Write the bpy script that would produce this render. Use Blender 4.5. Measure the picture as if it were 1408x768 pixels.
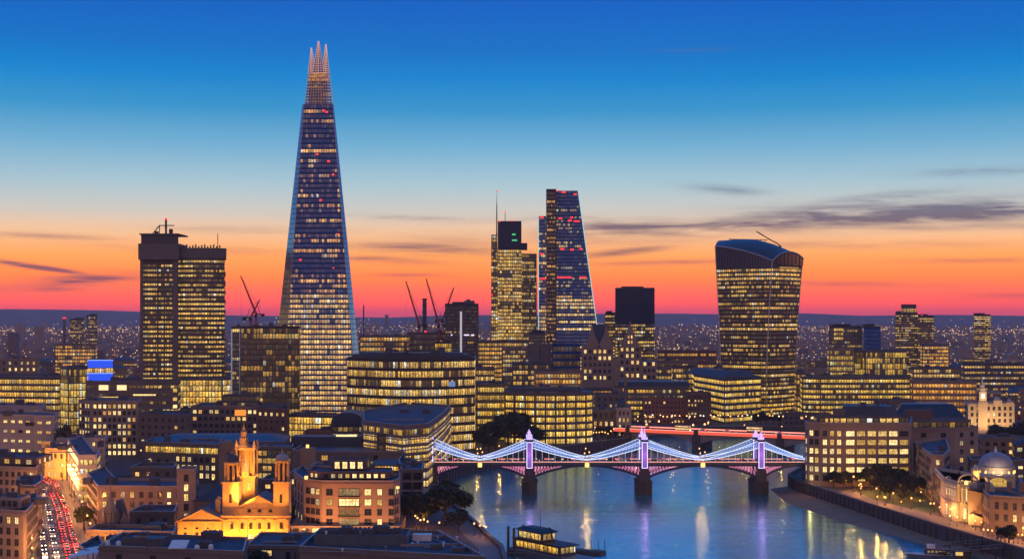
import bpy, math, random
from mathutils import Vector, Matrix
from mathutils.geometry import tessellate_polygon
R = math.radians
random.seed(7)
scene = bpy.context.scene
col = scene.collection
for o in list(bpy.data.objects): bpy.data.objects.remove(o)

# ------------------------------------------------------------------ camera, world, light
F, HOR, HC = 1934.0, 438.0, 90.0
cam_d = bpy.data.cameras.new('camera'); cam = bpy.data.objects.new('camera', cam_d); col.objects.link(cam)
cam.location = (0, 0, HC); cam.rotation_euler = (R(90), 0, 0)
cam_d.sensor_width = 36; cam_d.lens = 36 * F / 1408; cam_d.shift_y = (HOR - 384) / 1408
cam_d.clip_start = 1; cam_d.clip_end = 40000
scene.camera = cam
scene.view_settings.view_transform = 'Standard'; scene.view_settings.look = 'None'
scene.view_settings.exposure = 0; scene.view_settings.gamma = 1
scene.cycles.use_denoising = True
scene.cycles.max_bounces = 5; scene.cycles.diffuse_bounces = 2; scene.cycles.glossy_bounces = 3
scene.cycles.transmission_bounces = 3; scene.cycles.volume_bounces = 0
scene.cycles.caustics_reflective = False; scene.cycles.caustics_refractive = False

def srgb(r, g, b):
    f = lambda c: (c / 12.92 if c <= 0.04045 else ((c + 0.055) / 1.055) ** 2.4)
    return (f(r / 255), f(g / 255), f(b / 255), 1)

class NT:
    """tiny node-tree writer"""
    def __init__(s, tree): s.t = tree; s.n = tree.nodes; s.l = tree.links; s.n.clear()
    def node(s, typ, **kw):
        n = s.n.new(typ)
        for k, v in kw.items(): setattr(n, k, v)
        return n
    def put(s, sock, v):
        if isinstance(v, bpy.types.NodeSocket): s.l.new(v, sock)
        elif v is not None: sock.default_value = v
    def m(s, op, a, b=None, c=None, clamp=False):
        n = s.node('ShaderNodeMath', operation=op, use_clamp=clamp)
        s.put(n.inputs[0], a)
        if b is not None: s.put(n.inputs[1], b)
        if c is not None: s.put(n.inputs[2], c)
        return n.outputs[0]
    def mix(s, f, a, b, typ='MIX'):
        n = s.node('ShaderNodeMix', data_type='RGBA', blend_type=typ)
        s.put(n.inputs[0], f); s.put(n.inputs[6], a); s.put(n.inputs[7], b)
        return n.outputs[2]
    def comb(s, x, y, z):
        n = s.node('ShaderNodeCombineXYZ')
        for i, v in enumerate((x, y, z)): s.put(n.inputs[i], v)
        return n.outputs[0]
    def ramp(s, f, stops, interp='LINEAR'):
        n = s.node('ShaderNodeValToRGB'); cr = n.color_ramp; cr.interpolation = interp
        while len(cr.elements) > 1: cr.elements.remove(cr.elements[-1])
        cr.elements[0].position = stops[0][0]; cr.elements[0].color = stops[0][1]
        for p, c in stops[1:]: e = cr.elements.new(p); e.color = c
        s.put(n.inputs[0], f); return n.outputs[0]
    def noise(s, vec, scale, detail=3, rough=.5, dist=0, out=0):
        n = s.node('ShaderNodeTexNoise'); s.put(n.inputs['Vector'], vec)
        n.inputs['Scale'].default_value = scale; n.inputs['Detail'].default_value = detail
        n.inputs['Roughness'].default_value = rough; n.inputs['Distortion'].default_value = dist
        return n.outputs[out]

world = bpy.data.worlds.new('World'); scene.world = world; world.use_nodes = True
w = NT(world.node_tree)
tc = w.node('ShaderNodeTexCoord'); sp = w.node('ShaderNodeSeparateXYZ'); w.put(sp.inputs[0], tc.outputs['Generated'])
dx, dy, dz = sp.outputs
hor = w.m('SQRT', w.m('ADD', w.m('MULTIPLY', dx, dx), w.m('MULTIPLY', dy, dy)))
te = w.m('DIVIDE', dz, w.m('MAXIMUM', hor, .001))                # tangent of the elevation
fac = w.m('DIVIDE', te, 1.25, clamp=True)
def st(y, c): return (max(0, (HOR - y) / F / 1.25), srgb(*c))
WEST = [(438, (1.0569, 0.0941, 0.1887)), (431, (1.0569, 0.0941, 0.1887)), (416, (2.3047, 0.1602, 0.0521)), (400, (2.234, 0.281, 0.0093)), (380, (2.0325, 0.3992, 0.0031)), (350, (1.5089, 0.5542, 0.1011)), (320, (1.1568, 0.702, 0.3812)), (292, (0.7577, 0.716, 0.6333)), (255, (0.4605, 0.6605, 0.7356)), (205, (0.1906, 0.4909, 0.7222)), (155, (0.0378, 0.3333, 0.6556)), (110, (0.0005, 0.2507, 0.6641)), (70, (0.0005, 0.1804, 0.6088)), (2, (0.0005, 0.1256, 0.5796))] #WEST
west = w.ramp(fac, [(max(0, (HOR - y) / F / 1.25), (*c, 1)) for y, c in WEST] + [(.36, (.006, .20, .85, 1)), (.6, (.018, .22, .8, 1)), (1, (.03, .19, .6, 1))])
east = w.ramp(fac, [(0, srgb(150, 110, 130)), (.08, srgb(240, 166, 150)), (.2, srgb(230, 172, 166)), (.4, srgb(168, 162, 190)), (.75, srgb(84, 122, 184)), (1, srgb(26, 84, 150))])
wf = w.m('MULTIPLY_ADD', w.m('DIVIDE', dy, w.m('MAXIMUM', hor, .001)), 1.1, .35, clamp=True)
skyc = w.mix(wf, east, west)
# thin evening clouds low in the west: streaks laid out by compass bearing and elevation
az = w.m('DIVIDE', dx, w.m('MAXIMUM', dy, .001))
nv = w.comb(w.m('MULTIPLY', az, 9), w.m('MULTIPLY', te, 95), 2.3)
n1 = w.noise(nv, 1.0, 6, .6, .6)
nv2 = w.comb(w.m('MULTIPLY', az, 30), w.m('MULTIPLY', te, 420), 5.1)
n2 = w.noise(nv2, 1.0, 4, .6, .4)
clo = None
for (px, py, hw, hh, tilt, amp) in [(1240, 299, 230, 16, -.03, 1.0), (1360, 295, 140, 13, .02, .95), (1010, 314, 210, 12, -.06, .8), (860, 316, 100, 15, -.05, .75), (1300, 318, 120, 6, 0, .5),
        (992, 262, 60, 6, .10, .45), (1210, 278, 90, 7, -.06, .5), (860, 346, 60, 5, -.1, .55), (590, 342, 100, 8, .02, .7), (520, 356, 80, 5, .05, .55), (560, 378, 60, 3, .0, .5), (110, 388, 90, 8, -.08, .8), (60, 372, 75, 3.5, .13, .75),
        (70, 398, 50, 4, -.02, .6), (1180, 392, 130, 4, .02, .35), (950, 72, 60, 3, 0, .25), (1360, 246, 90, 6, 0, .35), (640, 335, 90, 14, 0, .25), (330, 318, 120, 5, 0, .25), (1380, 408, 70, 3, 0, .3), (760, 300, 120, 5, -.03, .4), (250, 345, 130, 5, .02, .35), (560, 300, 110, 4, .03, .3), (900, 362, 110, 4, -.02, .4), (1190, 340, 150, 5, .01, .35), (1330, 362, 110, 4, 0, .35), (60, 330, 110, 4, .02, .3)]:
    u = w.m('DIVIDE', w.m('SUBTRACT', az, (px - 704) / F), hw / F)
    v0 = w.m('SUBTRACT', w.m('SUBTRACT', te, (HOR - py) / F), w.m('MULTIPLY', w.m('SUBTRACT', az, (px - 704) / F), -tilt))
    v = w.m('DIVIDE', v0, hh / F)
    g = w.m('MULTIPLY', w.m('EXPONENT', w.m('MULTIPLY', w.m('ADD', w.m('MULTIPLY', u, u), w.m('MULTIPLY', v, v)), -1)), min(1.25, amp * 1.3))
    clo = g if clo is None else w.m('MAXIMUM', clo, g)
cm = w.m('MULTIPLY', clo, w.m('ADD', w.m('MULTIPLY', w.m('SUBTRACT', n1, .30), 4.2), w.m('MULTIPLY', w.m('SUBTRACT', n2, .5), 1.2)), clamp=True)
cm = w.m('MULTIPLY', cm, w.m('GREATER_THAN', dy, 0.02))
cloudcol = w.ramp(fac, [st(430, (150, 62, 88)), st(390, (128, 74, 96)), st(310, (92, 78, 104)), st(262, (98, 112, 138)), (.3, srgb(70, 100, 140))])
skyc = w.mix(w.m('MULTIPLY', cm, .85), skyc, cloudcol)
# soft unevenness of the upper sky
n3 = w.noise(w.comb(w.m('MULTIPLY', az, 3), w.m('MULTIPLY', te, 14), 0), 1, 3, .5)
skyc = w.mix(1, skyc, w.mix(n3, (.93, .94, .96, 1), (1.05, 1.05, 1.04, 1)), 'MULTIPLY')
below = w.m('LESS_THAN', dz, 0)
skyc = w.mix(below, skyc, (.03, .03, .05, 1))
bg = w.node('ShaderNodeBackground'); w.put(bg.inputs[0], skyc); bg.inputs[1].default_value = 1.0
nish = w.node('ShaderNodeTexSky', sky_type='NISHITA'); nish.sun_disc = False
nish.sun_elevation = R(1.0); nish.sun_rotation = R(0); nish.air_density = 1.2; nish.dust_density = 2; nish.ozone_density = 3
bg2 = w.node('ShaderNodeBackground'); w.put(bg2.inputs[0], nish.outputs[0]); bg2.inputs[1].default_value = .002
add = w.node('ShaderNodeAddShader'); w.put(add.inputs[0], bg.outputs[0]); w.put(add.inputs[1], bg2.outputs[0])
wo = w.node('ShaderNodeOutputWorld'); w.put(wo.inputs[0], add.outputs[0])

sun_d = bpy.data.lights.new('sun', 'SUN'); sun = bpy.data.objects.new('sun', sun_d); col.objects.link(sun)
sun_d.energy = .12; sun_d.angle = R(6); sun_d.color = (1, .5, .3)
sun.rotation_euler = (R(89), 0, R(180)); sun.location = (0, 3000, 200)      # the last glow, low over the far hills

# ------------------------------------------------------------------ helpers
def X(px, d): return (px - 704) * d / F
def Z(py, d): return HC - (py - HOR) * d / F
GZ = 6.0
HAZE = 0.000068

class MB:
    def __init__(s): s.v = []; s.f = []; s.m = []; s.uv = []
    def face(s, pts, m=0, uv=None):
        i = len(s.v); s.v += [tuple(p) for p in pts]; s.f.append(tuple(range(i, i + len(pts)))); s.m.append(m); s.uv.append(uv)
    def box(s, x0, x1, y0, y1, z0, z1, m=0, M=None, top=None):
        P = [(x0, y0, z0), (x1, y0, z0), (x1, y1, z0), (x0, y1, z0), (x0, y0, z1), (x1, y0, z1), (x1, y1, z1), (x0, y1, z1)]
        if M is not None: P = [tuple(M @ Vector(p)) for p in P]
        for k, q in enumerate([(0, 3, 2, 1), (4, 5, 6, 7), (0, 1, 5, 4), (1, 2, 6, 5), (2, 3, 7, 6), (3, 0, 4, 7)]):
            s.face([P[i] for i in q], top if (k == 1 and top is not None) else m)
    def prism(s, poly, z0, z1, m=0, top=None, poly2=None, cap=True):
        p2 = poly2 or poly; n = len(poly)
        a0 = lambda i: (poly[i][0], poly[i][1], z0); a1 = lambda i: (p2[i][0], p2[i][1], z1)
        u = 0
        for i in range(n):
            j = (i + 1) % n; L = math.dist(poly[i], poly[j])
            s.face([a0(i), a0(j), a1(j), a1(i)], m, [(u, 0), (u + L, 0), (u + L, z1 - z0), (u, z1 - z0)]); u += L
        if cap:
            for tri in tessellate_polygon([[Vector((p[0], p[1], 0)) for p in p2]]):
                t = list(tri)
                a, b, c = [p2[k] for k in t]
                if (b[0]-a[0])*(c[1]-a[1])-(b[1]-a[1])*(c[0]-a[0]) < 0: t.reverse()
                s.face([a1(k) for k in t], m if top is None else top)
    def ring(s, poly, off, z0, z1, m=0):
        """parapet: a low wall along the polygon"""
        inn = offset(poly, -off); n = len(poly)
        for i in range(n):
            j = (i + 1) % n; a, b, c, d = poly[i], poly[j], inn[j], inn[i]
            s.face([(*a, z0), (*b, z0), (*b, z1), (*a, z1)], m)
            s.face([(*d, z1), (*c, z1), (*c, z0), (*d, z0)][::1], m)
            s.face([(*a, z1), (*b, z1), (*c, z1), (*d, z1)], m)
    def tube(s, p0, p1, r, m=0, n=6, r1=None):
        p0 = Vector(p0); p1 = Vector(p1); d = (p1 - p0).normalized()
        a = d.cross(Vector((0, 0, 1)));
        if a.length < .01: a = Vector((1, 0, 0))
        a.normalize(); b = d.cross(a); r1 = r if r1 is None else r1
        A = [p0 + (a * math.cos(t) + b * math.sin(t)) * r for t in [2 * math.pi * k / n for k in range(n)]]
        B = [p1 + (a * math.cos(t) + b * math.sin(t)) * r1 for t in [2 * math.pi * k / n for k in range(n)]]
        for k in range(n): s.face([A[k], A[(k + 1) % n], B[(k + 1) % n], B[k]], m)
        s.face(A[::-1], m); s.face(B, m)
    def lathe(s, cx, cy, prof, m=0, n=12, a0=0):
        pts = [[(cx + r * math.cos(a0 + 2 * math.pi * k / n), cy + r * math.sin(a0 + 2 * math.pi * k / n), z) for k in range(n)] for r, z in prof]
        for q in range(len(prof) - 1):
            for k in range(n):
                j = (k + 1) % n; s.face([pts[q][k], pts[q][j], pts[q + 1][j], pts[q + 1][k]], m)
        if prof[-1][0] > .01: s.face(pts[-1], m)
    def build(s, name, mats, root=None, smooth=False, **tags):
        me = bpy.data.meshes.new(name)
        org = Vector(root['_o']) if root is not None and '_o' in root.keys() else Vector((0, 0, 0))
        me.from_pydata([tuple(Vector(v) - org) for v in s.v], [], s.f)
        if not isinstance(mats, (list, tuple)): mats = [mats]
        for mt in mats: me.materials.append(MAT(mt) if isinstance(mt, str) else mt)
        me.polygons.foreach_set('material_index', s.m)
        if any(u is not None for u in s.uv):
            L = me.uv_layers.new(name='UVMap'); flat = []
            for f, u in zip(s.f, s.uv):
                for k in range(len(f)): flat += list(u[k]) if u else [0, 0]
            L.data.foreach_set('uv', flat)
        if smooth: me.polygons.foreach_set('use_smooth', [True] * len(s.f))
        me.update()
        o = bpy.data.objects.new(name, me); col.objects.link(o)
        if root is not None: o.parent = root
        for k, v in tags.items(): o[k] = v
        return o

def offset(poly, d):
    """miter offset of a counter-clockwise polygon, d > 0 grows it"""
    n = len(poly); out = []
    ar = sum(poly[i][0] * poly[(i + 1) % n][1] - poly[(i + 1) % n][0] * poly[i][1] for i in range(n))
    sg = 1 if ar > 0 else -1
    for i in range(n):
        p, a, b = Vector(poly[i]), Vector(poly[i - 1]), Vector(poly[(i + 1) % n])
        u = (p - a).normalized(); v = (b - p).normalized()
        n1 = Vector((u.y, -u.x)) * sg; n2 = Vector((v.y, -v.x)) * sg
        k = (n1 + n2); kl = max(k.length_squared, .35)
        out.append(tuple(p + k * (2 * d / kl)))
    return out

def thing(name, label, cat, loc, group=None):
    o = bpy.data.objects.new(name, None); col.objects.link(o); o.empty_display_size = 1
    o.location = loc; o['_o'] = tuple(loc); o['label'] = label; o['category'] = cat
    if group: o['group'] = group
    return o
def tagm(o, label=None, cat=None, group=None, kind=None):
    if label: o['label'] = label
    if cat: o['category'] = cat
    if group: o['group'] = group
    if kind: o['kind'] = kind
    return o
kids = {}
def dup(root, loc, rotz=0, label=None, group=None, scale=None):
    if root.name not in kids: kids[root.name] = [(c, list(c.children)) for c in root.children]
    r = root.copy(); col.objects.link(r); r.location = loc; r.rotation_euler = (0, 0, rotz)
    if scale: r.scale = scale
    if label: r['label'] = label
    if group: r['group'] = group
    for c, gs in kids[root.name]:
        c2 = c.copy(); col.objects.link(c2); c2.parent = r
        for g in gs: g2 = g.copy(); col.objects.link(g2); g2.parent = c2
    return r

# ------------------------------------------------------------------ materials
_m = {}
def wallmat(name, c, var=.25, rough=.85, scale=.12, streak=True, metal=0, brick=False):
    mt = bpy.data.materials.new(name); mt.use_nodes = True; t = NT(mt.node_tree)
    tcn = t.node('ShaderNodeTexCoord'); g = t.node('ShaderNodeNewGeometry')
    n = t.noise(g.outputs['Position'], scale, 5, .6)
    mp = t.node('ShaderNodeMapping'); mp.inputs['Scale'].default_value = (1, 1, .15); t.put(mp.inputs[0], g.outputs['Position'])
    n2 = t.noise(mp.outputs[0], .9, 4, .6)
    oi = t.node('ShaderNodeObjectInfo')
    k = t.m('ADD', t.m('MULTIPLY', t.m('SUBTRACT', n, .5), 1.6 * var), t.m('MULTIPLY', t.m('SUBTRACT', n2, .5), var if streak else 0))
    k = t.m('ADD', k, t.m('MULTIPLY_ADD', oi.outputs['Random'], .16, .92))
    n3 = t.noise(g.outputs['Position'], 2.2, 2, .6)
    k = t.m('MULTIPLY', k, t.m('MULTIPLY_ADD', n3, .3, .85))
    b = t.mix(1, (*c, 1), t.comb(k, k, k), 'MULTIPLY')
    p = t.node('ShaderNodeBsdfPrincipled'); t.put(p.inputs['Base Color'], b); p.inputs['Roughness'].default_value = rough; p.inputs['Metallic'].default_value = metal
    bp = t.node('ShaderNodeBump'); bp.inputs['Strength'].default_value = .15; bp.inputs['Distance'].default_value = .05; t.put(bp.inputs['Height'], n3); t.put(p.inputs['Normal'], bp.outputs[0])
    o = t.node('ShaderNodeOutputMaterial'); t.put(o.inputs[0], p.outputs[0]); return mt
def plain(name, c, rough=.6, metal=0, em=None, es=0, sample='NONE', spec=.5):
    mt = bpy.data.materials.new(name); mt.use_nodes = True; t = NT(mt.node_tree)
    p = t.node('ShaderNodeBsdfPrincipled'); g = t.node('ShaderNodeNewGeometry')
    n = t.noise(g.outputs['Position'], .8, 3, .6); k = t.m('MULTIPLY_ADD', n, .4, .8)
    t.put(p.inputs['Base Color'], t.mix(1, (*c, 1), t.comb(k, k, k), 'MULTIPLY'))
    p.inputs['Roughness'].default_value = rough; p.inputs['Metallic'].default_value = metal; p.inputs['Specular IOR Level'].default_value = spec
    if em: p.inputs['Emission Color'].default_value = (*em, 1); p.inputs['Emission Strength'].default_value = es
    o = t.node('ShaderNodeOutputMaterial'); t.put(o.inputs[0], p.outputs[0]); mt.cycles.emission_sampling = sample; return mt
def facade_glass(name, base, metal, rough, refl=.5):
    """glazing strip: every bay is lit or dark on its own, read from the strip's own numbers"""
    mt = bpy.data.materials.new(name); mt.use_nodes = True; t = NT(mt.node_tree)
    A = lambda nm: t.node('ShaderNodeAttribute', attribute_type='OBJECT', attribute_name=nm)
    uv = t.node('ShaderNodeUVMap'); s_ = t.node('ShaderNodeSeparateXYZ'); t.put(s_.inputs[0], uv.outputs[0]); u, v = s_.outputs[0], s_.outputs[1]
    bay, litp, seed, est, tint = A('bay').outputs['Fac'], A('litp').outputs['Fac'], A('seed').outputs['Fac'], A('est').outputs['Fac'], A('tint').outputs['Color']
    cf = t.m('DIVIDE', u, bay); cell = t.m('FLOOR', cf); fr = t.m('FRACT', cf)
    w1 = t.node('ShaderNodeTexWhiteNoise', noise_dimensions='2D'); t.put(w1.inputs['Vector'], t.comb(cell, seed, 0))
    w2 = t.node('ShaderNodeTexWhiteNoise', noise_dimensions='2D'); t.put(w2.inputs['Vector'], t.comb(t.m('FLOOR', t.m('DIVIDE', cell, 7)), t.m('ADD', seed, 7.7), 0))
    s = t.m('ADD', t.m('MULTIPLY', w1.outputs[0], .45), t.m('MULTIPLY', w2.outputs[0], .55))
    lit = t.m('LESS_THAN', s, t.m('MULTIPLY_ADD', litp, 1.08, .03))
    mull = t.m('MULTIPLY', t.m('GREATER_THAN', fr, .2), t.m('GREATER_THAN', t.m('FRACT', t.m('MULTIPLY', t.m('ADD', cf, .02), .2)), .035))
    rn = t.noise(t.comb(t.m('MULTIPLY', u, 1.5), t.m('MULTIPLY', v, 2.6), seed), 1.0, 3, .65)
    inter = t.m('MULTIPLY_ADD', t.m('SUBTRACT', rn, .5), 4.2, .85, clamp=False); inter = t.m('MAXIMUM', inter, .14)
    ceil = t.m('MULTIPLY_ADD', v, .55, .62)
    sc = t.node('ShaderNodeSeparateXYZ'); t.put(sc.inputs[0], w1.outputs['Color'])
    br = t.m('MULTIPLY', t.m('MULTIPLY_ADD', sc.outputs[0], .75, .3), t.m('MULTIPLY', inter, ceil))
    c1 = t.mix(t.m('POWER', sc.outputs[1], 1.5), (1, .52, .08, 1), (1, .69, .2, 1))
    c1 = t.mix(t.m('GREATER_THAN', sc.outputs[2], .94), c1, (1, .95, .8, 1))
    dim = t.m('MULTIPLY_ADD', t.m('LESS_THAN', w1.outputs[0], t.m('MULTIPLY', litp, .95)), .2, .05)       # faint glow of unlit rooms
    e = t.m('MULTIPLY', t.m('MULTIPLY', t.m('ADD', lit, dim, clamp=True), mull), t.m('MULTIPLY', br, est))
    p = t.node('ShaderNodeBsdfPrincipled'); p.inputs['Base Color'].default_value = (*base, 1)
    p.inputs['Metallic'].default_value = metal; p.inputs['Roughness'].default_value = rough; p.inputs['Specular IOR Level'].default_value = refl
    t.put(p.inputs['Emission Color'], t.mix(1, c1, tint, 'MULTIPLY')); t.put(p.inputs['Emission Strength'], e)
    # slight tilt from pane to pane so that reflections break up
    wn = t.node('ShaderNodeTexWhiteNoise', noise_dimensions='2D'); t.put(wn.inputs['Vector'], t.comb(t.m('FLOOR', cf), t.m('ADD', seed, 3), 0))
    g = t.node('ShaderNodeNewGeometry'); va = t.node('ShaderNodeVectorMath', operation='MULTIPLY_ADD')
    t.put(va.inputs[0], wn.outputs['Color']); va.inputs[1].default_value = (.05, .05, .05); t.put(va.inputs[2], g.outputs['Normal'])
    t.put(p.inputs['Normal'], va.outputs[0])
    o = t.node('ShaderNodeOutputMaterial'); t.put(o.inputs[0], p.outputs[0]); mt.cycles.emission_sampling = 'NONE'; return mt
def pane_lit(name, c, es):
    mt = bpy.data.materials.new(name); mt.use_nodes = True; t = NT(mt.node_tree)
    oi = t.node('ShaderNodeObjectInfo'); g = t.node('ShaderNodeNewGeometry')
    n = t.noise(g.outputs['Position'], 1.1, 3, .6); r = oi.outputs['Random']
    k = t.m('MULTIPLY', t.m('MULTIPLY_ADD', r, 1.0, .5), t.m('MAXIMUM', t.m('MULTIPLY_ADD', n, 2.6, -.45), .2))
    p = t.node('ShaderNodeBsdfPrincipled'); p.inputs['Base Color'].default_value = (.05, .04, .03, 1); p.inputs['Roughness'].default_value = .3
    t.put(p.inputs['Emission Color'], t.mix(r, (*c, 1), (1, .72, .3, 1))); t.put(p.inputs['Emission Strength'], t.m('MULTIPLY', k, es))
    o = t.node('ShaderNodeOutputMaterial'); t.put(o.inputs[0], p.outputs[0]); mt.cycles.emission_sampling = 'NONE'; return mt
def leafmat(name, c):
    mt = bpy.data.materials.new(name); mt.use_nodes = True; t = NT(mt.node_tree)
    g = t.node('ShaderNodeNewGeometry'); k = t.m('MULTIPLY_ADD', g.outputs['Random Per Island'], 1.0, .5)
    p = t.node('ShaderNodeBsdfPrincipled'); t.put(p.inputs['Base Color'], t.mix(1, (*c, 1), t.comb(k, k, k), 'MULTIPLY')); p.inputs['Roughness'].default_value = .6
    o = t.node('ShaderNodeOutputMaterial'); t.put(o.inputs[0], p.outputs[0]); return mt
def water():
    mt = bpy.data.materials.new('river_water'); mt.use_nodes = True; t = NT(mt.node_tree)
    g = t.node('ShaderNodeNewGeometry'); mp = t.node('ShaderNodeMapping'); mp.inputs['Scale'].default_value = (.35, 1.15, 1); mp.inputs['Rotation'].default_value = (0, 0, R(4)); t.put(mp.inputs[0], g.outputs['Position'])
    n = t.noise(mp.outputs[0], .16, 5, .65); nb = t.noise(mp.outputs[0], .9, 3, .6)
    big = t.noise(mp.outputs[0], .018, 3, .5)
    b1 = t.node('ShaderNodeBump'); b1.inputs['Strength'].default_value = .5; b1.inputs['Distance'].default_value = .16; t.put(b1.inputs['Height'], n)
    b2 = t.node('ShaderNodeBump'); b2.inputs['Strength'].default_value = .35; b2.inputs['Distance'].default_value = .05; t.put(b2.inputs['Height'], nb); t.put(b2.inputs['Normal'], b1.outputs[0])
    mp2 = t.node('ShaderNodeMapping'); mp2.inputs['Scale'].default_value = (.04, .14, 1); t.put(mp2.inputs[0], g.outputs['Position']); nc = t.noise(mp2.outputs[0], 1.0, 4, .7)
    b3 = t.node('ShaderNodeBump'); b3.inputs['Strength'].default_value = .8; b3.inputs['Distance'].default_value = .42; t.put(b3.inputs['Height'], nc); t.put(b1.inputs['Normal'], b3.outputs[0])
    p = t.node('ShaderNodeBsdfPrincipled'); p.inputs['Base Color'].default_value = (.0, .27, .40, 1); p.inputs['IOR'].default_value = 1.6
    t.put(p.inputs['Roughness'], t.m('MULTIPLY_ADD', big, .12, .2)); t.put(p.inputs['Normal'], b2.outputs[0])
    gl = t.node('ShaderNodeBsdfGlossy'); gl.inputs['Color'].default_value = (.62, 1, 1, 1); t.put(gl.inputs['Roughness'], t.m('MULTIPLY_ADD', big, .10, .11)); t.put(gl.inputs['Normal'], b2.outputs[0])  # reflected sky's blue-green put into the base colour and gloss tint
    mx = t.node('ShaderNodeMixShader'); mx.inputs[0].default_value = .75; t.put(mx.inputs[1], p.outputs[0]); t.put(mx.inputs[2], gl.outputs[0])
    o = t.node('ShaderNodeOutputMaterial'); t.put(o.inputs[0], mx.outputs[0]); return mt
def citylight():
    mt = bpy.data.materials.new('distant_lamp_glow'); mt.use_nodes = True; t = NT(mt.node_tree)
    g = t.node('ShaderNodeNewGeometry'); r = g.outputs['Random Per Island']
    c = t.ramp(r, [(0, (1, .42, .10, 1)), (.35, (1, .55, .2, 1)), (.6, (1, .7, .4, 1)), (.85, (1, .85, .65, 1)), (.93, (.7, .8, 1, 1)), (.97, (1, .06, .05, 1))], 'CONSTANT')
    e = t.node('ShaderNodeEmission'); t.put(e.inputs[0], c)
    t.put(e.inputs[1], t.m('MULTIPLY_ADD', t.m('FRACT', t.m('MULTIPLY', r, 37.3)), 2.2, .35))
    o = t.node('ShaderNodeOutputMaterial'); t.put(o.inputs[0], e.outputs[0]); mt.cycles.emission_sampling = 'NONE'; return mt

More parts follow.
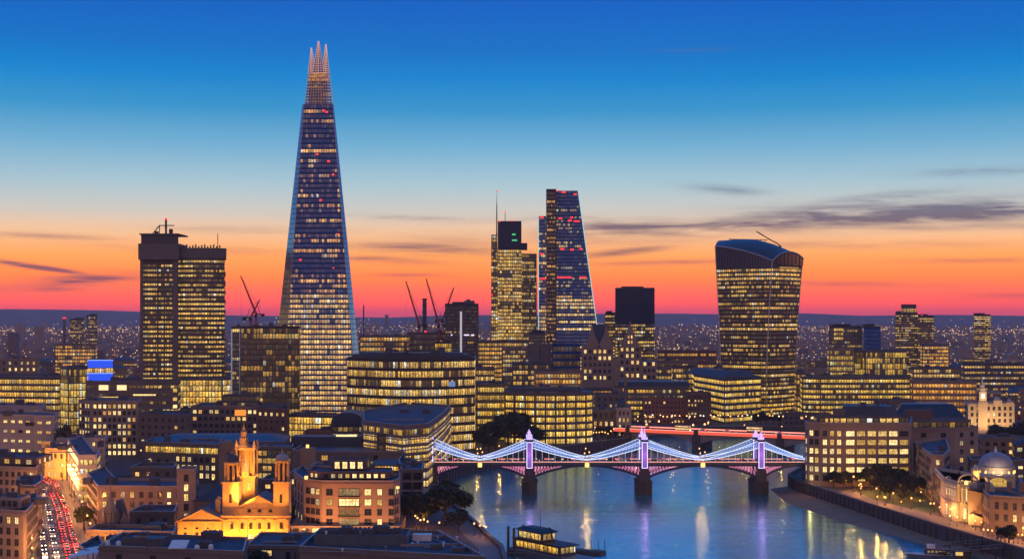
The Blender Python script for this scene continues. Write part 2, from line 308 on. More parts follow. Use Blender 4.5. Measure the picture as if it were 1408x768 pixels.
DEFS = {
 'stone': lambda: wallmat('pale_stone', (.29, .22, .185)), 'stone2': lambda: wallmat('buff_stone', (.26, .18, .13)), 'stone3': lambda: wallmat('grey_stone', (.16, .135, .13)),
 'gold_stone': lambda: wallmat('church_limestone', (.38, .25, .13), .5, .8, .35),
 'brick': lambda: wallmat('red_brick', (.24, .10, .07)), 'brick2': lambda: wallmat('brown_brick', (.15, .09, .075)), 'peach': lambda: wallmat('peach_render', (.36, .215, .15), .15),
 'render': lambda: wallmat('white_render', (.38, .33, .33), .18), 'conc': lambda: wallmat('concrete', (.13, .11, .105), .35), 'dconc': lambda: wallmat('dark_concrete', (.09, .085, .1), .3),
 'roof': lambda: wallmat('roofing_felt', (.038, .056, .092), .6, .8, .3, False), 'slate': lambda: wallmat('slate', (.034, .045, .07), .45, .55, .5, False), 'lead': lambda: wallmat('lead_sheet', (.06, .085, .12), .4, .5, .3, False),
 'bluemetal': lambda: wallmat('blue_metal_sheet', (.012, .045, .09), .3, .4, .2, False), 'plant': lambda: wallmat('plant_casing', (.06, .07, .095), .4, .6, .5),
 'lead2': lambda: wallmat('lead_coping', (.3, .32, .36), .3, .5, .5, False),
 'navydark': lambda: plain('near_black_glass', (.022, .030, .065), .2, spec=.15), 'glassk': lambda: facade_glass('near_black_glazing', (.018, .026, .06), .0, .1, .2),
 'frame': lambda: plain('window_frame_paint', (.1, .09, .085)), 'wframe': lambda: plain('pale_window_frame', (.45, .42, .4)),
 'dark': lambda: plain('dark_metal', (.03, .032, .04), .5, .5), 'steel': lambda: plain('galvanised_steel', (.25, .26, .28), .45, .6), 'white': lambda: plain('white_paint', (.7, .7, .7), .5),
 'core': lambda: plain('spandrel_glass', (.04, .038, .042), .35, spec=.3), 'coreb': lambda: plain('blue_spandrel_glass', (.005, .06, .24), .25, spec=.08), 'coret': lambda: plain('grey_spandrel', (.10, .085, .07), .5),
 'glass': lambda: facade_glass('office_glazing', (.03, .035, .05), .0, .15), 'glassb': lambda: facade_glass('deep_blue_glazing', (.006, .09, .34), .0, .1, .12),
 'glassm': lambda: facade_glass('mirror_glazing', (.42, .44, .5), .8, .15, .5), 'darkpane': lambda: plain('dark_window_glass', (.02, .024, .035), .12),
 'lit1': lambda: pane_lit('warm_lit_window', (1, .46, .09), 1.35), 'lit2': lambda: pane_lit('yellow_lit_window', (1, .58, .11), 1.2), 'lit3': lambda: pane_lit('pale_lit_window', (1, .74, .38), 1.0),
 'asphalt': lambda: wallmat('asphalt', (.06, .052, .05), .3, .65, .6, False), 'paving': lambda: wallmat('paving', (.17, .15, .14), .3, .8, 1, False), 'mark': lambda: plain('road_paint', (.7, .7, .66)),
 'ground': lambda: wallmat('city_ground', (.085, .07, .075), .5, .9, .02, False), 'mud': lambda: wallmat('foreshore_mud', (.30, .17, .10), .5, .85, .15, False), 'grass': lambda: wallmat('lawn', (.06, .11, .03), .4, .9, .5, False),  # city ground paled in place of thicker distance haze
 'qwall': lambda: wallmat('river_wall_stone', (.07, .06, .06), .5, .7, .4), 'hill': lambda: wallmat('haze_tinted_woodland', (.17, .115, .14), .5, .9, .003, False), 'leaf': lambda: leafmat('foliage', (.03, .042, .018)), 'leaf2': lambda: leafmat('bright_foliage', (.07, .10, .03)),  # hills: pale mauve of distance haze put into the woodland colour
 'bark': lambda: plain('bark', (.06, .045, .035), .9), 'water': water, 'citylight': citylight,
 'led_white': lambda: plain('white_led_strip', (.5, .5, .5), em=(.66, .78, 1), es=1.3), 'led_blue': lambda: plain('blue_led_strip', (.1, .1, .3), em=(.25, .42, 1), es=1.6), 'led_pink': lambda: plain('pink_led_strip', (.3, .1, .2), em=(1, .35, .55), es=1.5),
 'led_violet': lambda: plain('violet_led_strip', (.2, .1, .3), em=(.78, .66, 1), es=1.7), 'glow_violet': lambda: plain('violet_lit_panel', (.2, .1, .3), em=(.26, .16, .7), es=.6),
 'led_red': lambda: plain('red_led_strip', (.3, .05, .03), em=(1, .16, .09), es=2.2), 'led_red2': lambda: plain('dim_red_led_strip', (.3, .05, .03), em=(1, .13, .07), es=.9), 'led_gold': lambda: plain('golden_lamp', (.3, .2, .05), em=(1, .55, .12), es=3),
 'blue_lit': lambda: plain('blue_lit_screen', (.02, .05, .3), em=(.02, .10, .95), es=1.0), 'cyan_edge': lambda: plain('cyan_edge_light', (.1, .3, .3), em=(.45, .85, .9), es=.8), 'beacon': lambda: plain('red_beacon', (.5, .02, .02), em=(1, .03, .035), es=2.2),
 'bulb': lambda: plain('street_lamp_bulb', (1, .8, .5), em=(1, .46, .13), es=2.6, sample='FRONT'), 'bulbw': lambda: plain('white_lamp_bulb', (1, .9, .8), em=(1, .8, .5), es=2.6, sample='FRONT'),
 'tail': lambda: plain('tail_lamp', (.5, .02, .01), em=(1, .014, .004), es=14, sample='FRONT'), 'head': lambda: plain('head_lamp', (1, .9, .7), em=(1, .78, .45), es=12, sample='FRONT'),
 'carwhite': lambda: plain('white_car_paint', (.6, .6, .6), .3), 'cardark': lambda: plain('black_car_paint', (.03, .03, .035), .25), 'carred': lambda: plain('red_bus_paint', (.5, .03, .02), .3), 'tyre': lambda: plain('tyre_rubber', (.02, .02, .02), .8),
 'floodlens': lambda: plain('floodlight_lens', (1, .7, .3), em=(1, .5, .1), es=15), 'pale_lit': lambda: plain('lit_ceiling_panel', (.6, .5, .3), em=(1, .72, .32), es=1.3), 'boathull': lambda: plain('boat_hull_paint', (.12, .14, .2), .4), 'timber': lambda: wallmat('pier_timber', (.09, .065, .05), .4, .8, 1), 'dome': lambda: wallmat('lead_dome', (.28, .27, .3), .3, .45, .4),
 'green_lit': lambda: plain('green_sign_light', (0, .2, .05), em=(.1, .9, .3), es=.8), 'skin': lambda: plain('skin', (.4, .25, .18)), 'coat': lambda: plain('dark_coat', (.04, .04, .06), .8),
}
def MAT(k):
    if k not in _m: _m[k] = DEFS[k]()
    return _m[k]
DEFS['edgeblue'] = lambda: plain('pale_blue_edge_light', (.3, .35, .5), em=(.35, .48, .8), es=.35)
DEFS['brickd'] = lambda: wallmat('dark_brick_cladding', (.09, .06, .07))
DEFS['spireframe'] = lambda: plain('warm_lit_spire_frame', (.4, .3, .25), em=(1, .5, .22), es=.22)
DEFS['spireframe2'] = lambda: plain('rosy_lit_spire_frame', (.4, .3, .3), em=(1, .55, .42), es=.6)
DEFS['finm'] = lambda: plain('glass_fin_edge', (.2, .22, .3), .3, .5); DEFS['rimm'] = lambda: plain('pale_edge_cladding', (.5, .48, .5), .35, .3); DEFS['goldleaf'] = lambda: plain('lit_garden_plants', (.2, .15, .03), em=(.9, .6, .08), es=.22)
DEFS['rimm_lit'] = lambda: plain('lit_stripe_panel', (.6, .6, .6), em=(.8, .78, .8), es=.5)
DEFS['craned'] = lambda: plain('crane_lattice_paint', (.5, .07, .05), .6)
DEFS['orange_sign'] = lambda: plain('orange_lit_sign', (.4, .2, .05), em=(1, .3, .04), es=1.1)
DEFS['dim_screen'] = lambda: plain('pale_blue_screen', (.1, .2, .4), em=(.25, .4, .75), es=.5)
DEFS['palace'] = lambda: wallmat('cream_stone', (.5, .42, .32), .15); DEFS['clockm'] = lambda: plain('lit_clock_face', (.9, .9, .8), em=(1, .9, .7), es=1.5)
DEFS['navysteel'] = lambda: plain('navy_bridge_steel', (.03, .05, .12), .4, .2); DEFS['latt'] = lambda: plain('blue_lit_lattice', (.2, .3, .5), em=(.28, .45, 1), es=.8); DEFS['latt2'] = lambda: plain('pale_lit_hanger', (.4, .4, .45), em=(.55, .6, .85), es=.55)
DEFS['lantm'] = lambda: plain('violet_lit_lantern', (.4, .35, .6), em=(.55, .4, 1), es=1.3); DEFS['pierst'] = lambda: wallmat('wet_pier_stone', (.09, .075, .06), .4); DEFS['led_pink2'] = lambda: plain('pink_lit_spandrel', (.3, .1, .2), em=(1, .3, .5), es=1.1)
DEFS['led_salmon'] = lambda: plain('salmon_light_strip', (.3, .15, .1), em=(1, .42, .3), es=1.5)
DEFS['led_red_hot'] = lambda: plain('red_light_line', (.5, .1, .05), em=(1, .30, .22), es=1.9); DEFS['ribst'] = lambda: wallmat('bridge_concrete', (.26, .22, .22))
DEFS['dimpane'] = lambda: pane_lit('dim_lit_window', (1, .5, .15), .26)
DEFS['goldframe'] = lambda: wallmat('carved_window_surround', (.42, .31, .2), .2)
FLOOD = 2.6

# ------------------------------------------------------------------ builders
OCC = []                                   # plan boxes already built on
SHORT = []                                 # (x, y, short phrase) of the named buildings
def claim(poly, m=3):
    xs = [p[0] for p in poly]; ys = [p[1] for p in poly]; OCC.append((min(xs) - m, max(xs) + m, min(ys) - m, max(ys) + m))
def strip_attrs(o, bay=3.0, lit=.5, est=1.3, tint=(1, 1, 1)):
    o['bay'] = float(bay); o['litp'] = float(lit); o['seed'] = random.random() * 90; o['est'] = float(est) * random.uniform(.74, 1.14); tv = random.uniform(-.1, .1); o['tint'] = [float(tint[0]), float(tint[1]) * (1 + tv * .5), float(tint[2]) * (1 + tv * 3)]
    return o
def segs_visible(front, back):
    """front edges, then whichever flank looks towards the camera"""
    out = [(front[i], front[i + 1]) for i in range(len(front) - 1)]
    fr, br, fl, bl = front[-1], back[0], front[0], back[-1]
    out.append((fr, br)); out.append((bl, fl))
    return out
def facing(a, b):
    nx, ny = (b[1] - a[1]), -(b[0] - a[0]); mx, my = (a[0] + b[0]) / 2, (a[1] + b[1]) / 2
    return nx * -mx + ny * -my > 0
def strip(segs, z0, z1, off, mat, root, name='window_band', gap=.0, **at):
    mb = MB(); u = 0
    for (a, b) in segs:
        d = Vector((b[0] - a[0], b[1] - a[1])); L = d.length
        if L < .5: continue
        d /= L; n = Vector((d.y, -d.x)); g = min(gap, L * .2)
        p = Vector(a) + n * off + d * g; q = Vector(b) + n * off - d * g
        mb.face([(p.x, p.y, z0), (q.x, q.y, z0), (q.x, q.y, z1), (p.x, p.y, z1)], 0, [(u, 0), (u + L, 0), (u + L, 1), (u, 1)]); u += L + 3
    return strip_attrs(mb.build(name, mat, root), **at)
_win = {}
def window_mesh(wd, h, pane, frame='frame', mull=1, arch=False):
    k = (round(wd, 2), round(h, 2), pane, frame, mull, arch)
    if k in _win: return _win[k]
    mb = MB(); t = .12
    hh = h / 2
    if arch:
        r = wd / 2; pts = [(-r, -.03, -hh)] + [(r, -.03, -hh)] + [(r * math.cos(a), -.03, hh - r + r * math.sin(a)) for a in [math.pi * k2 / 6 for k2 in range(7)]]
        mb.face(pts, 1)
        for i in range(1, len(pts)):
            mb.tube(pts[i - 1], pts[i], t * .8, 0, 4)
    else:
        mb.face([(-wd / 2, -.03, -hh), (wd / 2, -.03, -hh), (wd / 2, -.03, hh), (-wd / 2, -.03, hh)], 1)
        mb.box(-wd / 2 - t, -wd / 2, -.14, .05, -hh, hh + t); mb.box(wd / 2, wd / 2 + t, -.14, .05, -hh, hh + t)
        mb.box(-wd / 2, wd / 2, -.14, .05, hh, hh + t); mb.box(-wd / 2 - t * 1.6, wd / 2 + t * 1.6, -.25, .05, -hh - t, -hh)
        for i in range(mull):
            x = -wd / 2 + wd * (i + 1) / (mull + 1); mb.box(x - .05, x + .05, -.09, -.031, -hh, hh)
        if h > 1.5: mb.box(-wd / 2, wd / 2, -.085, -.032, hh * .2, hh * .2 + .08)
    me = bpy.data.meshes.new('window'); me.from_pydata(mb.v, [], mb.f); me.materials.append(MAT(frame)); me.materials.append(MAT(pane)); me.polygons.foreach_set('material_index', mb.m); me.update()
    _win[k] = me; return me
NWIN = [0]
class Windows:
    def __init__(s, root, cap=96): s.root = root; s.n = 0; s.cap = cap; s.rest = {}
    def put(s, me, p, ang, name='window'):
        org = Vector(s.root['_o'])
        if s.n < s.cap:
            o = bpy.data.objects.new(name, me); col.objects.link(o); o.parent = s.root; o.location = Vector(p) - org; o.rotation_euler = (0, 0, ang); s.n += 1; NWIN[0] += 1
        else: s.rest.setdefault(me.name, (me, []))[1].append((p, ang))
    def flush(s):
        if not s.rest: return
        mb = MB(); mats = []
        for me, L in s.rest.values():
            mi = []
            for mt in me.materials:
                if mt not in mats: mats.append(mt)
                mi.append(mats.index(mt))
            for p, ang in L:
                M = Matrix.Translation(p) @ Matrix.Rotation(ang, 4, 'Z')
                for f in me.polygons: mb.face([M @ me.vertices[i].co for i in f.vertices], mi[f.material_index])
        mb.build('window', mats, s.root, kind='stuff')
def punch(W, a, b, zs, bay, wd, h, lit, mull=1, frame='frame', arch=False, rng=random, jit=0, margin=1.0, litmats=('lit1', 'lit2', 'lit3'), off=.02):
    d = Vector((b[0] - a[0], b[1] - a[1])); L = d.length; d /= L; n = Vector((d.y, -d.x)); ang = math.atan2(d.y, d.x)
    k = max(1, int((L - 2 * margin) / bay + .3)); s = L / k if L < 2.2 * bay else (L - 2 * margin) / k
    x0 = (L - s * k) / 2
    if s < wd + .2: return
    for zi, z in enumerate(zs):
        run = 0; on = rng.random() < lit
        for i in range(k):
            if run <= 0: on = rng.random() < lit; run = rng.choice([1, 1, 2, 3])
            run -= 1
            p = Vector(a) + d * (x0 + s * (i + .5)) + n * off
            W.put(window_mesh(wd, h, rng.choice(litmats) if on else 'darkpane', frame, mull, arch), (p.x, p.y, z), ang)

def rooftop(root, poly, z, n=3, rng=random, scale=1.0, mat='plant'):
    """lift houses, air handlers, ducts and pipes scattered on a flat roof"""
    xs = [p[0] for p in poly]; ys = [p[1] for p in poly]; cx, cy = sum(xs) / len(xs), sum(ys) / len(ys)
    hx, hy = (max(xs) - min(xs)) / 2 * .55, (max(ys) - min(ys)) / 2 * .5
    used = []
    for k in range(n * 3):
        if len(used) >= n: break
        sx, sy, h = rng.uniform(2, 6) * scale, rng.uniform(2, 5) * scale, rng.uniform(1.3, 3.2) * scale
        sx = min(sx, hx * .7 + .5); sy = min(sy, hy * .7 + .5)
        x, y = cx + rng.uniform(-hx, hx), cy + rng.uniform(-hy, hy)
        if any(abs(x - u[0]) < (sx + u[2]) and abs(y - u[1]) < (sy + u[3]) for u in used): continue
        used.append((x, y, sx, sy)); mb = MB(); kind = rng.random()
        mb.box(x - sx / 2, x + sx / 2, y - sy / 2, y + sy / 2, z, z + h)
        if kind < .5:
            mb.box(x - sx / 2 - .15, x + sx / 2 + .15, y - sy / 2 - .15, y + sy / 2 + .15, z + h, z + h + .18)
            mb.build('lift_house', mat, root)
        else:
            for q in range(int(sx / 1.4)):
                fx = x - sx / 2 + 1.0 + q * 1.4
                if fx > x + sx / 2 - .4: break
                mb.lathe(fx, y, [(.5, z + h), (.5, z + h + .35), (.35, z + h + .36)], n=8)
            for q in range(int(h / .35)): mb.box(x - sx / 2 + .1, x + sx / 2 - .1, y - sy / 2 - .06, y - sy / 2, z + .2 + q * .35, z + .3 + q * .35)
            mb.build('air_handler', mat, root)
    if n >= 2 and rng.random() < .75:
        mb = MB(); y = cy - hy * .8
        mb.box(cx - hx, cx + hx * rng.uniform(.2, .9), y - .3, y + .3, z + .3, z + .8); mb.build('duct', 'steel', root)
    if rng.random() < .6:
        x, y = cx + rng.uniform(-hx, hx), cy + rng.uniform(-hy, hy); mb = MB(); h = rng.uniform(2, 4.5)
        mb.tube((x, y, z), (x, y, z + h), .07, n=5); mb.tube((x - .6, y, z + h * .8), (x + .6, y, z + h * .8), .04, n=4); mb.build('aerial', 'dark', root)

def block(name, label, cat, front, top, dep, wall='stone', st='punch', fh=3.6, bay=3.2, lit=.45, roof='flat', z0=GZ, wd=1.5, wh=1.9, mull=1, group=None, short=None, est=1.3, tint=(1, 1, 1),
          plantn=3, frame='frame', glass='glass', band=.62, roofmat='roof', ground=0, cornice=True, arch=False, rng=None, zt=None, back=None, cap=96, parapet=1.0, coursing=True, toplit=None, litmats=('lit1', 'lit2', 'lit3'), mansard=0, gap=.6):
    """front: [(px, distance)...] left to right as seen; top: photo row of its front roof edge"""
    rng = rng or random
    f = [(X(p, d), d) for p, d in front]
    ztop = zt if zt is not None else Z(top, sum(d for _, d in front) / len(front))
    bk = [(x, y + dep) for x, y in reversed(f)] if back is None else [(X(p, d), d) for p, d in back]
    if back is None:
        if f[-1][0] < 0: bk[0] = (f[-1][0] * (1 + .75 * dep / f[-1][1]), bk[0][1])
        if f[0][0] > 0: bk[-1] = (f[0][0] * (1 + .75 * dep / f[0][1]), bk[-1][1])
    poly = f + bk; claim(poly)
    cx = sum(p[0] for p in poly) / len(poly); cy = sum(p[1] for p in poly) / len(poly)
    root = thing(name, label, cat, (cx, cy, z0), group); rf_ = None
    if short: SHORT.append((cx, cy, short))
    eave = ztop - mansard
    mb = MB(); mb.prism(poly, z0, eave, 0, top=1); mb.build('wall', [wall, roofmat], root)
    segs = [s for s in segs_visible(f, bk)]
    vis = [s for s in segs if facing(*s)]
    W = Windows(root, cap); H = eave - z0 - ground; nf = max(1, round((H - .8) / fh)); fhh = (H - .6) / nf
    for k in range(nf):
        zc = z0 + ground + fhh * (k + .52)
        if st == 'punch': pass
        elif st in ('band', 'curtain'):
            bd = band if st == 'band' else .84
            L = lit if toplit is None else lit + (toplit - lit) * (k / max(1, nf - 1))
            strip(segs, zc - fhh * bd / 2, zc + fhh * bd / 2, .06, glass, root, 'window_band' if st == 'band' else 'glazed_storey', gap=gap, bay=bay, lit=min(1, max(0, L + rng.uniform(-.22, .22))), est=est, tint=tint)
    if st == 'punch':
        zs = [z0 + ground + fhh * (k + .52) for k in range(nf)][::-1]
        for s in vis: punch(W, *s, zs, bay, wd, wh, lit, mull, frame, arch, rng, litmats=litmats)
        if coursing:
            mb = MB(); o = offset(poly, .14); mb.prism(o, z0 + ground + fhh - .15, z0 + ground + fhh + .1)
            if nf > 3: mb.prism(o, z0 + ground + fhh * (nf - 1) - .15, z0 + ground + fhh * (nf - 1) + .1)
            mb.build('string_course', wall, root)
    if cornice:
        mb = MB(); mb.prism(offset(poly, .35), eave - .45, eave - .003, 0, top=0); mb.build('cornice', wall, root)
    if roof == 'flat':
        if parapet:
            mb = MB(); mb.ring(poly, .35, eave, eave + parapet); pp = mb.build('parapet', wall, root)
            if f[0][1] < 800: mb = MB(); mb.ring(offset(poly, .07), .5, eave + parapet + .003, eave + parapet + .14); mb.build('coping', 'lead2', root).parent = pp
        if plantn: rooftop(root, poly, eave + .01, plantn, rng)
    elif roof == 'mansard' or mansard:
        inn = offset(poly, -min(mansard * .45, 2.6)); mb = MB(); mb.prism(offset(poly, -.25), eave + .003, eave + mansard, 0, top=1, poly2=inn); rf_ = mb.build('roof', ['slate', 'roof'], root)
        for s in vis:
            a, b = s; d = Vector((b[0] - a[0], b[1] - a[1])); L = d.length; d /= L; n = Vector((d.y, -d.x)); ang = math.atan2(d.y, d.x)
            kk = int((L - 3) / (bay * 1.0))
            for i in range(kk):
                c = Vector(a) + d * (L * (i + .5) / kk) - n * .9; M = Matrix.Translation((c.x, c.y, eave)) @ Matrix.Rotation(ang, 4, 'Z')
                mb = MB(); hh = min(mansard * .8, 2.3); mb.box(-wd * .45 - .25, wd * .45 + .25, -.1, 1.6, .1, hh, 0, M); mb.face([M @ Vector(p) for p in [(-wd * .45, -.13, .5), (wd * .45, -.13, .5), (wd * .45, -.13, hh - .2), (-wd * .45, -.13, hh - .2)]], 1)
                mb.build('dormer', ['slate', rng.choice(litmats) if rng.random() < lit else 'darkpane'], root).parent = rf_
        if plantn: rooftop(root, inn, ztop + .01, plantn, rng, .8)
    elif roof == 'hip':
        inn = [((p[0] - cx) * .35 + cx, (p[1] - cy) * .12 + cy) for p in poly]; mb = MB(); mb.prism(offset(poly, .3), eave + .003, eave + min(5, dep * .3), 0, poly2=inn); mb.build('roof', roofmat, root)
    W.flush()
    root['_top'] = eave; root['_poly'] = [c for p in poly for c in p]
    return root
def tier(root, front, top, dep, z0, wall='conc', st='band', fh=3.4, bay=3, lit=.5, est=1.3, roofmat='roof', parapet=.6, name='upper_storey', wd=1.5, wh=1.8, band=.6, plantn=0, tint=(1, 1, 1), zt=None, glass='glass', mull=1):
    """a set-back upper block that belongs to a building"""
    f = [(X(p, d), d) for p, d in front]; zt = zt if zt is not None else Z(top, front[0][1]); bk = [(x, y + dep) for x, y in reversed(f)]; poly = f + bk
    mb = MB(); mb.prism(poly, z0, zt, 0, top=1)
    if parapet: mb.ring(poly, .3, zt, zt + parapet)
    mb.build(name, [wall, roofmat], root); segs = segs_visible(f, bk); nf = max(1, round((zt - z0) / fh)); h = (zt - z0) / nf
    if st:
        W = Windows(root)
        for k in range(nf):
            zc = z0 + h * (k + .5)
            if st == 'punch': [punch(W, *s, [zc], bay, wd, min(wh, h * .75), lit, mull) for s in segs if facing(*s)]
            else: strip(segs, zc - h * band / 2, zc + h * band / 2, .05, glass, root, gap=.5, bay=bay, lit=lit, est=est, tint=tint)
    if plantn: rooftop(root, poly, zt, plantn)
    return poly
def arc(p0, p1, d0, d1, bulge, n=8):
    return [(p0 + (p1 - p0) * k / n, d0 + (d1 - d0) * k / n - bulge * math.sin(math.pi * k / n)) for k in range(n + 1)]

def tower_bands(root, lo, hi, z0, z1, fh, litfn, mat='glass', band=.62, off=.12, bay=3, est=1.3, tint=(1, 1, 1), closed=True, name='glazed_storey', edges=None, seglen=3):
    """lo / hi: outlines at z0 and z1; one glazed ring per storey"""
    n = len(lo); nf = round((z1 - z0) / fh)
    o0, o1 = offset(lo, off), offset(hi, off)
    P = lambda i, t: (o0[i][0] + (o1[i][0] - o0[i][0]) * t, o0[i][1] + (o1[i][1] - o0[i][1]) * t, z0 + (z1 - z0) * t)
    for k in range(nf):
        ta, tb = (k + (1 - band) / 2) / nf, (k + 1 - (1 - band) / 2) / nf; mb = MB(); u = 0
        for i in (edges if edges is not None else range(n)):
            j = (i + 1) % n; a, b, c, d = P(i, ta), P(j, ta), P(j, tb), P(i, tb); L = math.dist(a, b)
            mb.face([a, b, c, d], 0, [(u, 0), (u + L, 0), (u + L, 1), (u, 1)]); u += L + 2
        lv = litfn(k / nf); strip_attrs(mb.build(name, mat, root), bay=bay, lit=min(1, max(0, lv + random.uniform(-.2, .2))), est=est if lv > .001 else 0, tint=tint)

# trees ------------------------------------------------------------
def crown_mesh(rx, rz, n, leaf, seed):
    rng = random.Random(seed); mb = MB(); lumps = []
    for k in range(16):
        a = rng.uniform(0, 6.28); e = rng.uniform(-.6, 1); r = rng.uniform(.35, .72)
        lumps.append((math.cos(a) * r * rx * math.cos(e), math.sin(a) * r * rx * math.cos(e), rz * (.95 + .75 * math.sin(e) * .8), rng.uniform(.28, .46)))
    for k in range(n):
        l = rng.choice(lumps); th = rng.uniform(0, 6.28); ph = math.acos(rng.uniform(-1, 1)); rr = rng.uniform(.55, 1.05) ** .6 * l[3] * (1.3 if rng.random() < .14 else 1)
        c = Vector((l[0] + rx * rr * math.sin(ph) * math.cos(th), l[1] + rx * rr * math.sin(ph) * math.sin(th), l[2] + rz * rr * math.cos(ph) * 1.1))
        nrm = Vector((rng.gauss(0, 1), rng.gauss(0, 1), rng.gauss(.4, 1))).normalized(); a = nrm.orthogonal().normalized(); b = nrm.cross(a); s = leaf * rng.uniform(.6, 1.4)
        mb.face([c - a * s, c - b * s * .6, c + a * s, c + b * s * .6], 0)
    return mb
def trunk_mesh(h, r, seed, rx):
    rng = random.Random(seed); mb = MB(); mb.tube((0, 0, -.2), (.1, 0, h * .5), r, 0, 7, r * .7)
    for k in range(6):
        a = k * 1.05 + rng.random(); mb.tube((.1, 0, h * (.4 + .02 * k)), (math.cos(a) * rx * .55, math.sin(a) * rx * .55, h * rng.uniform(.9, 1.25)), r * .45, 0, 5, r * .12)
    return mb
TREES = {}
def tree(px, d, h, label, group=None, kind=0, z=GZ, wide=1.0, leaf='leaf', name='tree', xy=None):
    key = (kind, leaf)
    x, y = xy if xy else (X(px, d), d)
    if key not in TREES:
        base = thing(name, 'x', 'tree', (0, 0, 0)); n, lf = [(6500, .40), (3000, .42), (700, .6)][kind]
        crown_mesh(5, 4.3, n, lf, 11 + kind).build('crown', leaf, base); base.children[0].location.z = 2.2
        trunk_mesh(7, .35, 3 + kind, 5).build('trunk', 'bark', base); TREES[key] = (base, [0])
        r = base
    else:
        r = dup(TREES[key][0], (0, 0, 0))
    s = h / 11.3; r.location = (x, y, z); r.scale = (s * wide, s * wide, s); r.rotation_euler = (0, 0, random.uniform(0, 6.28)); r['label'] = label
    if group: r['group'] = group
    elif 'group' in r.keys(): del r['group']
    return r

# street lamps -------------------------------------------------------
LAMP = {}
def lamp(x, y, z, label, group, h=7, white=False, power=0, cat='street lamp', tall=True, bulb_r=.32):
    k = (white, bulb_r, h)
    if k not in LAMP:
        r = thing('street_lamp', label, cat, (0, 0, 0), group); mb = MB(); mb.tube((0, 0, 0), (0, 0, h), .1, 0, 6, .06); mb.lathe(0, 0, [(.25, 0), (.25, .5), (.12, .7)], 0, 8); mb.build('post', 'dark', r)
        mb = MB(); mb.lathe(0, 0, [(.02, h), (bulb_r, h + .2), (bulb_r, h + .2 + bulb_r), (.02, h + .2 + bulb_r * 2)], 0, 8); mb.build('lantern', 'bulbw' if white else 'bulb', r)
        LAMP[k] = r; r.location = (x, y, z)
    else: r = dup(LAMP[k], (x, y, z))
    r['label'] = label; r['group'] = group
    if power: glow(x, y, z + h + .4, power, (1, .66, .34) if white else (1, .36, .07), .4, r)
    return r
def glow(x, y, z, power, c, radius=.5, parent=None):
    l = bpy.data.lights.new('lamp_light', 'POINT'); l.energy = power * 2.2; l.color = c; l.shadow_soft_size = radius; o = bpy.data.objects.new('lamp_light', l); col.objects.link(o); o.location = (x, y, z); return o
def flood(x, y, z, tx, ty, tz, power, c=(1, .48, .1), label='small floodlight on the ground', group=None, spot=R(120), fixture=True):
    """a floodlight: the fitting one sees and the light it gives"""
    v = Vector((tx - x, ty - y, tz - z)).normalized()
    l = bpy.data.lights.new('flood_light', 'SPOT'); l.energy = power * FLOOD; l.color = c; l.spot_size = spot; l.spot_blend = .6; l.shadow_soft_size = .4
    o = bpy.data.objects.new('flood_light', l); col.objects.link(o); o.location = Vector((x, y, z)) + v * .5; o.rotation_euler = (v.to_track_quat('-Z', 'Y')).to_euler()

# vehicles -----------------------------------------------------------
def make_car(paint, label):
    r = thing('parked_car' if False else 'car', label, 'car', (0, 0, 0), 'cars in the evening traffic')
    prof = [(-2.1, .35), (2.1, .35), (2.15, .8), (1.2, .95), (.5, 1.42), (-1.1, 1.45), (-1.9, .98), (-2.15, .85)]
    mb = MB(); w_ = .85
    for i in range(len(prof)):
        a, b = prof[i], prof[(i + 1) % len(prof)]; mb.face([(a[0], -w_, a[1]), (b[0], -w_, b[1]), (b[0], w_, b[1]), (a[0], w_, a[1])][::-1])
    mb.face([(p[0], -w_, p[1]) for p in prof]); mb.face([(p[0], w_, p[1]) for p in reversed(prof)]); mb.build('body', paint, r)
    mb = MB(); mb.face([(1.15, -.75, .99), (1.15, .75, .99), (.52, .7, 1.4), (.52, -.7, 1.4)]); mb.face([(-1.15, .7, 1.45), (-1.15, -.7, 1.45), (-1.88, -.75, 1.02), (-1.88, .75, 1.02)][::-1])
    for s in (-1, 1): mb.face([(1.0, s * .86, .98), (-1.6, s * .86, 1.0), (-1.05, s * .86, 1.38), (.45, s * .86, 1.36)][::s])
    mb.build('car_window', 'darkpane', r)
    for x in (-1.35, 1.35):
        for s in (-1, 1):
            mb = MB(); mb.tube((x, s * .68, .33), (x, s * .9, .33), .33, 0, 10); wh_ = mb.build('wheel', 'tyre', r); mb = MB(); mb.tube((x, s * .7, .33), (x, s * .92, .33), .18, 0, 8); mb.build('rim', 'steel', r).parent = wh_
    for s in (-1, 1):
        mb = MB(); mb.box(2.12, 2.2, s * .62 - .17, s * .62 + .17, .6, .82); mb.build('headlight', 'head', r)
        mb = MB(); mb.box(-2.22, -2.12, s * .62 - .18, s * .62 + .18, .68, .95); mb.build('taillight', 'tail', r)
    return r
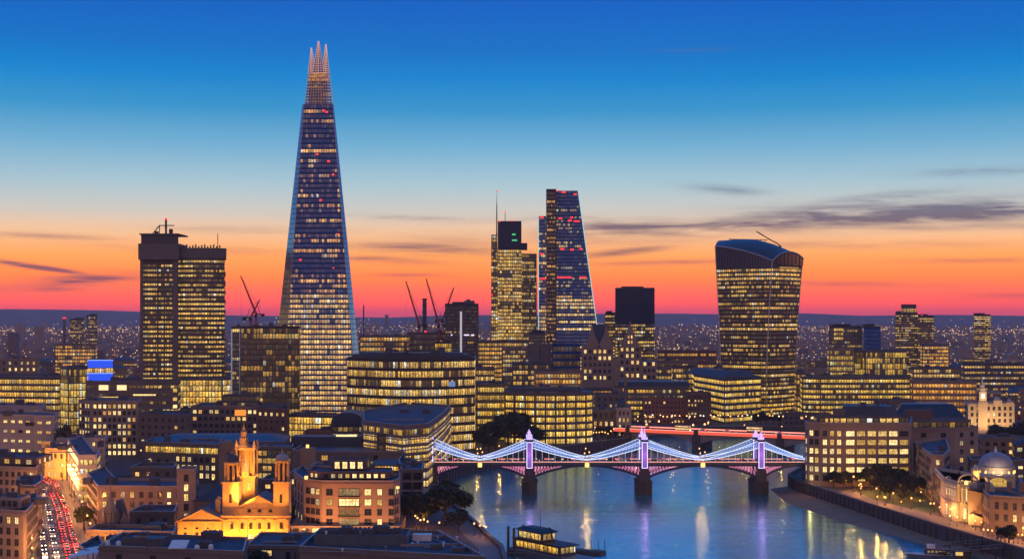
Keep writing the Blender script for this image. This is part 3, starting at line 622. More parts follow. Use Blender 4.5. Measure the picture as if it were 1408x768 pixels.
def make_bus(label):
    r = thing('double_decker_bus', label, 'bus', (0, 0, 0), 'buses in the evening traffic')
    mb = MB(); mb.box(-5.4, 5.4, -1.25, 1.25, .4, 4.3); mb.box(-5.2, 5.2, -1.15, 1.15, 4.3, 4.4); mb.build('body', 'carred', r)
    for z in (1.5, 3.1):
        mb = MB()
        for s in (-1, 1): mb.face([(-5, s * 1.27, z), (5, s * 1.27, z), (5, s * 1.27, z + .85), (-5, s * 1.27, z + .85)][::-s])
        mb.face([(5.42, -1.1, z), (5.42, 1.1, z), (5.42, 1.1, z + .85), (5.42, -1.1, z + .85)]); mb.face([(-5.42, 1.1, z), (-5.42, -1.1, z), (-5.42, -1.1, z + .85), (-5.42, 1.1, z + .85)])
        mb.build('bus_window', 'lit3', r)
    for x in (-3.4, 3.6):
        for s in (-1, 1): mb = MB(); mb.tube((x, s * 1.0, .5), (x, s * 1.28, .5), .5, 0, 10); mb.build('wheel', 'tyre', r)
    for s in (-1, 1):
        mb = MB(); mb.box(5.4, 5.5, s * .9 - .2, s * .9 + .2, .8, 1.05); mb.build('headlight', 'head', r)
        mb = MB(); mb.box(-5.5, -5.4, s * .95 - .15, s * .95 + .15, .9, 1.3); mb.build('taillight', 'tail', r)
    return r
def person(x, y, z, h=1.75, label='person', rot=0, coat='coat'):
    pass

# ------------------------------------------------------------------ ground, river, hills
LB = [(4, 380), (-4, 516), (-10, 546), (-15, 576), (-28, 640), (-37, 700), (-40, 742), (-36, 784), (-23, 829), (-2, 862), (16, 888), (46, 936), (85, 989), (95, 1060)]
FB = [(97, 1078), (200, 1086), (420, 1090), (1400, 1090)]
RB = [(1400, 880), (400, 862), (230, 838), (165, 795), (148, 752), (147, 722), (159, 645), (173, 562), (185, 509), (196, 440), (205, 300)]
BIG = 10500
gp = [(4, -400)] + LB + FB + RB + [(205, -400), (BIG, -400), (BIG, 11500), (-BIG, 11500), (-BIG, -400)]
mb = MB()
for tri in tessellate_polygon([[Vector((x, y, 0)) for x, y in gp]]):
    P3 = [gp[i] for i in tri]; a, b, c = P3
    if (b[0]-a[0])*(c[1]-a[1])-(b[1]-a[1])*(c[0]-a[0]) < 0: P3.reverse()
    mb.face([(*p, GZ) for p in P3])
tagm(mb.build('ground', 'ground'), kind='structure')
mb = MB(); mb.face([(-300, -500, 0), (1500, -500, 0), (1500, 1200, 0), (-300, 1200, 0)]); tagm(mb.build('water', 'water'), kind='structure')
beach = [(136, 746, -.1), (133, 690, -.1), (146, 622, -.1), (160, 575, -.1), (171, 530, -.1), (180, 490, -.1), (188, 440, -.1)]
inner = [(149, 750, 1.2), (147.5, 718, 1.6), (158.6, 648, 1.8), (168, 600, 1.8), (176, 550, 1.8), (186, 505, 1.8), (196, 440, 1.6)]
mb = MB()
for i in range(6): mb.face([beach[i + 1], inner[i + 1], inner[i], beach[i]])
tagm(mb.build('foreshore', 'mud'), kind='structure')

def river_wall(name, label, pts, side, h=1.1):
    root = thing(name, label, 'river wall', (pts[0][0], pts[0][1], 0)); mb = MB(); cp = MB(); ps = MB()
    for i in range(len(pts) - 1):
        a, b = Vector(pts[i]), Vector(pts[i + 1]); d = (b - a); L = d.length; d /= L; n = Vector((-d.y, d.x)) * side
        q = lambda p, o, z: ((p + n * o).x, (p + n * o).y, z)
        for (o0, o1, z0, z1, t) in [(-.5, .5, -1, GZ + h, mb), (-.75, .7, GZ + h + .003, GZ + h + .28, cp)]:
            A = [q(a - d * .1, o0, z0), q(b + d * .1, o0, z0), q(b + d * .1, o1, z0), q(a - d * .1, o1, z0)]; B = [(*p[:2], z1) for p in A]
            t.face(A[::-1]); t.face(B)
            for k in range(4): t.face([A[k], A[(k + 1) % 4], B[(k + 1) % 4], B[k]])
        for k in range(int(L / 5)):
            c = a + d * (k * 5 + 2.5); M = Matrix.Translation((c.x, c.y, 0)) @ Matrix.Rotation(math.atan2(d.y, d.x), 4, 'Z')
            ps.box(-.25, .25, -.95, .95, -1, GZ + .3, 0, M)
    mb.build('wall', 'qwall', root); cp.build('coping', 'stone3', root); ps.build('fender_post', 'timber', root, kind='stuff')
river_wall('embankment_wall', 'dark curving river wall on the left bank with timber fenders, running under the suspension bridge', LB, 1)
river_wall('embankment_wall', 'long dark river wall on the right bank above the muddy foreshore', [p for p in RB[2:]], 1)
river_wall('embankment_wall', 'far river wall behind the red-lit bridge', [LB[-1]] + FB, 1)

def hill_h(x, y):
    px = 704 + x / 9300 * F
    prof = [(-400, 428), (0, 424.5), (90, 426.5), (190, 430), (300, 434), (450, 436), (540, 436), (620, 432.5), (700, 433), (780, 431), (860, 430), (930, 430), (1000, 432), (1110, 431), (1180, 434), (1300, 433), (1408, 435), (1900, 431)]
    yy = prof[0][1]
    for (a, ya), (b, yb) in zip(prof, prof[1:]):
        if a <= px <= b: yy = ya + (yb - ya) * (px - a) / (b - a)
    top = HC + (HOR - yy) * 9300 / F
    base = GZ + max(0, min(1, (y - 4200) / 4000)) ** 1.6 * 48
    t = max(0, min(1, (y - 7600) / 1700)); t = t * t * (3 - 2 * t)
    w2 = 10 * math.sin(x / 730 + y / 900) * max(0, min(1, (y - 5000) / 2000)) + 6 * math.sin(x / 260 + 1.3)*max(0, min(1, (y - 6000) / 2000))
    return base + (top - base) * t + w2 * (1 - t * .7)
mb = MB(); nx, ny = 90, 26
H = [[(-5200 + 10400 * i / nx, 4200 + 6400 * j / ny) for i in range(nx + 1)] for j in range(ny + 1)]
hp = lambda j, i: (*H[j][i], hill_h(*H[j][i]) + (-.3 if j == 0 else .3))
for j in range(ny):
    for i in range(nx): mb.face([hp(j, i), hp(j, i + 1), hp(j + 1, i + 1), hp(j + 1, i)])
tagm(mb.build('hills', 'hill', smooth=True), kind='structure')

# the far city: house blocks and lamps nobody could count
rng = random.Random(5); mb = MB(); mi = 0
for k in range(5200):
    y = 2500 * (7800 / 2500) ** (rng.random() ** .8); x = rng.uniform(-.40, .40) * y
    z = GZ if y < 4200 else hill_h(x, y); s = rng.uniform(10, 34); t = rng.uniform(9, 22); h = rng.choice([7, 9, 11, 14, 18, 26]) * rng.uniform(.7, 1.1)
    if rng.random() < .02: h *= 2.6; s = 16; t = 16
    mb.box(x - s / 2, x + s / 2, y - t / 2, y + t / 2, z - 3, z + h, rng.choice([0, 0, 1, 2]), top=3)
tagm(mb.build('distant_houses', ['stone', 'stone3', 'stone', 'lead']), kind='stuff')  # paler stone walls stand in for thicker haze over the far city
mb = MB()
def octa(x, y, z, s):
    a = [(x - s, y, z), (x, y - s, z), (x + s, y, z), (x, y + s, z)]
    for k in range(4): mb.face([a[k], a[(k + 1) % 4], (x, y, z + s)]); mb.face([a[(k + 1) % 4], a[k], (x, y, z - s)])
clusters = [(rng.uniform(-.36, .36), rng.uniform(2300, 7600)) for _ in range(70)]
for k in range(7800):
    if rng.random() < .55: y = 1900 * (8300 / 1900) ** (rng.random() ** .75); x = rng.uniform(-.38, .38) * y
    else: c = rng.choice(clusters); y = c[1] * rng.uniform(.96, 1.04); x = c[0] * c[1] + rng.gauss(0, 70)
    z = (GZ if y < 4200 else hill_h(x, y)) + rng.choice([9, 12, 16, 22]) * rng.uniform(.7, 1.3)
    if y > 7300 and rng.random() < .6: continue
    octa(x, y, z, y * rng.uniform(.00018, .00046))
tagm(mb.build('distant_city_lights', 'citylight'), kind='stuff')

# roads ------------------------------------------------------------
def ribbon(pts, w0, w1, z):
    mbx = MB(); off = []
    for i, p in enumerate(pts):
        a = Vector(pts[max(0, i - 1)]); b = Vector(pts[min(len(pts) - 1, i + 1)]); d = (b - a).normalized(); n = Vector((d.y, -d.x)); off.append((Vector(p) + n * w0, Vector(p) + n * w1))
    for i in range(len(pts) - 1): mbx.face([(*off[i][1], z), (*off[i + 1][1], z), (*off[i + 1][0], z), (*off[i][0], z)])
    return mbx
ST = [(-105, 330), (-123, 394), (-157, 492), (-184, 568), (-203, 622), (-222, 672), (-236, 712), (-262, 760), (-330, 830)]
STW = 8.2
tagm(ribbon(ST, -STW, STW, GZ + .02).build('road', 'asphalt'), kind='structure')
for s in (-1, 1):
    mb = ribbon(ST, s * STW if s > 0 else -STW - 5, STW + 5 if s > 0 else -STW, GZ + .15)
    side = ribbon(ST, 0, 0, 0)
    off_ = s * STW
    for i in range(len(ST) - 1):
        a, b = Vector(ST[i]), Vector(ST[i + 1]); d = (b - a).normalized(); n = Vector((d.y, -d.x)); A = a + n * off_; B = b + n * off_; f_ = [(*A, GZ + .02), (*B, GZ + .02), (*B, GZ + .15), (*A, GZ + .15)]; mb.face(f_ if s < 0 else f_[::-1])
    tagm(mb.build('pavement', 'paving'), kind='structure')
mb = MB()
for i in range(len(ST) - 1):
    a, b = Vector(ST[i]), Vector(ST[i + 1]); L = (b - a).length; d = (b - a) / L; n = Vector((d.y, -d.x)); k = 0
    while k + 3 < L:
        for o in (-3.6, 0, 3.6): c = a + d * k + n * o; e = c + d * 3; mb.face([(*(c - n * .08), GZ + .026), (*(c + n * .08), GZ + .026), (*(e + n * .08), GZ + .026), (*(e - n * .08), GZ + .026)])
        k += 8
tagm(mb.build('road_marking', 'mark'), kind='structure')
RP = [(153, 740), (155.5, 715), (167, 645), (182, 562), (194, 509), (206, 440)]
tagm(ribbon(RP, -6, 5, GZ + .02).build('promenade', 'paving'), kind='structure')
LP_ = [(x - 5, y) for x, y in LB]
tagm(ribbon(LP_, -3.4, 4.2, GZ + .02).build('riverside_path', 'paving'), kind='structure')
mb = MB(); mb.face([(168, 690, GZ + .03), (168, 655, GZ + .03), (180, 610, GZ + .03), (205, 612, GZ + .03), (208, 690, GZ + .03)]); tagm(mb.build('lawn', 'grass'), kind='structure')
# the embankment road far behind, between river and tall towers
tagm(ribbon([(90, 1104), (200, 1108), (420, 1112)], -5, 5, GZ + .02).build('embankment_road', 'asphalt'), kind='structure')

# ------------------------------------------------------------------ the great towers
def rect(px0, px1, d, dep): return [(X(px0, d), d), (X(px1, d), d), (X(px1, d + dep if px1 < 704 else d), d + dep), (X(px0, d + dep if px0 > 704 else d), d + dep)]
# 1. spire tower
d = 1100
def shard():
    zb, zt = GZ, Z(137, d)
    lo = [(X(368, d + 22), d + 22), (X(385, d), d), (X(493, d - 2), d - 2), (X(503, d + 9), d + 9), (X(496, d + 52), d + 60), (X(385, d + 52), d + 60)]
    hi = [(X(416, d + 26), d + 26), (X(418.5, d + 23), d + 23), (X(457, d + 23), d + 23), (X(458.5, d + 25), d + 25), (X(456, d + 38), d + 38), (X(420, d + 38), d + 38)]
    claim(lo)
    r = thing('spire_skyscraper', 'tallest tower, a tapering glass spire with a splintered open tip', 'skyscraper', (X(437, d + 28), d + 28, GZ)); SHORT.append((X(437, d), d, 'glass spire'))
    mb = MB(); mb.prism(lo, zb, zt, 0, poly2=hi); mb.build('core', 'coreb', r)
    lf = lambda t: .93 if t < .33 else (.82 if t < .40 else (.42 if t < .6 else .34))
    nf = 64
    o0, o1 = offset(lo, .15), offset(hi, .15)
    for k in range(nf):
        t0, t1 = (k + .2) / nf, (k + .84) / nf; mb = MB(); side = MB(); u = 0
        P = lambda i, t: (o0[i][0] + (o1[i][0] - o0[i][0]) * t, o0[i][1] + (o1[i][1] - o0[i][1]) * t, zb + (zt - zb) * t)
        for i in (1,): a, b, c, e = P(i, t0), P(i + 1, t0), P(i + 1, t1), P(i, t1); L = math.dist(a, b); mb.face([a, b, c, e], 0, [(u - L / 2, 0), (u + L / 2, 0), (u + L / 2 - (L - math.dist(e, c)) / 2, 1), (u - L / 2 + (L - math.dist(e, c)) / 2, 1)])
        q = k / nf; pl = lf(q) + random.uniform(-.28, .16)
        if q > .42 and random.random() < .28: pl = .12
        strip_attrs(mb.build('glazed_storey', 'glassb', r), bay=2.1, lit=max(0, min(1, pl)), est=1.45 if q < .42 else 1.5, tint=(1, .95, .9) if q < .4 else (1, .8, .6))
    P = lambda i, t: (o0[i % 6][0] + (o1[i % 6][0] - o0[i % 6][0]) * t, o0[i % 6][1] + (o1[i % 6][1] - o0[i % 6][1]) * t, zb + (zt - zb) * t)
    for i, nm in ((0, 'side_facet'), (2, 'side_facet')):
        mb = MB()
        for k in range(nf):
            t0, t1 = (k + .06) / nf, (k + .94) / nf; a, b, c, e = P(i, t0), P(i + 1, t0), P(i + 1, t1), P(i, t1); L = math.dist(a, b); mb.face([a, b, c, e], 0, [(0, 0), (L, 0), (L, 1), (0, 1)])
        strip_attrs(mb.build(nm, 'glassm', r), bay=2.1, lit=.12, est=.8)
    # corner fins: glass blades standing a little proud of the corners
    for i in (1, 2):
        mb = MB(); mb.tube(P(i, 0), P(i, 1.0), .45, 0, 4, .3); mb.build('corner_fin', 'steel', r)
    # red aircraft lamps and red-lit rooms
    for (px, py) in [(445, 152), (449, 154), (436, 212), (452, 222), (458, 240), (464, 322), (413, 357), (462, 366), (459, 368), (441, 275)]:
        t = (Z(py, d + 12) - zb) / (zt - zb); mb = MB(); a = P(1, t); yy = a[1] - .3; mb.box(X(px, yy) - .9, X(px, yy) + .9, yy - .3, yy + .2, Z(py, yy) - .6, Z(py, yy) + .6); mb.build('red_lamp', 'beacon', r)
    # open top: lattice shards of frame and glass
    def splinter(a, b, apex, zb_, lit):
        mb = MB(); gl = MB(); n = 14
        for k in range(n + 1):
            t = k / n; z = zb_ + (apex[2] - zb_) * t; l = Vector((*a, 0)).lerp(Vector((apex[0] - .4, apex[1], 0)), t); q = Vector((*b, 0)).lerp(Vector((apex[0] + .4, apex[1], 0)), t)
            mb.tube((l.x, l.y, z), (q.x, q.y, z), .16, 0, 4)
        for f_ in (0, .25, .5, .75, 1):
            s0 = Vector((*a, zb_)).lerp(Vector((*b, zb_)), f_); mb.tube(s0, (apex[0] + (f_ - .5) * .8, apex[1], apex[2]), .16, 0, 4)
        mb.build('splinter_frame', lit, r); gl.face([(*a, zb_), (*b, zb_), (apex[0] + .3, apex[1], apex[2]), (apex[0] - .3, apex[1], apex[2])], 0, [(0, 0), (12, 0), (6, 1), (5, 1)]); strip_attrs(gl.build('splinter_glass', 'glassb', r), bay=1.6, lit=.7, est=.55, tint=(1, .6, .42))
    base = Z(137, d); yf = d + 23
    mb = MB(); n = 12; zr = Z(88, d)
    lvl = lambda t: (X(418.5 + 6 * t, yf), X(457 - 5.5 * t, yf))
    for k in range(n + 1):
        z = base + (zr - base) * k / n; x0, x1 = lvl(k / n); mb.tube((x0, yf + .5, z), (x1, yf + .5, z), .15, 0, 4); mb.tube((x0, yf + 13, z), (x1, yf + 13, z), .15, 0, 4); mb.tube((x0, yf + .5, z), (x0, yf + 13, z), .13, 0, 4); mb.tube((x1, yf + .5, z), (x1, yf + 13, z), .13, 0, 4)
    for k in range(11):
        x0 = X(418.5 + 38.5 * k / 10, yf); x1 = X(424.5 + 27 * k / 10, yf); mb.tube((x0, yf + .5, base), (x1, yf + .5, zr), .13, 0, 4)
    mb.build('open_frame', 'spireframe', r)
    for k in range(n):
        z = base + (zr - base) * k / n; x0, x1 = lvl(k / n); x2, x3 = lvl((k + 1) / n); strip_attrs(strip([((x0 + .4, yf + .7), (x1 - .4, yf + .7))], z + .3, z + 1.9 - .3, 0, 'glassb', r, 'open_storey', bay=1.5, lit=.5, est=1), bay=1.4, lit=.8 if k > 7 else .2, est=1.1, tint=(1, .62, .36))
    mb = MB(); cw = (X(425, yf + 6), X(449, yf + 6)); mb.box(cw[0], cw[1], yf + 4, yf + 11, base, Z(84, d)); o = mb.build('plant_core', 'dark', r)
    for k in range(10):
        z = base + (Z(84, d) - base) * (k + .3) / 10; strip_attrs(strip([((cw[0], yf + 4), (cw[1], yf + 4))], z, z + 1.9, .1, 'glassb', r, 'lit_deck', bay=1.6, lit=.4 if k < 5 else .95), bay=1.6, lit=.35 if k < 6 else 1.0, est=.9 if k < 6 else 1.5, tint=(1, .7, .4))
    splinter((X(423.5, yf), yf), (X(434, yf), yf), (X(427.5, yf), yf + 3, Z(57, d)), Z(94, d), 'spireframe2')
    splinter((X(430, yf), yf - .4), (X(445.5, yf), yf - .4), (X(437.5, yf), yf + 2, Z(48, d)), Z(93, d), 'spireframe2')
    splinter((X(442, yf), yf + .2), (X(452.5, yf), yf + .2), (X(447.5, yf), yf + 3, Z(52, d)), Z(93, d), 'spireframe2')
shard()

# 2. slab tower with overhanging cap (left)
def twin_slab():
    d = 1180; r = thing('concrete_tower', 'twin-slab concrete tower with overhanging cap and roof aerial, left of the glass spire', 'tower', (X(250, d + 20), d + 20, GZ)); SHORT.append((X(250, d), d, 'twin-slab concrete tower'))
    A = rect(195, 245, d, 34); claim(A); zt = Z(357, d)
    mb = MB(); mb.prism(A, GZ, zt, 0); mb.build('core', 'coret', r)
    tower_bands(r, A, A, Z(575, d), Z(362, d), 3.95, lambda t: .55, 'glass', .42, .12, 2.3, 1.45, edges=[0, 1, 3])
    for p0, p1 in ((193.2, 197.5), (216.5, 218), (225.5, 227), (238, 245.5)):
        mb = MB(); mb.box(X(p0, d), X(p1, d), d - 1.6, d - .2, GZ, zt - .05); mb.build('pier', 'stone3', r)
    C = [(X(190, d - 5), d - 5), (X(245.6, d - 5), d - 5), (X(245.6, d), d + 30), (X(190, d), d + 30)]
    mb = MB(); mb.prism(C, Z(357, d), Z(335, d)); mb.build('overhanging_cap', 'stone3', r)
    mb = MB(); mb.prism(rect(194, 245.3, d - 1, 30), Z(335, d) + .01, Z(323, d)); mb.box(X(193, d), X(246.5, d), d - 3, d + 32, Z(323, d), Z(321, d)); mb.build('top_storey', 'dconc', r)
    mb = MB(); mb.tube((X(225, d), d + 8, Z(321, d)), (X(225, d), d + 8, Z(300, d)), .9); mb.tube((X(206, d), d + 8, Z(321, d)), (X(216, d), d + 8, Z(309, d)), .45); mb.tube((X(216, d), d + 8, Z(309, d)), (X(236, d), d + 8, Z(309, d)), .45)
    mb.tube((X(216, d), d + 8, Z(309, d)), (X(216, d), d + 8, Z(321, d)), .4); mb.box(X(230, d), X(234, d), d + 6, d + 10, Z(321, d), Z(314, d)); mb.box(X(210, d), X(214, d), d + 6, d + 10, Z(321, d), Z(317, d)); mb.build('roof_crane', 'dark', r)
    mb = MB(); mb.box(X(223.5, d), X(226.5, d), d + 7, d + 9, Z(301, d), Z(299, d)); mb.build('beacon', 'beacon', r)
    d2 = d + 4; B = [(X(x, q), q) for x, q in arc(244.8, 309, d2, d2 + 3, 6, 6)]; B = B + [(X(308, d2 + 38), d2 + 40), (X(245, d2), d2 + 40)]; claim(B)
    mb = MB(); mb.prism(B, GZ, Z(345, d2), 0); mb.build('core', 'coret', r)
    nb = len(B); tower_bands(r, B, B, Z(545, d), Z(356, d), 3.95, lambda t: .58, 'glass', .42, .12, 2.3, 1.45, edges=list(range(7)))
    o = offset(B, 1.4); mb = MB(); mb.prism(o, Z(355, d2), Z(341, d2)); mb.build('cap', 'stone3', r)
    for k in range(16):
        pass
    mb = MB()
    for k in range(14): x = X(250 + k * 4.1, d2); mb.box(x - .5, x + .5, d2 - 4, d2 - 3, Z(341, d2), Z(341, d2) + 1.6 + .7 * (k % 3))
    mb.build('roof_cradle', 'dark', r)
    mb = MB(); mb.tube((X(296, d2), d2 + 10, Z(341, d2)), (X(296, d2), d2 + 10, Z(320, d2)), .3); mb.build('aerial', 'dark', r)
    for k in range(13):
        z = Z(380, d2) - k * 7.9; mb = MB(); mb.box(X(307, d2 + 8), X(310.3, d2 + 8), d2 + 3, d2 + 8, z, z + 4.2); mb.build('balcony', 'conc', r)
twin_slab()
block('glass_annexe', 'brightly lit glazed annexe at the foot of the twin-slab tower', 'office block', [(246, 1110), (306, 1110), (318, 1122)], 521, 30, 'coret', 'curtain', fh=4.6, bay=2.6, lit=.97, est=1.5, short='glazed annexe', plantn=2, parapet=.5)
block('slim_tower', 'slim grey tower with blue-lit edges beside the glass spire', 'tower', [(318, 1085), (331, 1085)], 450, 20, 'coret', 'band', bay=2, lit=.35, short='slim blue-edged tower', plantn=1)
r = bpy.data.objects[-1] if False else None
def edge_strip(px, d, y0, y1, mat, w=.5, label=None):
    pass
block('office_tower', 'dark office tower with scattered lit floors in front of the glass spire', 'office tower', [(330, 1016), (412, 1010)], 450, 32, 'core', 'curtain', fh=3.9, bay=2.4, lit=.36, est=1.0, tint=(1, .95, .85), short='dark office tower', plantn=3, gap=.4)

# 3. stepped tower with mast
def stepped():
    d = 1720; r = thing('stepped_skyscraper', 'stepped dark skyscraper with a tall mast, left of the wedge tower', 'skyscraper', (X(706, d + 20), d + 20, GZ)); SHORT.append((X(706, d), d, 'stepped mast tower'))
    parts = [(675.5, 684, 322, 8, .5), (684, 717.5, 342, 0, .75), (717.5, 738, 348, 10, .42)]
    for (a, b, t, dd, lit) in parts:
        P = rect(a, b - .05, d + dd, 40); claim(P); mb = MB(); mb.prism(P, GZ, Z(t, d)); mb.build('shaft', 'core', r)
        tower_bands(r, P, P, Z(520, d), Z(t + 1, d), 4.2, lambda q, l=lit: l + (.12 if q < .5 else -.02), 'glass', .72, .12, 2.6 if a < 717 else 2.2, 1.35 if a < 717 else .9, edges=[0, 1])
    for (a, b, y0, y1, dd) in [(684.5, 717, 342, 305, 3), (703, 725, 342, 335, 6)]:
        P = rect(a, b, d + dd, 30); mb = MB(); mb.prism(P, Z(y0, d) + .02, Z(y1, d)); mb.ring(P, .5, Z(y1, d), Z(y1 - 1.5, d)); mb.build('crown', 'navydark', r)
    for (a, b, y) in [(704, 709, 322), (704, 711, 330)]:
        mb = MB(); mb.box(X(a, d), X(b, d), d + 2.2, d + 2.9, Z(y + 1, d), Z(y - 1, d)); mb.build('green_lamp_strip', 'green_lit', r)
    mb = MB(); mb.tube((X(683, d), d + 4, Z(325, d)), (X(683, d), d + 4, Z(280, d)), .9, 0, 6, .6); mb.tube((X(683, d), d + 4, Z(280, d)), (X(683, d), d + 4, Z(262, d)), .4, 0, 5, .15); mb.build('mast', 'steel', r)
    mb = MB(); mb.tube((X(694.5, d), d + 8, Z(305, d)), (X(694.5, d), d + 8, Z(290, d)), .4); mb.build('aerial', 'steel', r)
    for (px, py) in [(683, 262), (694.5, 291), (687, 304), (704, 303), (676.5, 405)]:
        mb = MB(); x = X(px, d); z = Z(py, d); mb.box(x - .8, x + .8, d + (1 if py > 300 else 3), d + 4.5, z - .7, z + .7); mb.build('beacon', 'beacon', r)
stepped()

# 4. wedge tower
def wedge():
    d = 1600; r = thing('wedge_skyscraper', 'dark blue wedge-shaped skyscraper with one slanting edge and red-lit floors', 'skyscraper', (X(785, d + 20), d + 20, GZ)); SHORT.append((X(785, d), d, 'wedge tower'))
    zt = Z(261, d); zb = GZ
    ex = lambda y: 795 + (820 - 795) * (y - 264) / (440 - 264)
    lo = [(X(765, d), d), (X(ex(535), d), d), (X(ex(535), d), d + 48), (X(765, d), d + 48)]; hi = [(X(765, d), d + 10), (X(795, d), d + 10), (X(795, d), d + 45), (X(765, d), d + 45)]
    claim(lo, 10); mb = MB(); mb.prism(lo, zb, zt, 0, poly2=hi); mb.build('shaft', 'coreb', r)
    nf = 56; o0, o1 = offset(lo, .15), offset(hi, .15)
    for k in range(nf):
        q = k / nf; t0, t1 = (k + .2) / nf, (k + .82) / nf
        P = lambda i, t: (o0[i][0] + (o1[i][0] - o0[i][0]) * t, o0[i][1] + (o1[i][1] - o0[i][1]) * t, zb + (zt - zb) * t)
        mb = MB(); u = 0
        for i in (0, 1):
            a, b, c, e = P(i, t0), P(i + 1, t0), P(i + 1, t1), P(i, t1); L = math.dist(a, b); mb.face([a, b, c, e], 0, [(u, 0), (u + L, 0), (u + math.dist(e, c), 1), (u, 1)]); u += L
        lit = (.8 if q < .45 else .3); lit = .1 if random.random() < .3 else lit
        strip_attrs(mb.build('glazed_storey', 'glassb', r), bay=2.6, lit=lit, est=1.6 if q < .45 else 1.1, tint=(1, 1, .8) if q < .5 else (.9, 1, 1))
    for py, w_ in ((303, 1), (342, .6), (380, 1)):
        pass
    for (px0, px1, py) in [(768, 773, 300), (781, 786, 303), (789, 797, 304), (784, 788, 299), (763, 767, 262), (772, 778, 264), (789, 793, 267), (770, 776, 342), (784, 789, 343), (797, 801, 342), (766, 786, 381), (797, 806, 381)]:
        t = (Z(py, d + 5) - zb) / (zt - zb); yy = d + 10 * t - .6; mb = MB(); mb.box(X(px0, yy), X(px1, yy), yy - .3, yy + .3, Z(py, yy) - .9, Z(py, yy) + .8); mb.build('red_lamp', 'beacon', r)
    mb = MB(); a, b = (X(ex(535) + .3, d), d - .3, zb), (X(795.4, d), d + 9.7, zt); mb.tube(a, b, .45, 0, 4); mb.build('lit_edge', 'cyan_edge', r)
    A = rect(751, 764.8, d + 2, 40); mb = MB(); mb.prism(A, GZ, Z(259.5, d)); mb.build('lift_core', 'dark', r)
    for k in range(50):
        z = Z(540, d) + (Z(262, d) - Z(540, d)) * k / 50
        if k % 1 == 0: strip([((X(752, d), d + 2), (X(764, d), d + 2))], z, z + 2.6, .3, 'glass', r, 'lift_landing', bay=1.5, lit=.3 + .2 * random.random(), est=1.0, tint=(1, .8, .75))
    B = rect(740.5, 750.8, d + 1, 42); claim(B); mb = MB(); mb.prism(B, GZ, Z(297, d)); mb.build('side_wing', 'coreb', r)
    tower_bands(r, B, B, Z(520, d), Z(299, d), 4.2, lambda q: .6 if q < .45 else .42, 'glassb', .7, .15, 2.4, 1.3, edges=[0, 3])
    mb = MB(); mb.tube((X(740.4, d), d + .6, GZ), (X(740.4, d), d + .6, Z(297, d)), .4, 0, 4); mb.build('lit_edge', 'cyan_edge', r)
    for (px, py) in [(745, 299), (745, 349), (744, 383), (748, 383)]:
        mb = MB(); x = X(px, d); z = Z(py, d); mb.box(x - 2, x + 2, d + .3, d + .8, z - .8, z + .8); mb.build('red_lamp', 'beacon', r)
wedge()

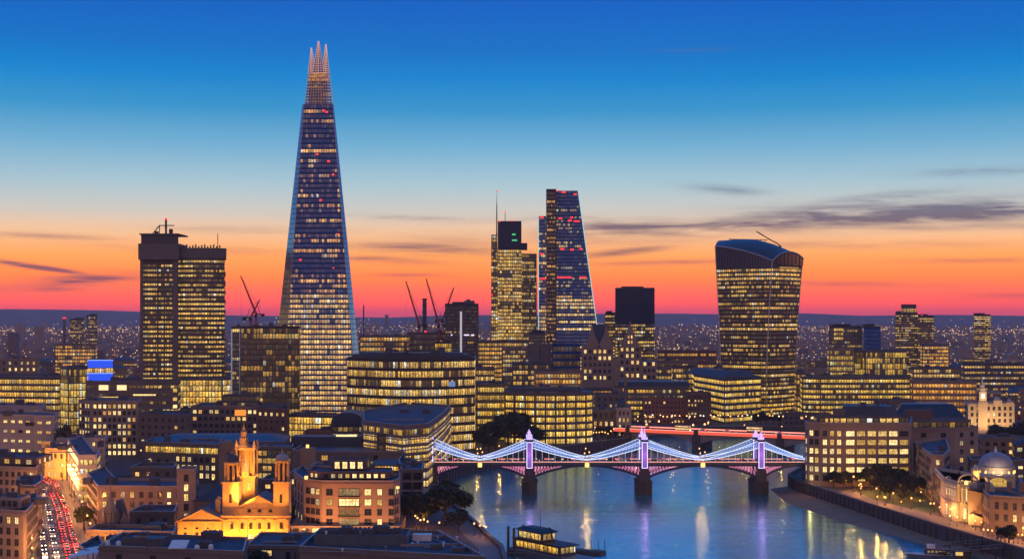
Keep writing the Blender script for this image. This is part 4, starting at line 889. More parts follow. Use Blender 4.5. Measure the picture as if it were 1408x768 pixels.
# 5. flared tower with arched roof
def flared():
    d = 1215; r = thing('flared_skyscraper', 'bulging tower that widens towards an arched glass roof, right of centre', 'skyscraper', (X(1045, d + 25), d + 25, GZ)); SHORT.append((X(1045, d), d, 'bulging arched tower'))
    def sec(z):
        t = max(0, min(1, (z - GZ) / (Z(338, d) - GZ))); g = t ** 1.7
        L, C, Rr = 992 - 9 * g, 1053 + 10 * g, 1092 + 13 * g
        m_ = lambda a, b, k, bl: None
        pts = []
        for k in range(5): q = k / 4; pts.append((L + (C - L) * q, d + 34 - 34 * q - 5 * math.sin(math.pi * q)))
        for k in range(1, 9): q = k / 8; pts.append((C + (Rr - C) * q, d + 30 * q - 4 * math.sin(math.pi * q)))
        pts += [(Rr - 12, d + 78), (L + 10, d + 78)]
        return [(X(a, b), b) for a, b in pts]
    claim(sec(GZ)); ztop = Z(368, d); nf = 35
    topF = [338, 340.5, 344.5, 350.5, 358] + [358 - 3 * q - 10.5 * math.sin(math.pi * q) ** .75 for q in [k / 8 for k in range(1, 9)]]       # roof edge rows above each outline point
    for k in range(nf):
        z0, z1 = GZ + (ztop - GZ) * k / nf, GZ + (ztop - GZ) * (k + 1) / nf; A, B = sec(z0), sec(z1); mb = MB()
        mb.prism(A, z0, z1, 0, poly2=B, cap=False)
        if k == 0 or True: pass
        bodyacc.append((A, z0, z1, B))
        zc0, zc1 = z0 + (z1 - z0) * .22, z0 + (z1 - z0) * .78; a_, b_ = offset(sec(zc0), .18), offset(sec(zc1), .18); mb = MB(); u = 0
        for i in range(12):
            L = math.dist(a_[i], a_[i + 1]); mb.face([(*a_[i], zc0), (*a_[i + 1], zc0), (*b_[i + 1], zc1), (*b_[i], zc1)], 0, [(u, 0), (u + L, 0), (u + L, 1), (u, 1)]); u += L
        pl = random.choice([.9, .45, .3, .35, .8, .38, .2, .55]) if k < nf - 1 else .8
        strip_attrs(mb.build('glazed_storey', 'glass', r), bay=2.3, lit=pl, est=1.35, tint=(1, .95, .85))
    mb = MB()
    for (A, z0, z1, B) in bodyacc: mb.prism(A, z0, z1, 0, poly2=B, cap=False)
    S = sec(ztop); topS = []
    for i, p in enumerate(sec(Z(345, d))[:13]): topS.append((p[0], p[1], HC - (topF[i] - HOR) * p[1] / F))
    for i in range(12): mb.face([(*S[i], ztop), (*S[i + 1], ztop), topS[i + 1], topS[i]], 0)
    mb.build('shaft', 'core', r)
    # vertical glass fins of the top floors
    mbf = MB()
    for i in range(4):
        for q in range(9):
            t = q / 9; a = Vector((*S[i], ztop)).lerp(Vector((*S[i + 1], ztop)), t); b = Vector(topS[i]).lerp(Vector(topS[i + 1]), t); mbf.tube(a + Vector((-.1, -.4, 0)), b + Vector((-.1, -.4, 0)), .22, 0, 4)
    mbf.build('glass_fin', 'finm', r, kind='stuff')
    # outline tubes along the corners
    for idx, nm in ((0, 'corner_edge'), (4, 'corner_edge'), (12, 'corner_edge')):
        mb = MB()
        for k in range(12):
            za, zb_ = GZ + (ztop - GZ) * k / 12, GZ + (ztop - GZ) * (k + 1) / 12; a, b = sec(za)[idx], sec(zb_)[idx]; mb.tube((a[0], a[1] - .4, za), (b[0], b[1] - .4, zb_), .45, 0, 5)
        mb.tube((S[idx][0], S[idx][1] - .4, ztop), (topS[idx][0], topS[idx][1] - .4, topS[idx][2]), .45, 0, 5); mb.build(nm, 'rimm', r)
    mb = MB()
    for i in range(12): a, b = topS[i], topS[i + 1]; mb.tube((a[0], a[1] - .4, a[2]), (b[0], b[1] - .4, b[2]), .55, 0, 5)
    mb.build('roof_rim', 'rimm', r)
    # barrel roof rising behind the front edge
    NU = 12; NV = 8; mb = MB(); Fv = [Vector(p) for p in topS]
    def fpt(u): k = min(3, int(u * 4)); return Fv[k].lerp(Fv[k + 1], u * 4 - k)
    rl_ = Vector((X(994, d + 78), d + 78, Z(337, d + 78)))
    def rp(u, v):
        if u >= 1:
            k = min(7, int(v * 8)); return Fv[4 + k].lerp(Fv[5 + k], v * 8 - k)
        a, b = fpt(u), rl_.lerp(Fv[12], u); return a.lerp(b, v) + Vector((0, 0, (4.5 + 2.1 * u + 5.0 * math.sin(math.pi * u ** 1.2)) * math.sin(math.pi * v) ** .8))
    for i in range(NU):
        for j in range(NV): mb.face([rp(i / NU, j / NV), rp((i + 1) / NU, j / NV), rp((i + 1) / NU, (j + 1) / NV), rp(i / NU, (j + 1) / NV)])
    mb.build('arched_roof', 'bluemetal', r, smooth=True)
    # sky garden window under the arch, on the right-hand face
    S2 = topS[4:13]; mb = MB()
    dn = lambda p, z: (p[0], p[1] - .5, z)
    zb_ = Z(366, d)
    for k in range(8): a, b = S2[k], S2[k + 1]; mb.face([(a[0] + .5, a[1] - .5, zb_ + 1.5), (b[0], b[1] - .5, zb_ + 1.5), (b[0], b[1] - .5, max(zb_ + 1.6, b[2] - 1.2)), (a[0] + .5, a[1] - .5, max(zb_ + 1.6, a[2] - 1.2))])
    mb.build('garden_window', 'darkpane', r)
    for (px, w_, h) in [(1078, 3, 2.0), (1084, 2.4, 4.2), (1089, 2.6, 3.6), (1094, 1.5, 2)]:
        mb = MB(); yy = d + 16 + (px - 1078) * .5; mb.lathe(X(px, yy), yy - 2, [(.2, Z(364, d)), (w_ * .6, Z(364, d) + h * .5), (.3, Z(364, d) + h)], 0, 7); mb.build('planting', 'goldleaf', r)
    strip([((S[4][0] + 1, S[4][1]), (S[8][0], S[8][1])), ((S[8][0], S[8][1]), (S[12][0], S[12][1]))], ztop - .4, ztop + 1.2, .7, 'glass', r, 'lit_ledge', bay=40, lit=1, est=.7)
    mb = MB(); pts = [(1040, 318), (1050, 324), (1060, 330), (1068, 334), (1074, 339)]
    for a, b in zip(pts, pts[1:]): dd = d + 44; mb.tube((X(a[0], dd), dd, Z(a[1], dd)), (X(b[0], dd), dd, Z(b[1], dd)), .45, 0, 5, .6)
    mb.tube((X(1074, d + 44), d + 44, Z(339, d + 44)), (X(1066, d + 44), d + 44, Z(340, d + 44)), .8); mb.build('roof_crane', 'dark', r)
    mb = MB()
    for k in range(9):
        px = 1004 + k * 6; mb.tube((X(px, d + 43), d + 43, Z(333, d + 43)), (X(px, d + 43), d + 43, Z(328.4, d + 43)), .3, 0, 4)
    mb.tube((X(1002, d + 43), d + 43, Z(328.6, d + 43)), (X(1056, d + 43), d + 43, Z(330, d + 43)), .3, 0, 4); mb.build('roof_rail', 'dark', r)
bodyacc = []
flared()

# 6. other towers
def box_tower(name, label, cat, px0, px1, top, d, dep, core='core', glass='glass', lit=.4, fh=3.8, bay=2.4, est=1.2, band=.6, short=None, group=None, tint=(1, 1, 1), litfn=None, cap=True, beacons=(), ztop_body=None):
    P = rect(px0, px1, d, dep); claim(P); zt = Z(top, d); r = thing(name, label, cat, ((P[0][0] + P[1][0]) / 2, d + dep / 2, GZ), group)
    if short: SHORT.append((P[0][0], d, short))
    mb = MB(); mb.prism(P, GZ, zt); mb.build('shaft', core, r)
    if cap: mb = MB(); mb.ring(P, .5, zt, zt + 1.5); w_ = P[1][0] - P[0][0]; mb.box(P[0][0] + w_ * .2, P[0][0] + w_ * .75, d + dep * .3, d + dep * .7, zt + .01, zt + 3.5); mb.build('roof_plant', 'dark', r)
    tower_bands(r, P, P, max(GZ + 1, Z(560, d) if d < 1300 else GZ + 8), zt - 1.5, fh, litfn or (lambda q: lit), glass, band, .12, bay, est, tint, edges=[0, 1 if P[0][0] < 0 else 3])
    for (px, py) in beacons: mb = MB(); x, z = X(px, d), Z(py, d); mb.box(x - .8, x + .8, d + .5, d + 2, z, z + 1.3); mb.build('beacon', 'beacon', r)
    return r
box_tower('dark_tower', 'dark blank-topped square tower between the wedge tower and the bulging tower', 'tower', 846, 900, 397, 1720, 50, 'navydark', 'glassk', fh=4.1, bay=2.6, litfn=lambda q: (.5 if q < .6 else 0) , est=1.3, short='dark blank-topped tower', beacons=((852, 397), (897, 397)))
box_tower('dark_tower', 'thin dark slab standing against the left side of the blank-topped tower', 'tower', 832, 846, 431, 1750, 30, 'core', 'glass', .45, short='thin dark slab')
mb = MB()
box_tower('office_tower', 'dark tower with one glowing vertical stripe beside the construction cranes', 'tower', 612, 658, 419, 1520, 40, 'core', 'glassk', .16, fh=3.8, est=1.0, short='vertical-stripe tower')
r = bpy.context.scene.objects  # last root looked up by label below
def find(lbl): return next(o for o in bpy.data.objects if o.get('label', '').startswith(lbl))
r = find('dark tower with one glowing'); d = 1518.6
mb = MB(); mb.box(X(632.5, d), X(635.2, d), d - .6, d + .2, Z(492, d), Z(428, d)); mb.build('light_stripe', 'rimm_lit', r) if False else None
mb.build('light_stripe', 'rimm_lit', r)
mb = MB(); mb.box(X(638, d), X(652, d), d + 8, d + 20, Z(419, d), Z(413, d)); mb.box(X(641, d), X(646, d), d + 9, d + 16, Z(413, d), Z(411, d)); mb.build('lift_house', 'dconc', r)
for a, b in ((620, 622), (638, 645), (648, 652)):
    mb = MB(); mb.box(X(a, d), X(b, d), d - .5, d + .1, Z(461, d), Z(459.5, d)); mb.build('violet_lamp', 'led_violet', r)
r = find('slim grey tower')
for px in (318.6, 330.4): mb = MB(); mb.box(X(px - .7, 1084), X(px + .7, 1084), 1083.2, 1084.2, Z(560, 1084), Z(452, 1084)); mb.build('lit_edge', 'edgeblue', r)
# right-hand distant towers
r = box_tower('apartment_tower', 'tall dark red-topped apartment tower on the right skyline', 'tower', 1231, 1262, 431, 1900, 30, 'brickd', 'glass', .4, 3.2, 2.6, 1.3, .5, short='red-topped apartment tower', beacons=((1232, 431), (1258, 431)))
P = rect(1239, 1260, 1902, 24); mb = MB(); mb.prism(P, Z(431, 1902), Z(418, 1902)); mb.build('crown', 'brickd', r); strip([(P[0], P[1])], Z(429, 1902), Z(424, 1902), .3, 'glass', r, 'lit_crown', bay=2, lit=1, est=.8)
for px in (1240, 1247, 1254, 1259): mb = MB(); mb.box(X(px, 1902) - .7, X(px, 1902) + .7, 1903, 1905, Z(418, 1902), Z(417, 1902) + .6); mb.build('beacon', 'beacon', r)
box_tower('apartment_tower', 'lower apartment tower joined to the right of the red-topped one', 'tower', 1262.2, 1284, 435, 1890, 30, 'brickd', 'glass', .36, 3.2, 2.6, 1.3, .5, beacons=((1264, 431), (1268, 434), (1283, 435)))
box_tower('apartment_tower', 'lone slim apartment tower near the right edge, lit at its top', 'tower', 1339, 1362, 433, 2300, 26, 'brickd', 'glass', .5, 3.2, 2.6, 1.5, .5, litfn=lambda q: .85 if q > .9 else .48, short='lone slim tower')
box_tower('apartment_tower', 'dark apartment tower on the left horizon, shorter of the pair', 'tower', 96, 116, 439, 2500, 30, 'dconc', 'glass', .38, 3.2, 3, 1.3, .5)
box_tower('apartment_tower', 'dark apartment tower on the left horizon, taller of the pair', 'tower', 119, 134, 434, 2450, 24, 'dconc', 'glass', .36, 3.2, 3, 1.3, .5, beacons=((126, 434),))
box_tower('grey_tower', 'blank grey tower with a lit corner, behind the long yellow-lit office', 'tower', 1140, 1185, 450, 1420, 40, 'stone3', 'glass', .1, 3.8, 2.6, 1.0, .5, short='blank grey tower', litfn=lambda q: .25 if q > .6 else .05)
r = find('blank grey tower'); P = rect(1146, 1159, 1419.6, 1); [strip([(P[0], P[1])], Z(y, 1419) - 1.2, Z(y, 1419) + 1.2, .3, 'glass', r, 'window_band', bay=2.4, lit=1, est=1) for y in (453, 459, 465)]
box_tower('glass_tower', 'narrow teal glass tower right of the blank grey tower', 'tower', 1188, 1211, 450, 1400, 30, 'coreb', 'glassb', .12, 3.8, 2.6, .8, .7, short='narrow teal tower', tint=(.5, .8, 1))
box_tower('grey_tower', 'small dark flat-topped tower behind the gothic gabled building', 'tower', 727, 750, 458, 1500, 30, 'dconc', 'glass', .1, short='small flat-topped tower')
def chimney(px, top, d, label, rad=2.2):
    r = thing('chimney', label, 'chimney', (X(px, d), d, GZ)); mb = MB(); mb.lathe(X(px, d), d, [(rad * 1.3, GZ), (rad * .8, Z(top, d)), (rad * .6, Z(top, d) + .1)], 0, 10); mb.build('stack', 'conc', r)
    mb = MB(); mb.lathe(X(px, d), d, [(rad * .9, Z(top, d) - 1), (rad * 1.1, Z(top, d) - 1), (rad * 1.1, Z(top, d) + 1), (.2, Z(top, d) + 1.4)], 0, 8); mb.build('beacon', 'beacon', r)
chimney(500, 418, 1900, 'thin mast-like chimney right of the glass spire', 1.1); chimney(88.5, 437, 2600, 'red-tipped chimney beside the tower pair on the left horizon', 3)

# cranes
def crane(px, base, top, jx, jy, d, label, cx=0):
    x = X(px, d); zb, zt, jxx, jz = Z(base, d), Z(top, d), X(jx, d), Z(jy, d); r = thing('tower_crane', label, 'crane', (x, d, zb), 'cranes on the skyline'); s = d / 1500
    mb = MB()
    for a, b in ((-1, -1), (1, -1), (1, 1), (-1, 1)): mb.tube((x + a * s, d + b * s, zb), (x + a * s, d + b * s, zt), .42 * s, 0, 4)
    n = int((zt - zb) / (3 * s))
    for k in range(n): z = zb + (zt - zb) * k / n; mb.tube((x - s, d - s, z), (x + s, d - s, z + 3 * s), .26 * s, 0, 3); mb.tube((x - s, d + s, z + 3 * s), (x + s, d + s, z), .14 * s, 0, 3)
    mb.build('mast', 'craned', r); mb = MB(); a = Vector((x, d, zt)); b = Vector((jxx, d, jz)); dv = (b - a); up = Vector((-dv.z, 0, dv.x)).normalized() * 1.1 * s
    if up.z < 0: up = -up
    for o in (up, -up * .2): mb.tube(a + o, b, .55 * s, 0, 4)
    for k in range(16): p, q = a.lerp(b, k / 16), a.lerp(b, (k + 1) / 16); mb.tube(p + up * (1 - k / 16), q - up * .2, .28 * s, 0, 3)
    mb.build('jib', 'craned', r); sg = -1 if jxx > x else 1
    mb = MB(); mb.box(min(x, x + sg * 9 * s), max(x, x + sg * 9 * s), d - s, d + s, zt - .5 * s, zt + .8 * s); mb.box(x + sg * 7 * s - 1.8 * s, x + sg * 7 * s + 1.8 * s, d - 1.3 * s, d + 1.3 * s, zt - 2.5 * s, zt - .5 * s - .01); mb.build('counterweight', 'dark', r)
    mb = MB(); mb.box(x - 1.5 * s, x + 1.5 * s, d - 2.4 * s, d - 1.05 * s, zt - 3 * s, zt - .3 * s); mb.build('cab', 'dark', r)
    mb = MB(); mb.tube((x + sg * 4 * s, d, zt), (x + sg * 2 * s, d, zt + 9 * s), .25 * s, 0, 4); mb.tube((x + sg * 2 * s, d, zt + 9 * s), b, .16 * s, 0, 3); mb.tube(b, (b.x, d, zt - 2), .1 * s, 0, 3); mb.build('tie_cable', 'dark', r)
crane(576, 470, 447, 558, 386, 1560, 'leftmost of three cranes beside the vertical-stripe tower, its jib leaning left')
crane(603, 470, 447, 586, 383, 1540, 'middle of three cranes beside the vertical-stripe tower, with the longest jib leaning left')
crane(609, 470, 440, 624, 395, 1600, 'rightmost of three cranes beside the vertical-stripe tower, jib leaning right')
crane(352, 452, 432, 331, 379, 1150, 'lone crane with a jib leaning left, just left of the glass spire')
crane(345, 470, 437, 357, 412, 1250, 'short crane with a jib leaning right, behind the dark office tower')
r = thing('unfinished_lift_core', 'bare concrete lift core rising between the construction cranes', 'lift core', (X(584, 1580), 1580, GZ)); mb = MB(); mb.box(X(581, 1580), X(586, 1580), 1580, 1588, GZ, Z(410, 1580)); mb.build('shaft', 'dconc', r)
mb = MB(); [mb.box(X(580, 1580), X(587, 1580), 1579, 1589, Z(y, 1580), Z(y, 1580) + .8) for y in (411, 420, 429, 438, 447)]; mb.build('climbing_platform', 'dark', r)
mb = MB(); mb.lathe(X(585, 1578), 1577.5, [(.1, Z(457, 1578)), (1.6, Z(455.5, 1578)), (.1, Z(454, 1578))], 0, 8); mb.build('beacon', 'beacon', r)

# ------------------------------------------------------------------ offices and blocks of the middle distance
def aux(name, root, px0, px1, d, y0, y1, mat, th=1.0, proud=.3, kind=None):
    mb = MB(); mb.box(X(px0, d), X(px1, d), d - proud, d - proud + th, Z(y1, d), Z(y0, d)); return mb.build(name, mat, root)
# left
b = block('office_block', 'long office at the left edge with two bright rows of yellow windows', 'office block', [(-25, 1010), (83, 1000)], 519, 45, 'dconc', 'band', fh=4.6, bay=1.9, lit=.62, toplit=.98, est=1.25, short='long two-row office at the left edge', plantn=4)
b = block('glass_corner_office', 'pale glass corner office with bright lower floors, left of the blue-lit box', 'office block', [(83, 995), (94, 978), (119, 985)], 506, 30, 'lead', 'curtain', fh=4.7, bay=2.2, lit=.9, toplit=.5, est=1.15, tint=(.95, 1, .8), short='pale glass corner office', plantn=1)
r = thing('blue_lit_box', 'small rooftop box glowing bright blue with a white middle floor', 'rooftop pavilion', (X(138, 1000), 1008, GZ)); SHORT.append((X(138, 1000), 1000, 'blue-lit box'))
P = rect(120.5, 156, 1000, 16); mb = MB(); mb.prism(P, GZ, Z(494, 1000)); mb.build('wall', 'dconc', r)
for y0, y1 in ((495, 505), (513, 523)):
    mb = MB()
    for k in range(11): x = X(121 + k * 3.15, 1000); mb.box(x, x + 1.35, 999.4, 999.9, Z(y1, 1000), Z(y0, 1000))
    mb.build('blue_panel', 'blue_lit', r)
for y in (494.5, 512.5): aux('blue_tube', r, 120.5, 156, 1000, y, y + .8, 'led_blue', .4, .7)
strip([((X(121, 1000), 1000), (X(156, 1000), 1000))], Z(512, 1000), Z(506, 1000), .2, 'glass', r, 'lit_storey', bay=1.6, lit=1, est=1.5, tint=(1, 1, 1.3))
b = block('stone_office', 'brown flat-fronted office below the blue-lit box with few lit windows', 'office block', [(117, 985), (245, 985)], 525, 30, 'stone3', 'band', fh=5.4, bay=3, lit=.25, band=.32, short='brown flat-fronted office', plantn=3, roofmat='slate')
for (a, c) in ((136, 149), (161, 174)): aux('lit_window', b, a, c, 985, 529, 536, 'pale_lit', .3, .25)
for (a, c, y) in ((131, 167, 545), (183, 214, 541.5)): aux('lit_window', b, a, c, 985, y, y + 2, 'lit2', .3, .25)
for (y) in (534, 546, 556, 567): aux('lit_window', b, 238, 243.5, 985, y, y + 4.5, 'lit2', .3, .25)
block('stone_office', 'pale stone block with two low rows of lit windows, below the brown office', 'office block', [(108, 870), (125, 860), (190, 860)], 552, 34, 'stone', 'punch', fh=4.2, bay=3.0, lit=.55, wd=1.7, wh=2.3, short='pale two-row stone block', plantn=4)
block('plain_block', 'blank white-rendered block at the left edge with a dark louvre opening', 'building', [(-20, 815), (46, 805), (46.2, 800), (75, 800)], 572, 30, 'render', 'punch', fh=5, bay=5, lit=.8, wd=2.6, wh=1.5, short='blank white block at the left edge', plantn=2)
aux('louvre', bpy.data.objects.get('plain_block'), 35, 47, 799, 580, 585, 'dark', .4, .4)
block('plain_block', 'upper white-rendered block set behind the blank one at the left edge', 'building', [(-20, 850), (58, 845)], 559, 28, 'render', 'punch', fh=5, bay=6, lit=.3, short='upper white block at the left edge', plantn=3)
block('office_block', 'grey concrete block with a dark roof right of the pale two-row stone block', 'office block', [(190, 845), (258, 838)], 571, 34, 'conc', 'punch', fh=4, bay=4.2, lit=.22, wd=1.6, wh=1.8, short='grey concrete block', plantn=4)
b = block('office_block', 'wide grey office with an orange sign box on its roof line', 'office block', [(262, 905), (395, 900)], 560, 36, 'stone3', 'punch', fh=4.4, bay=3.6, lit=.42, wd=2.2, wh=2.2, short='wide grey orange-sign office', plantn=5)
aux('lit_sign', b, 323, 338, 899, 563, 571, 'orange_sign', .5, .6)
tier(b, [(305, 915), (352, 915)], 544, 14, Z(560, 915) + .1, 'dconc', 'band', lit=.1, plantn=1)
block('office_block', 'brick-red corner block beside the brightly lit low glass hall', 'building', [(352, 880), (395, 872)], 563, 26, 'brick2', 'punch', fh=4.4, bay=3.8, lit=.5, short='brick-red corner block', plantn=3)
block('glass_hall', 'low glass hall glowing yellow at the foot of the glass spire', 'office block', [(396, 945), (462, 935)], 572, 26, 'dconc', 'curtain', fh=4.2, bay=2.2, lit=1.1, est=1.5, short='glowing low glass hall', plantn=2, roofmat='slate')
# the big oval office
f = arc(477, 653, 905, 900, 26, 12)
b = block('oval_office', 'big round-fronted office with broad lit window bands, right of the glass spire', 'office block', f, 0, 60, 'core', 'band', fh=5.5, bay=1.75, lit=.62, band=.64, est=1.3, zt=Z(494, 880), short='big round-fronted office', plantn=0, roofmat='slate', parapet=.8, gap=0)
e = [(X(p, q), q) for p, q in arc(484, 648, 912, 908, 22, 10)]; e += [(X(640, 940), 940), (X(492, 940), 940)]
mb = MB(); mb.prism(e, Z(494, 880) + .02, Z(488, 890)); mb.prism(offset(e, -5), Z(488, 890) + .01, Z(485.5, 890)); mb.build('roof_drum', 'slate', b)
rooftop(b, e, Z(485.5, 890) + .02, 7, random, 1.2)
for px in (519, 561, 583, 612, 640):
    q = 879 + abs(px - 565) ** 2 * .0031
    aux('column', b, px, px + .9, q, 497, 600, 'stone3', .5, .5)
aux('blue_screen', b, 617, 626, 885.5, 524, 531, 'dim_screen', .3, .9)
# riverside office with raked terraces
f = [(553, 688), (588, 700), (600, 740), (611, 790), (619, 848)]
b = block('terraced_glass_office', 'glass office with rounded lit terraces on the river bank by the bridge end', 'office block', f, 0, 30, 'stone3', 'band', fh=4.5, bay=1.9, lit=.85, band=.62, est=1.25, zt=37, short='terraced riverside glass office', plantn=2, gap=0, back=[(560, 880), (500, 800), (500, 720)])
for k in range(6):
    z = GZ + 5 * k + 4.6; P = [(X(p, q), q) for p, q in f + [(560, 880), (500, 800), (500, 720)]]
    mb = MB(); mb.prism(offset(P, 1.1), z, z + .5); mb.build('terrace_slab', 'stone', b)
b = block('curved_roof_building', 'building with a rounded dark blue metal roof, beside the terraced office', 'building', [(455, 800), (498, 800)], 584, 26, 'dconc', 'band', lit=.3, short='rounded blue roof', plantn=0, parapet=0)
mb = MB(); x0, x1 = X(455, 800), X(500, 800); n = 10
ap = [(x0 + (x1 - x0) * (.5 - .5 * math.cos(math.pi * k / n)), Z(584, 800) + 7.2 * math.sin(math.pi * k / n) ** .7) for k in range(n + 1)]
for k in range(n): mb.face([(ap[k][0], 799, ap[k][1]), (ap[k][0], 826, ap[k][1]), (ap[k + 1][0], 826, ap[k + 1][1]), (ap[k + 1][0], 799, ap[k + 1][1])][::-1])
mb.face([(a, 799, z) for a, z in ap][::-1]); mb.face([(a, 826, z) for a, z in ap]); mb.build('curved_roof', 'bluemetal', b)
b = block('flat_roof_office', 'dark flat-roofed office wing with a strip of lit skylights behind the rounded blue roof', 'office block', [(500, 790), (575, 772)], 578, 40, 'dconc', 'band', fh=4, bay=2.2, lit=.7, est=1.3, short='dark skylight wing', plantn=4, roofmat='slate')
aux('skylight', b, 499, 519, 789, 580.5, 583, 'pale_lit', 2, 1)
# right of the oval office
block('office_block', 'yellow-lit office squeezed between the round-fronted office and the riverside trees', 'office block', [(655, 965), (694, 965)], 529, 40, 'conc', 'band', fh=5.4, bay=1.8, lit=.85, band=.55, est=1.25, tint=(1, 1, .7), short='narrow yellow-lit office', plantn=3)
block('office_block', 'upper lit block behind the narrow yellow-lit office', 'office block', [(653, 1060), (680, 1060)], 507, 25, 'conc', 'band', fh=4.6, bay=2, lit=.7, est=1.1, short='upper lit block', plantn=2)
b = block('curved_office', 'bright yellow-lit office with a gently bowed front behind the riverside trees', 'office block', arc(694, 806, 946, 944, 9, 8) + [(815, 950)], 541, 45, 'conc', 'band', fh=4.95, bay=1.75, lit=1.0, band=.62, est=1.75, tint=(1, 1, .72), short='bright bowed office', plantn=4, roofmat='lead')
for px in (706, 725, 746, 765, 784): aux('column', b, px, px + .9, 937.6 + abs(px - 750) ** 2 * .0026, 543, 610, 'coret', .5, .9)
tier(b, [(700, 955), (800, 955)], 534, 26, Z(541, 945) + .1, 'lead', None, plantn=3)
b = block('classical_building', 'warm-lit classical stone building with a steep roof between bowed office and pink-lit corner', 'building', [(813, 1012), (847, 1008)], 563, 26, 'stone2', 'punch', fh=5, bay=4.2, lit=.75, wd=1.8, wh=3.0, mansard=6, zt=Z(553, 1010), short='warm classical building', plantn=1)
b = block('classical_building', 'narrow white stone corner building floodlit pink-orange at the red bridge end', 'building', [(847.5, 1000), (868, 1000)], 562, 24, 'render', 'punch', fh=4.6, bay=2.5, lit=.35, wd=1.1, wh=2.6, short='pink-orange floodlit corner building', plantn=0)
mb = MB(); x = X(854, 1003); mb.lathe(x, 1006, [(3.2, Z(562, 1000)), (3.2, Z(556, 1000)), (2.8, Z(553, 1000)), (.6, Z(549, 1000)), (.1, Z(545, 1000))], 0, 10); mb.build('cupola', 'slate', b)
block('gabled_building', 'old stone building with a tall gable and chimneys, behind the warm classical building', 'building', [(818, 1075), (862, 1070)], 545, 24, 'stone3', 'punch', fh=5, bay=4, lit=.5, mansard=9, zt=Z(527, 1070), short='tall-gabled stone building', plantn=1)
for px in (821, 858, 846): aux('chimney_stack', bpy.data.objects['gabled_building'], px, px + 4, 1074, 516, 530, 'stone2', 2, .1)
# far bank offices
b = block('office_block', 'wide office with a long dark roof and scattered yellow windows behind the red-lit bridge', 'office block', [(858, 1145), (946, 1140)], 533, 36, 'conc', 'band', fh=4.8, bay=2.4, lit=.52, band=.5, est=1.2, tint=(1, 1, .65), short='wide dark-roofed office', plantn=4, roofmat='bluemetal')
mb = MB(); P = rect(845, 950, 1150, 26); mb.prism(P, Z(533, 1145) + .01, Z(524, 1155), 0, poly2=[(p[0] * .97 + P[0][0] * .03, p[1]) for p in P]); mb.build('roof', 'bluemetal', b)
block('brick_block', 'dim red-brick block with small windows right behind the red-lit bridge', 'building', [(884, 1128), (943, 1126)], 549, 14, 'brick', 'punch', fh=3.6, bay=3, lit=.22, wd=1.3, wh=1.7, short='dim red-brick block', plantn=2)
block('brick_block', 'tall narrow dark brick block, right of the dim red-brick one', 'building', [(943.5, 1122), (978, 1118)], 541, 18, 'brick2', 'punch', fh=3.6, bay=2.6, lit=.3, wd=1.1, wh=1.5, short='tall narrow brick block', plantn=2)
b = block('corner_office', 'corner office with tidy yellow window rows in front of the bulging arched tower', 'office block', [(955, 1215), (996, 1128), (1047, 1160)], 0, 50, 'dconc', 'band', fh=4.7, bay=2.3, lit=.88, band=.52, est=1.45, tint=(1, 1, .68), zt=Z(521, 1128), short='tidy yellow corner office', plantn=0, roofmat='slate', gap=.8)
P = [(X(p, q), q) for p, q in [(948, 1235), (998, 1145), (1040, 1170)]]; P += [(P[2][0], P[2][1] + 30), (P[0][0], P[0][1] + 30)]; mb = MB(); mb.prism(P, Z(521, 1128) + .02, Z(511, 1140), 0, poly2=offset(P, -5)); mb.build('roof', 'slate', b); rooftop(b, P, Z(511, 1140) + .1, 3)
aux('glass_corner', b, 996, 1046, 1135, 517, 521, 'bluemetal', 4, .1)
block('office_block', 'low grey office with lit upper windows left of the tidy yellow corner office', 'office block', [(925, 1290), (958, 1290)], 505, 30, 'conc', 'band', fh=5, bay=2.4, lit=.75, est=1.2, short='low grey lit-window office', plantn=2)
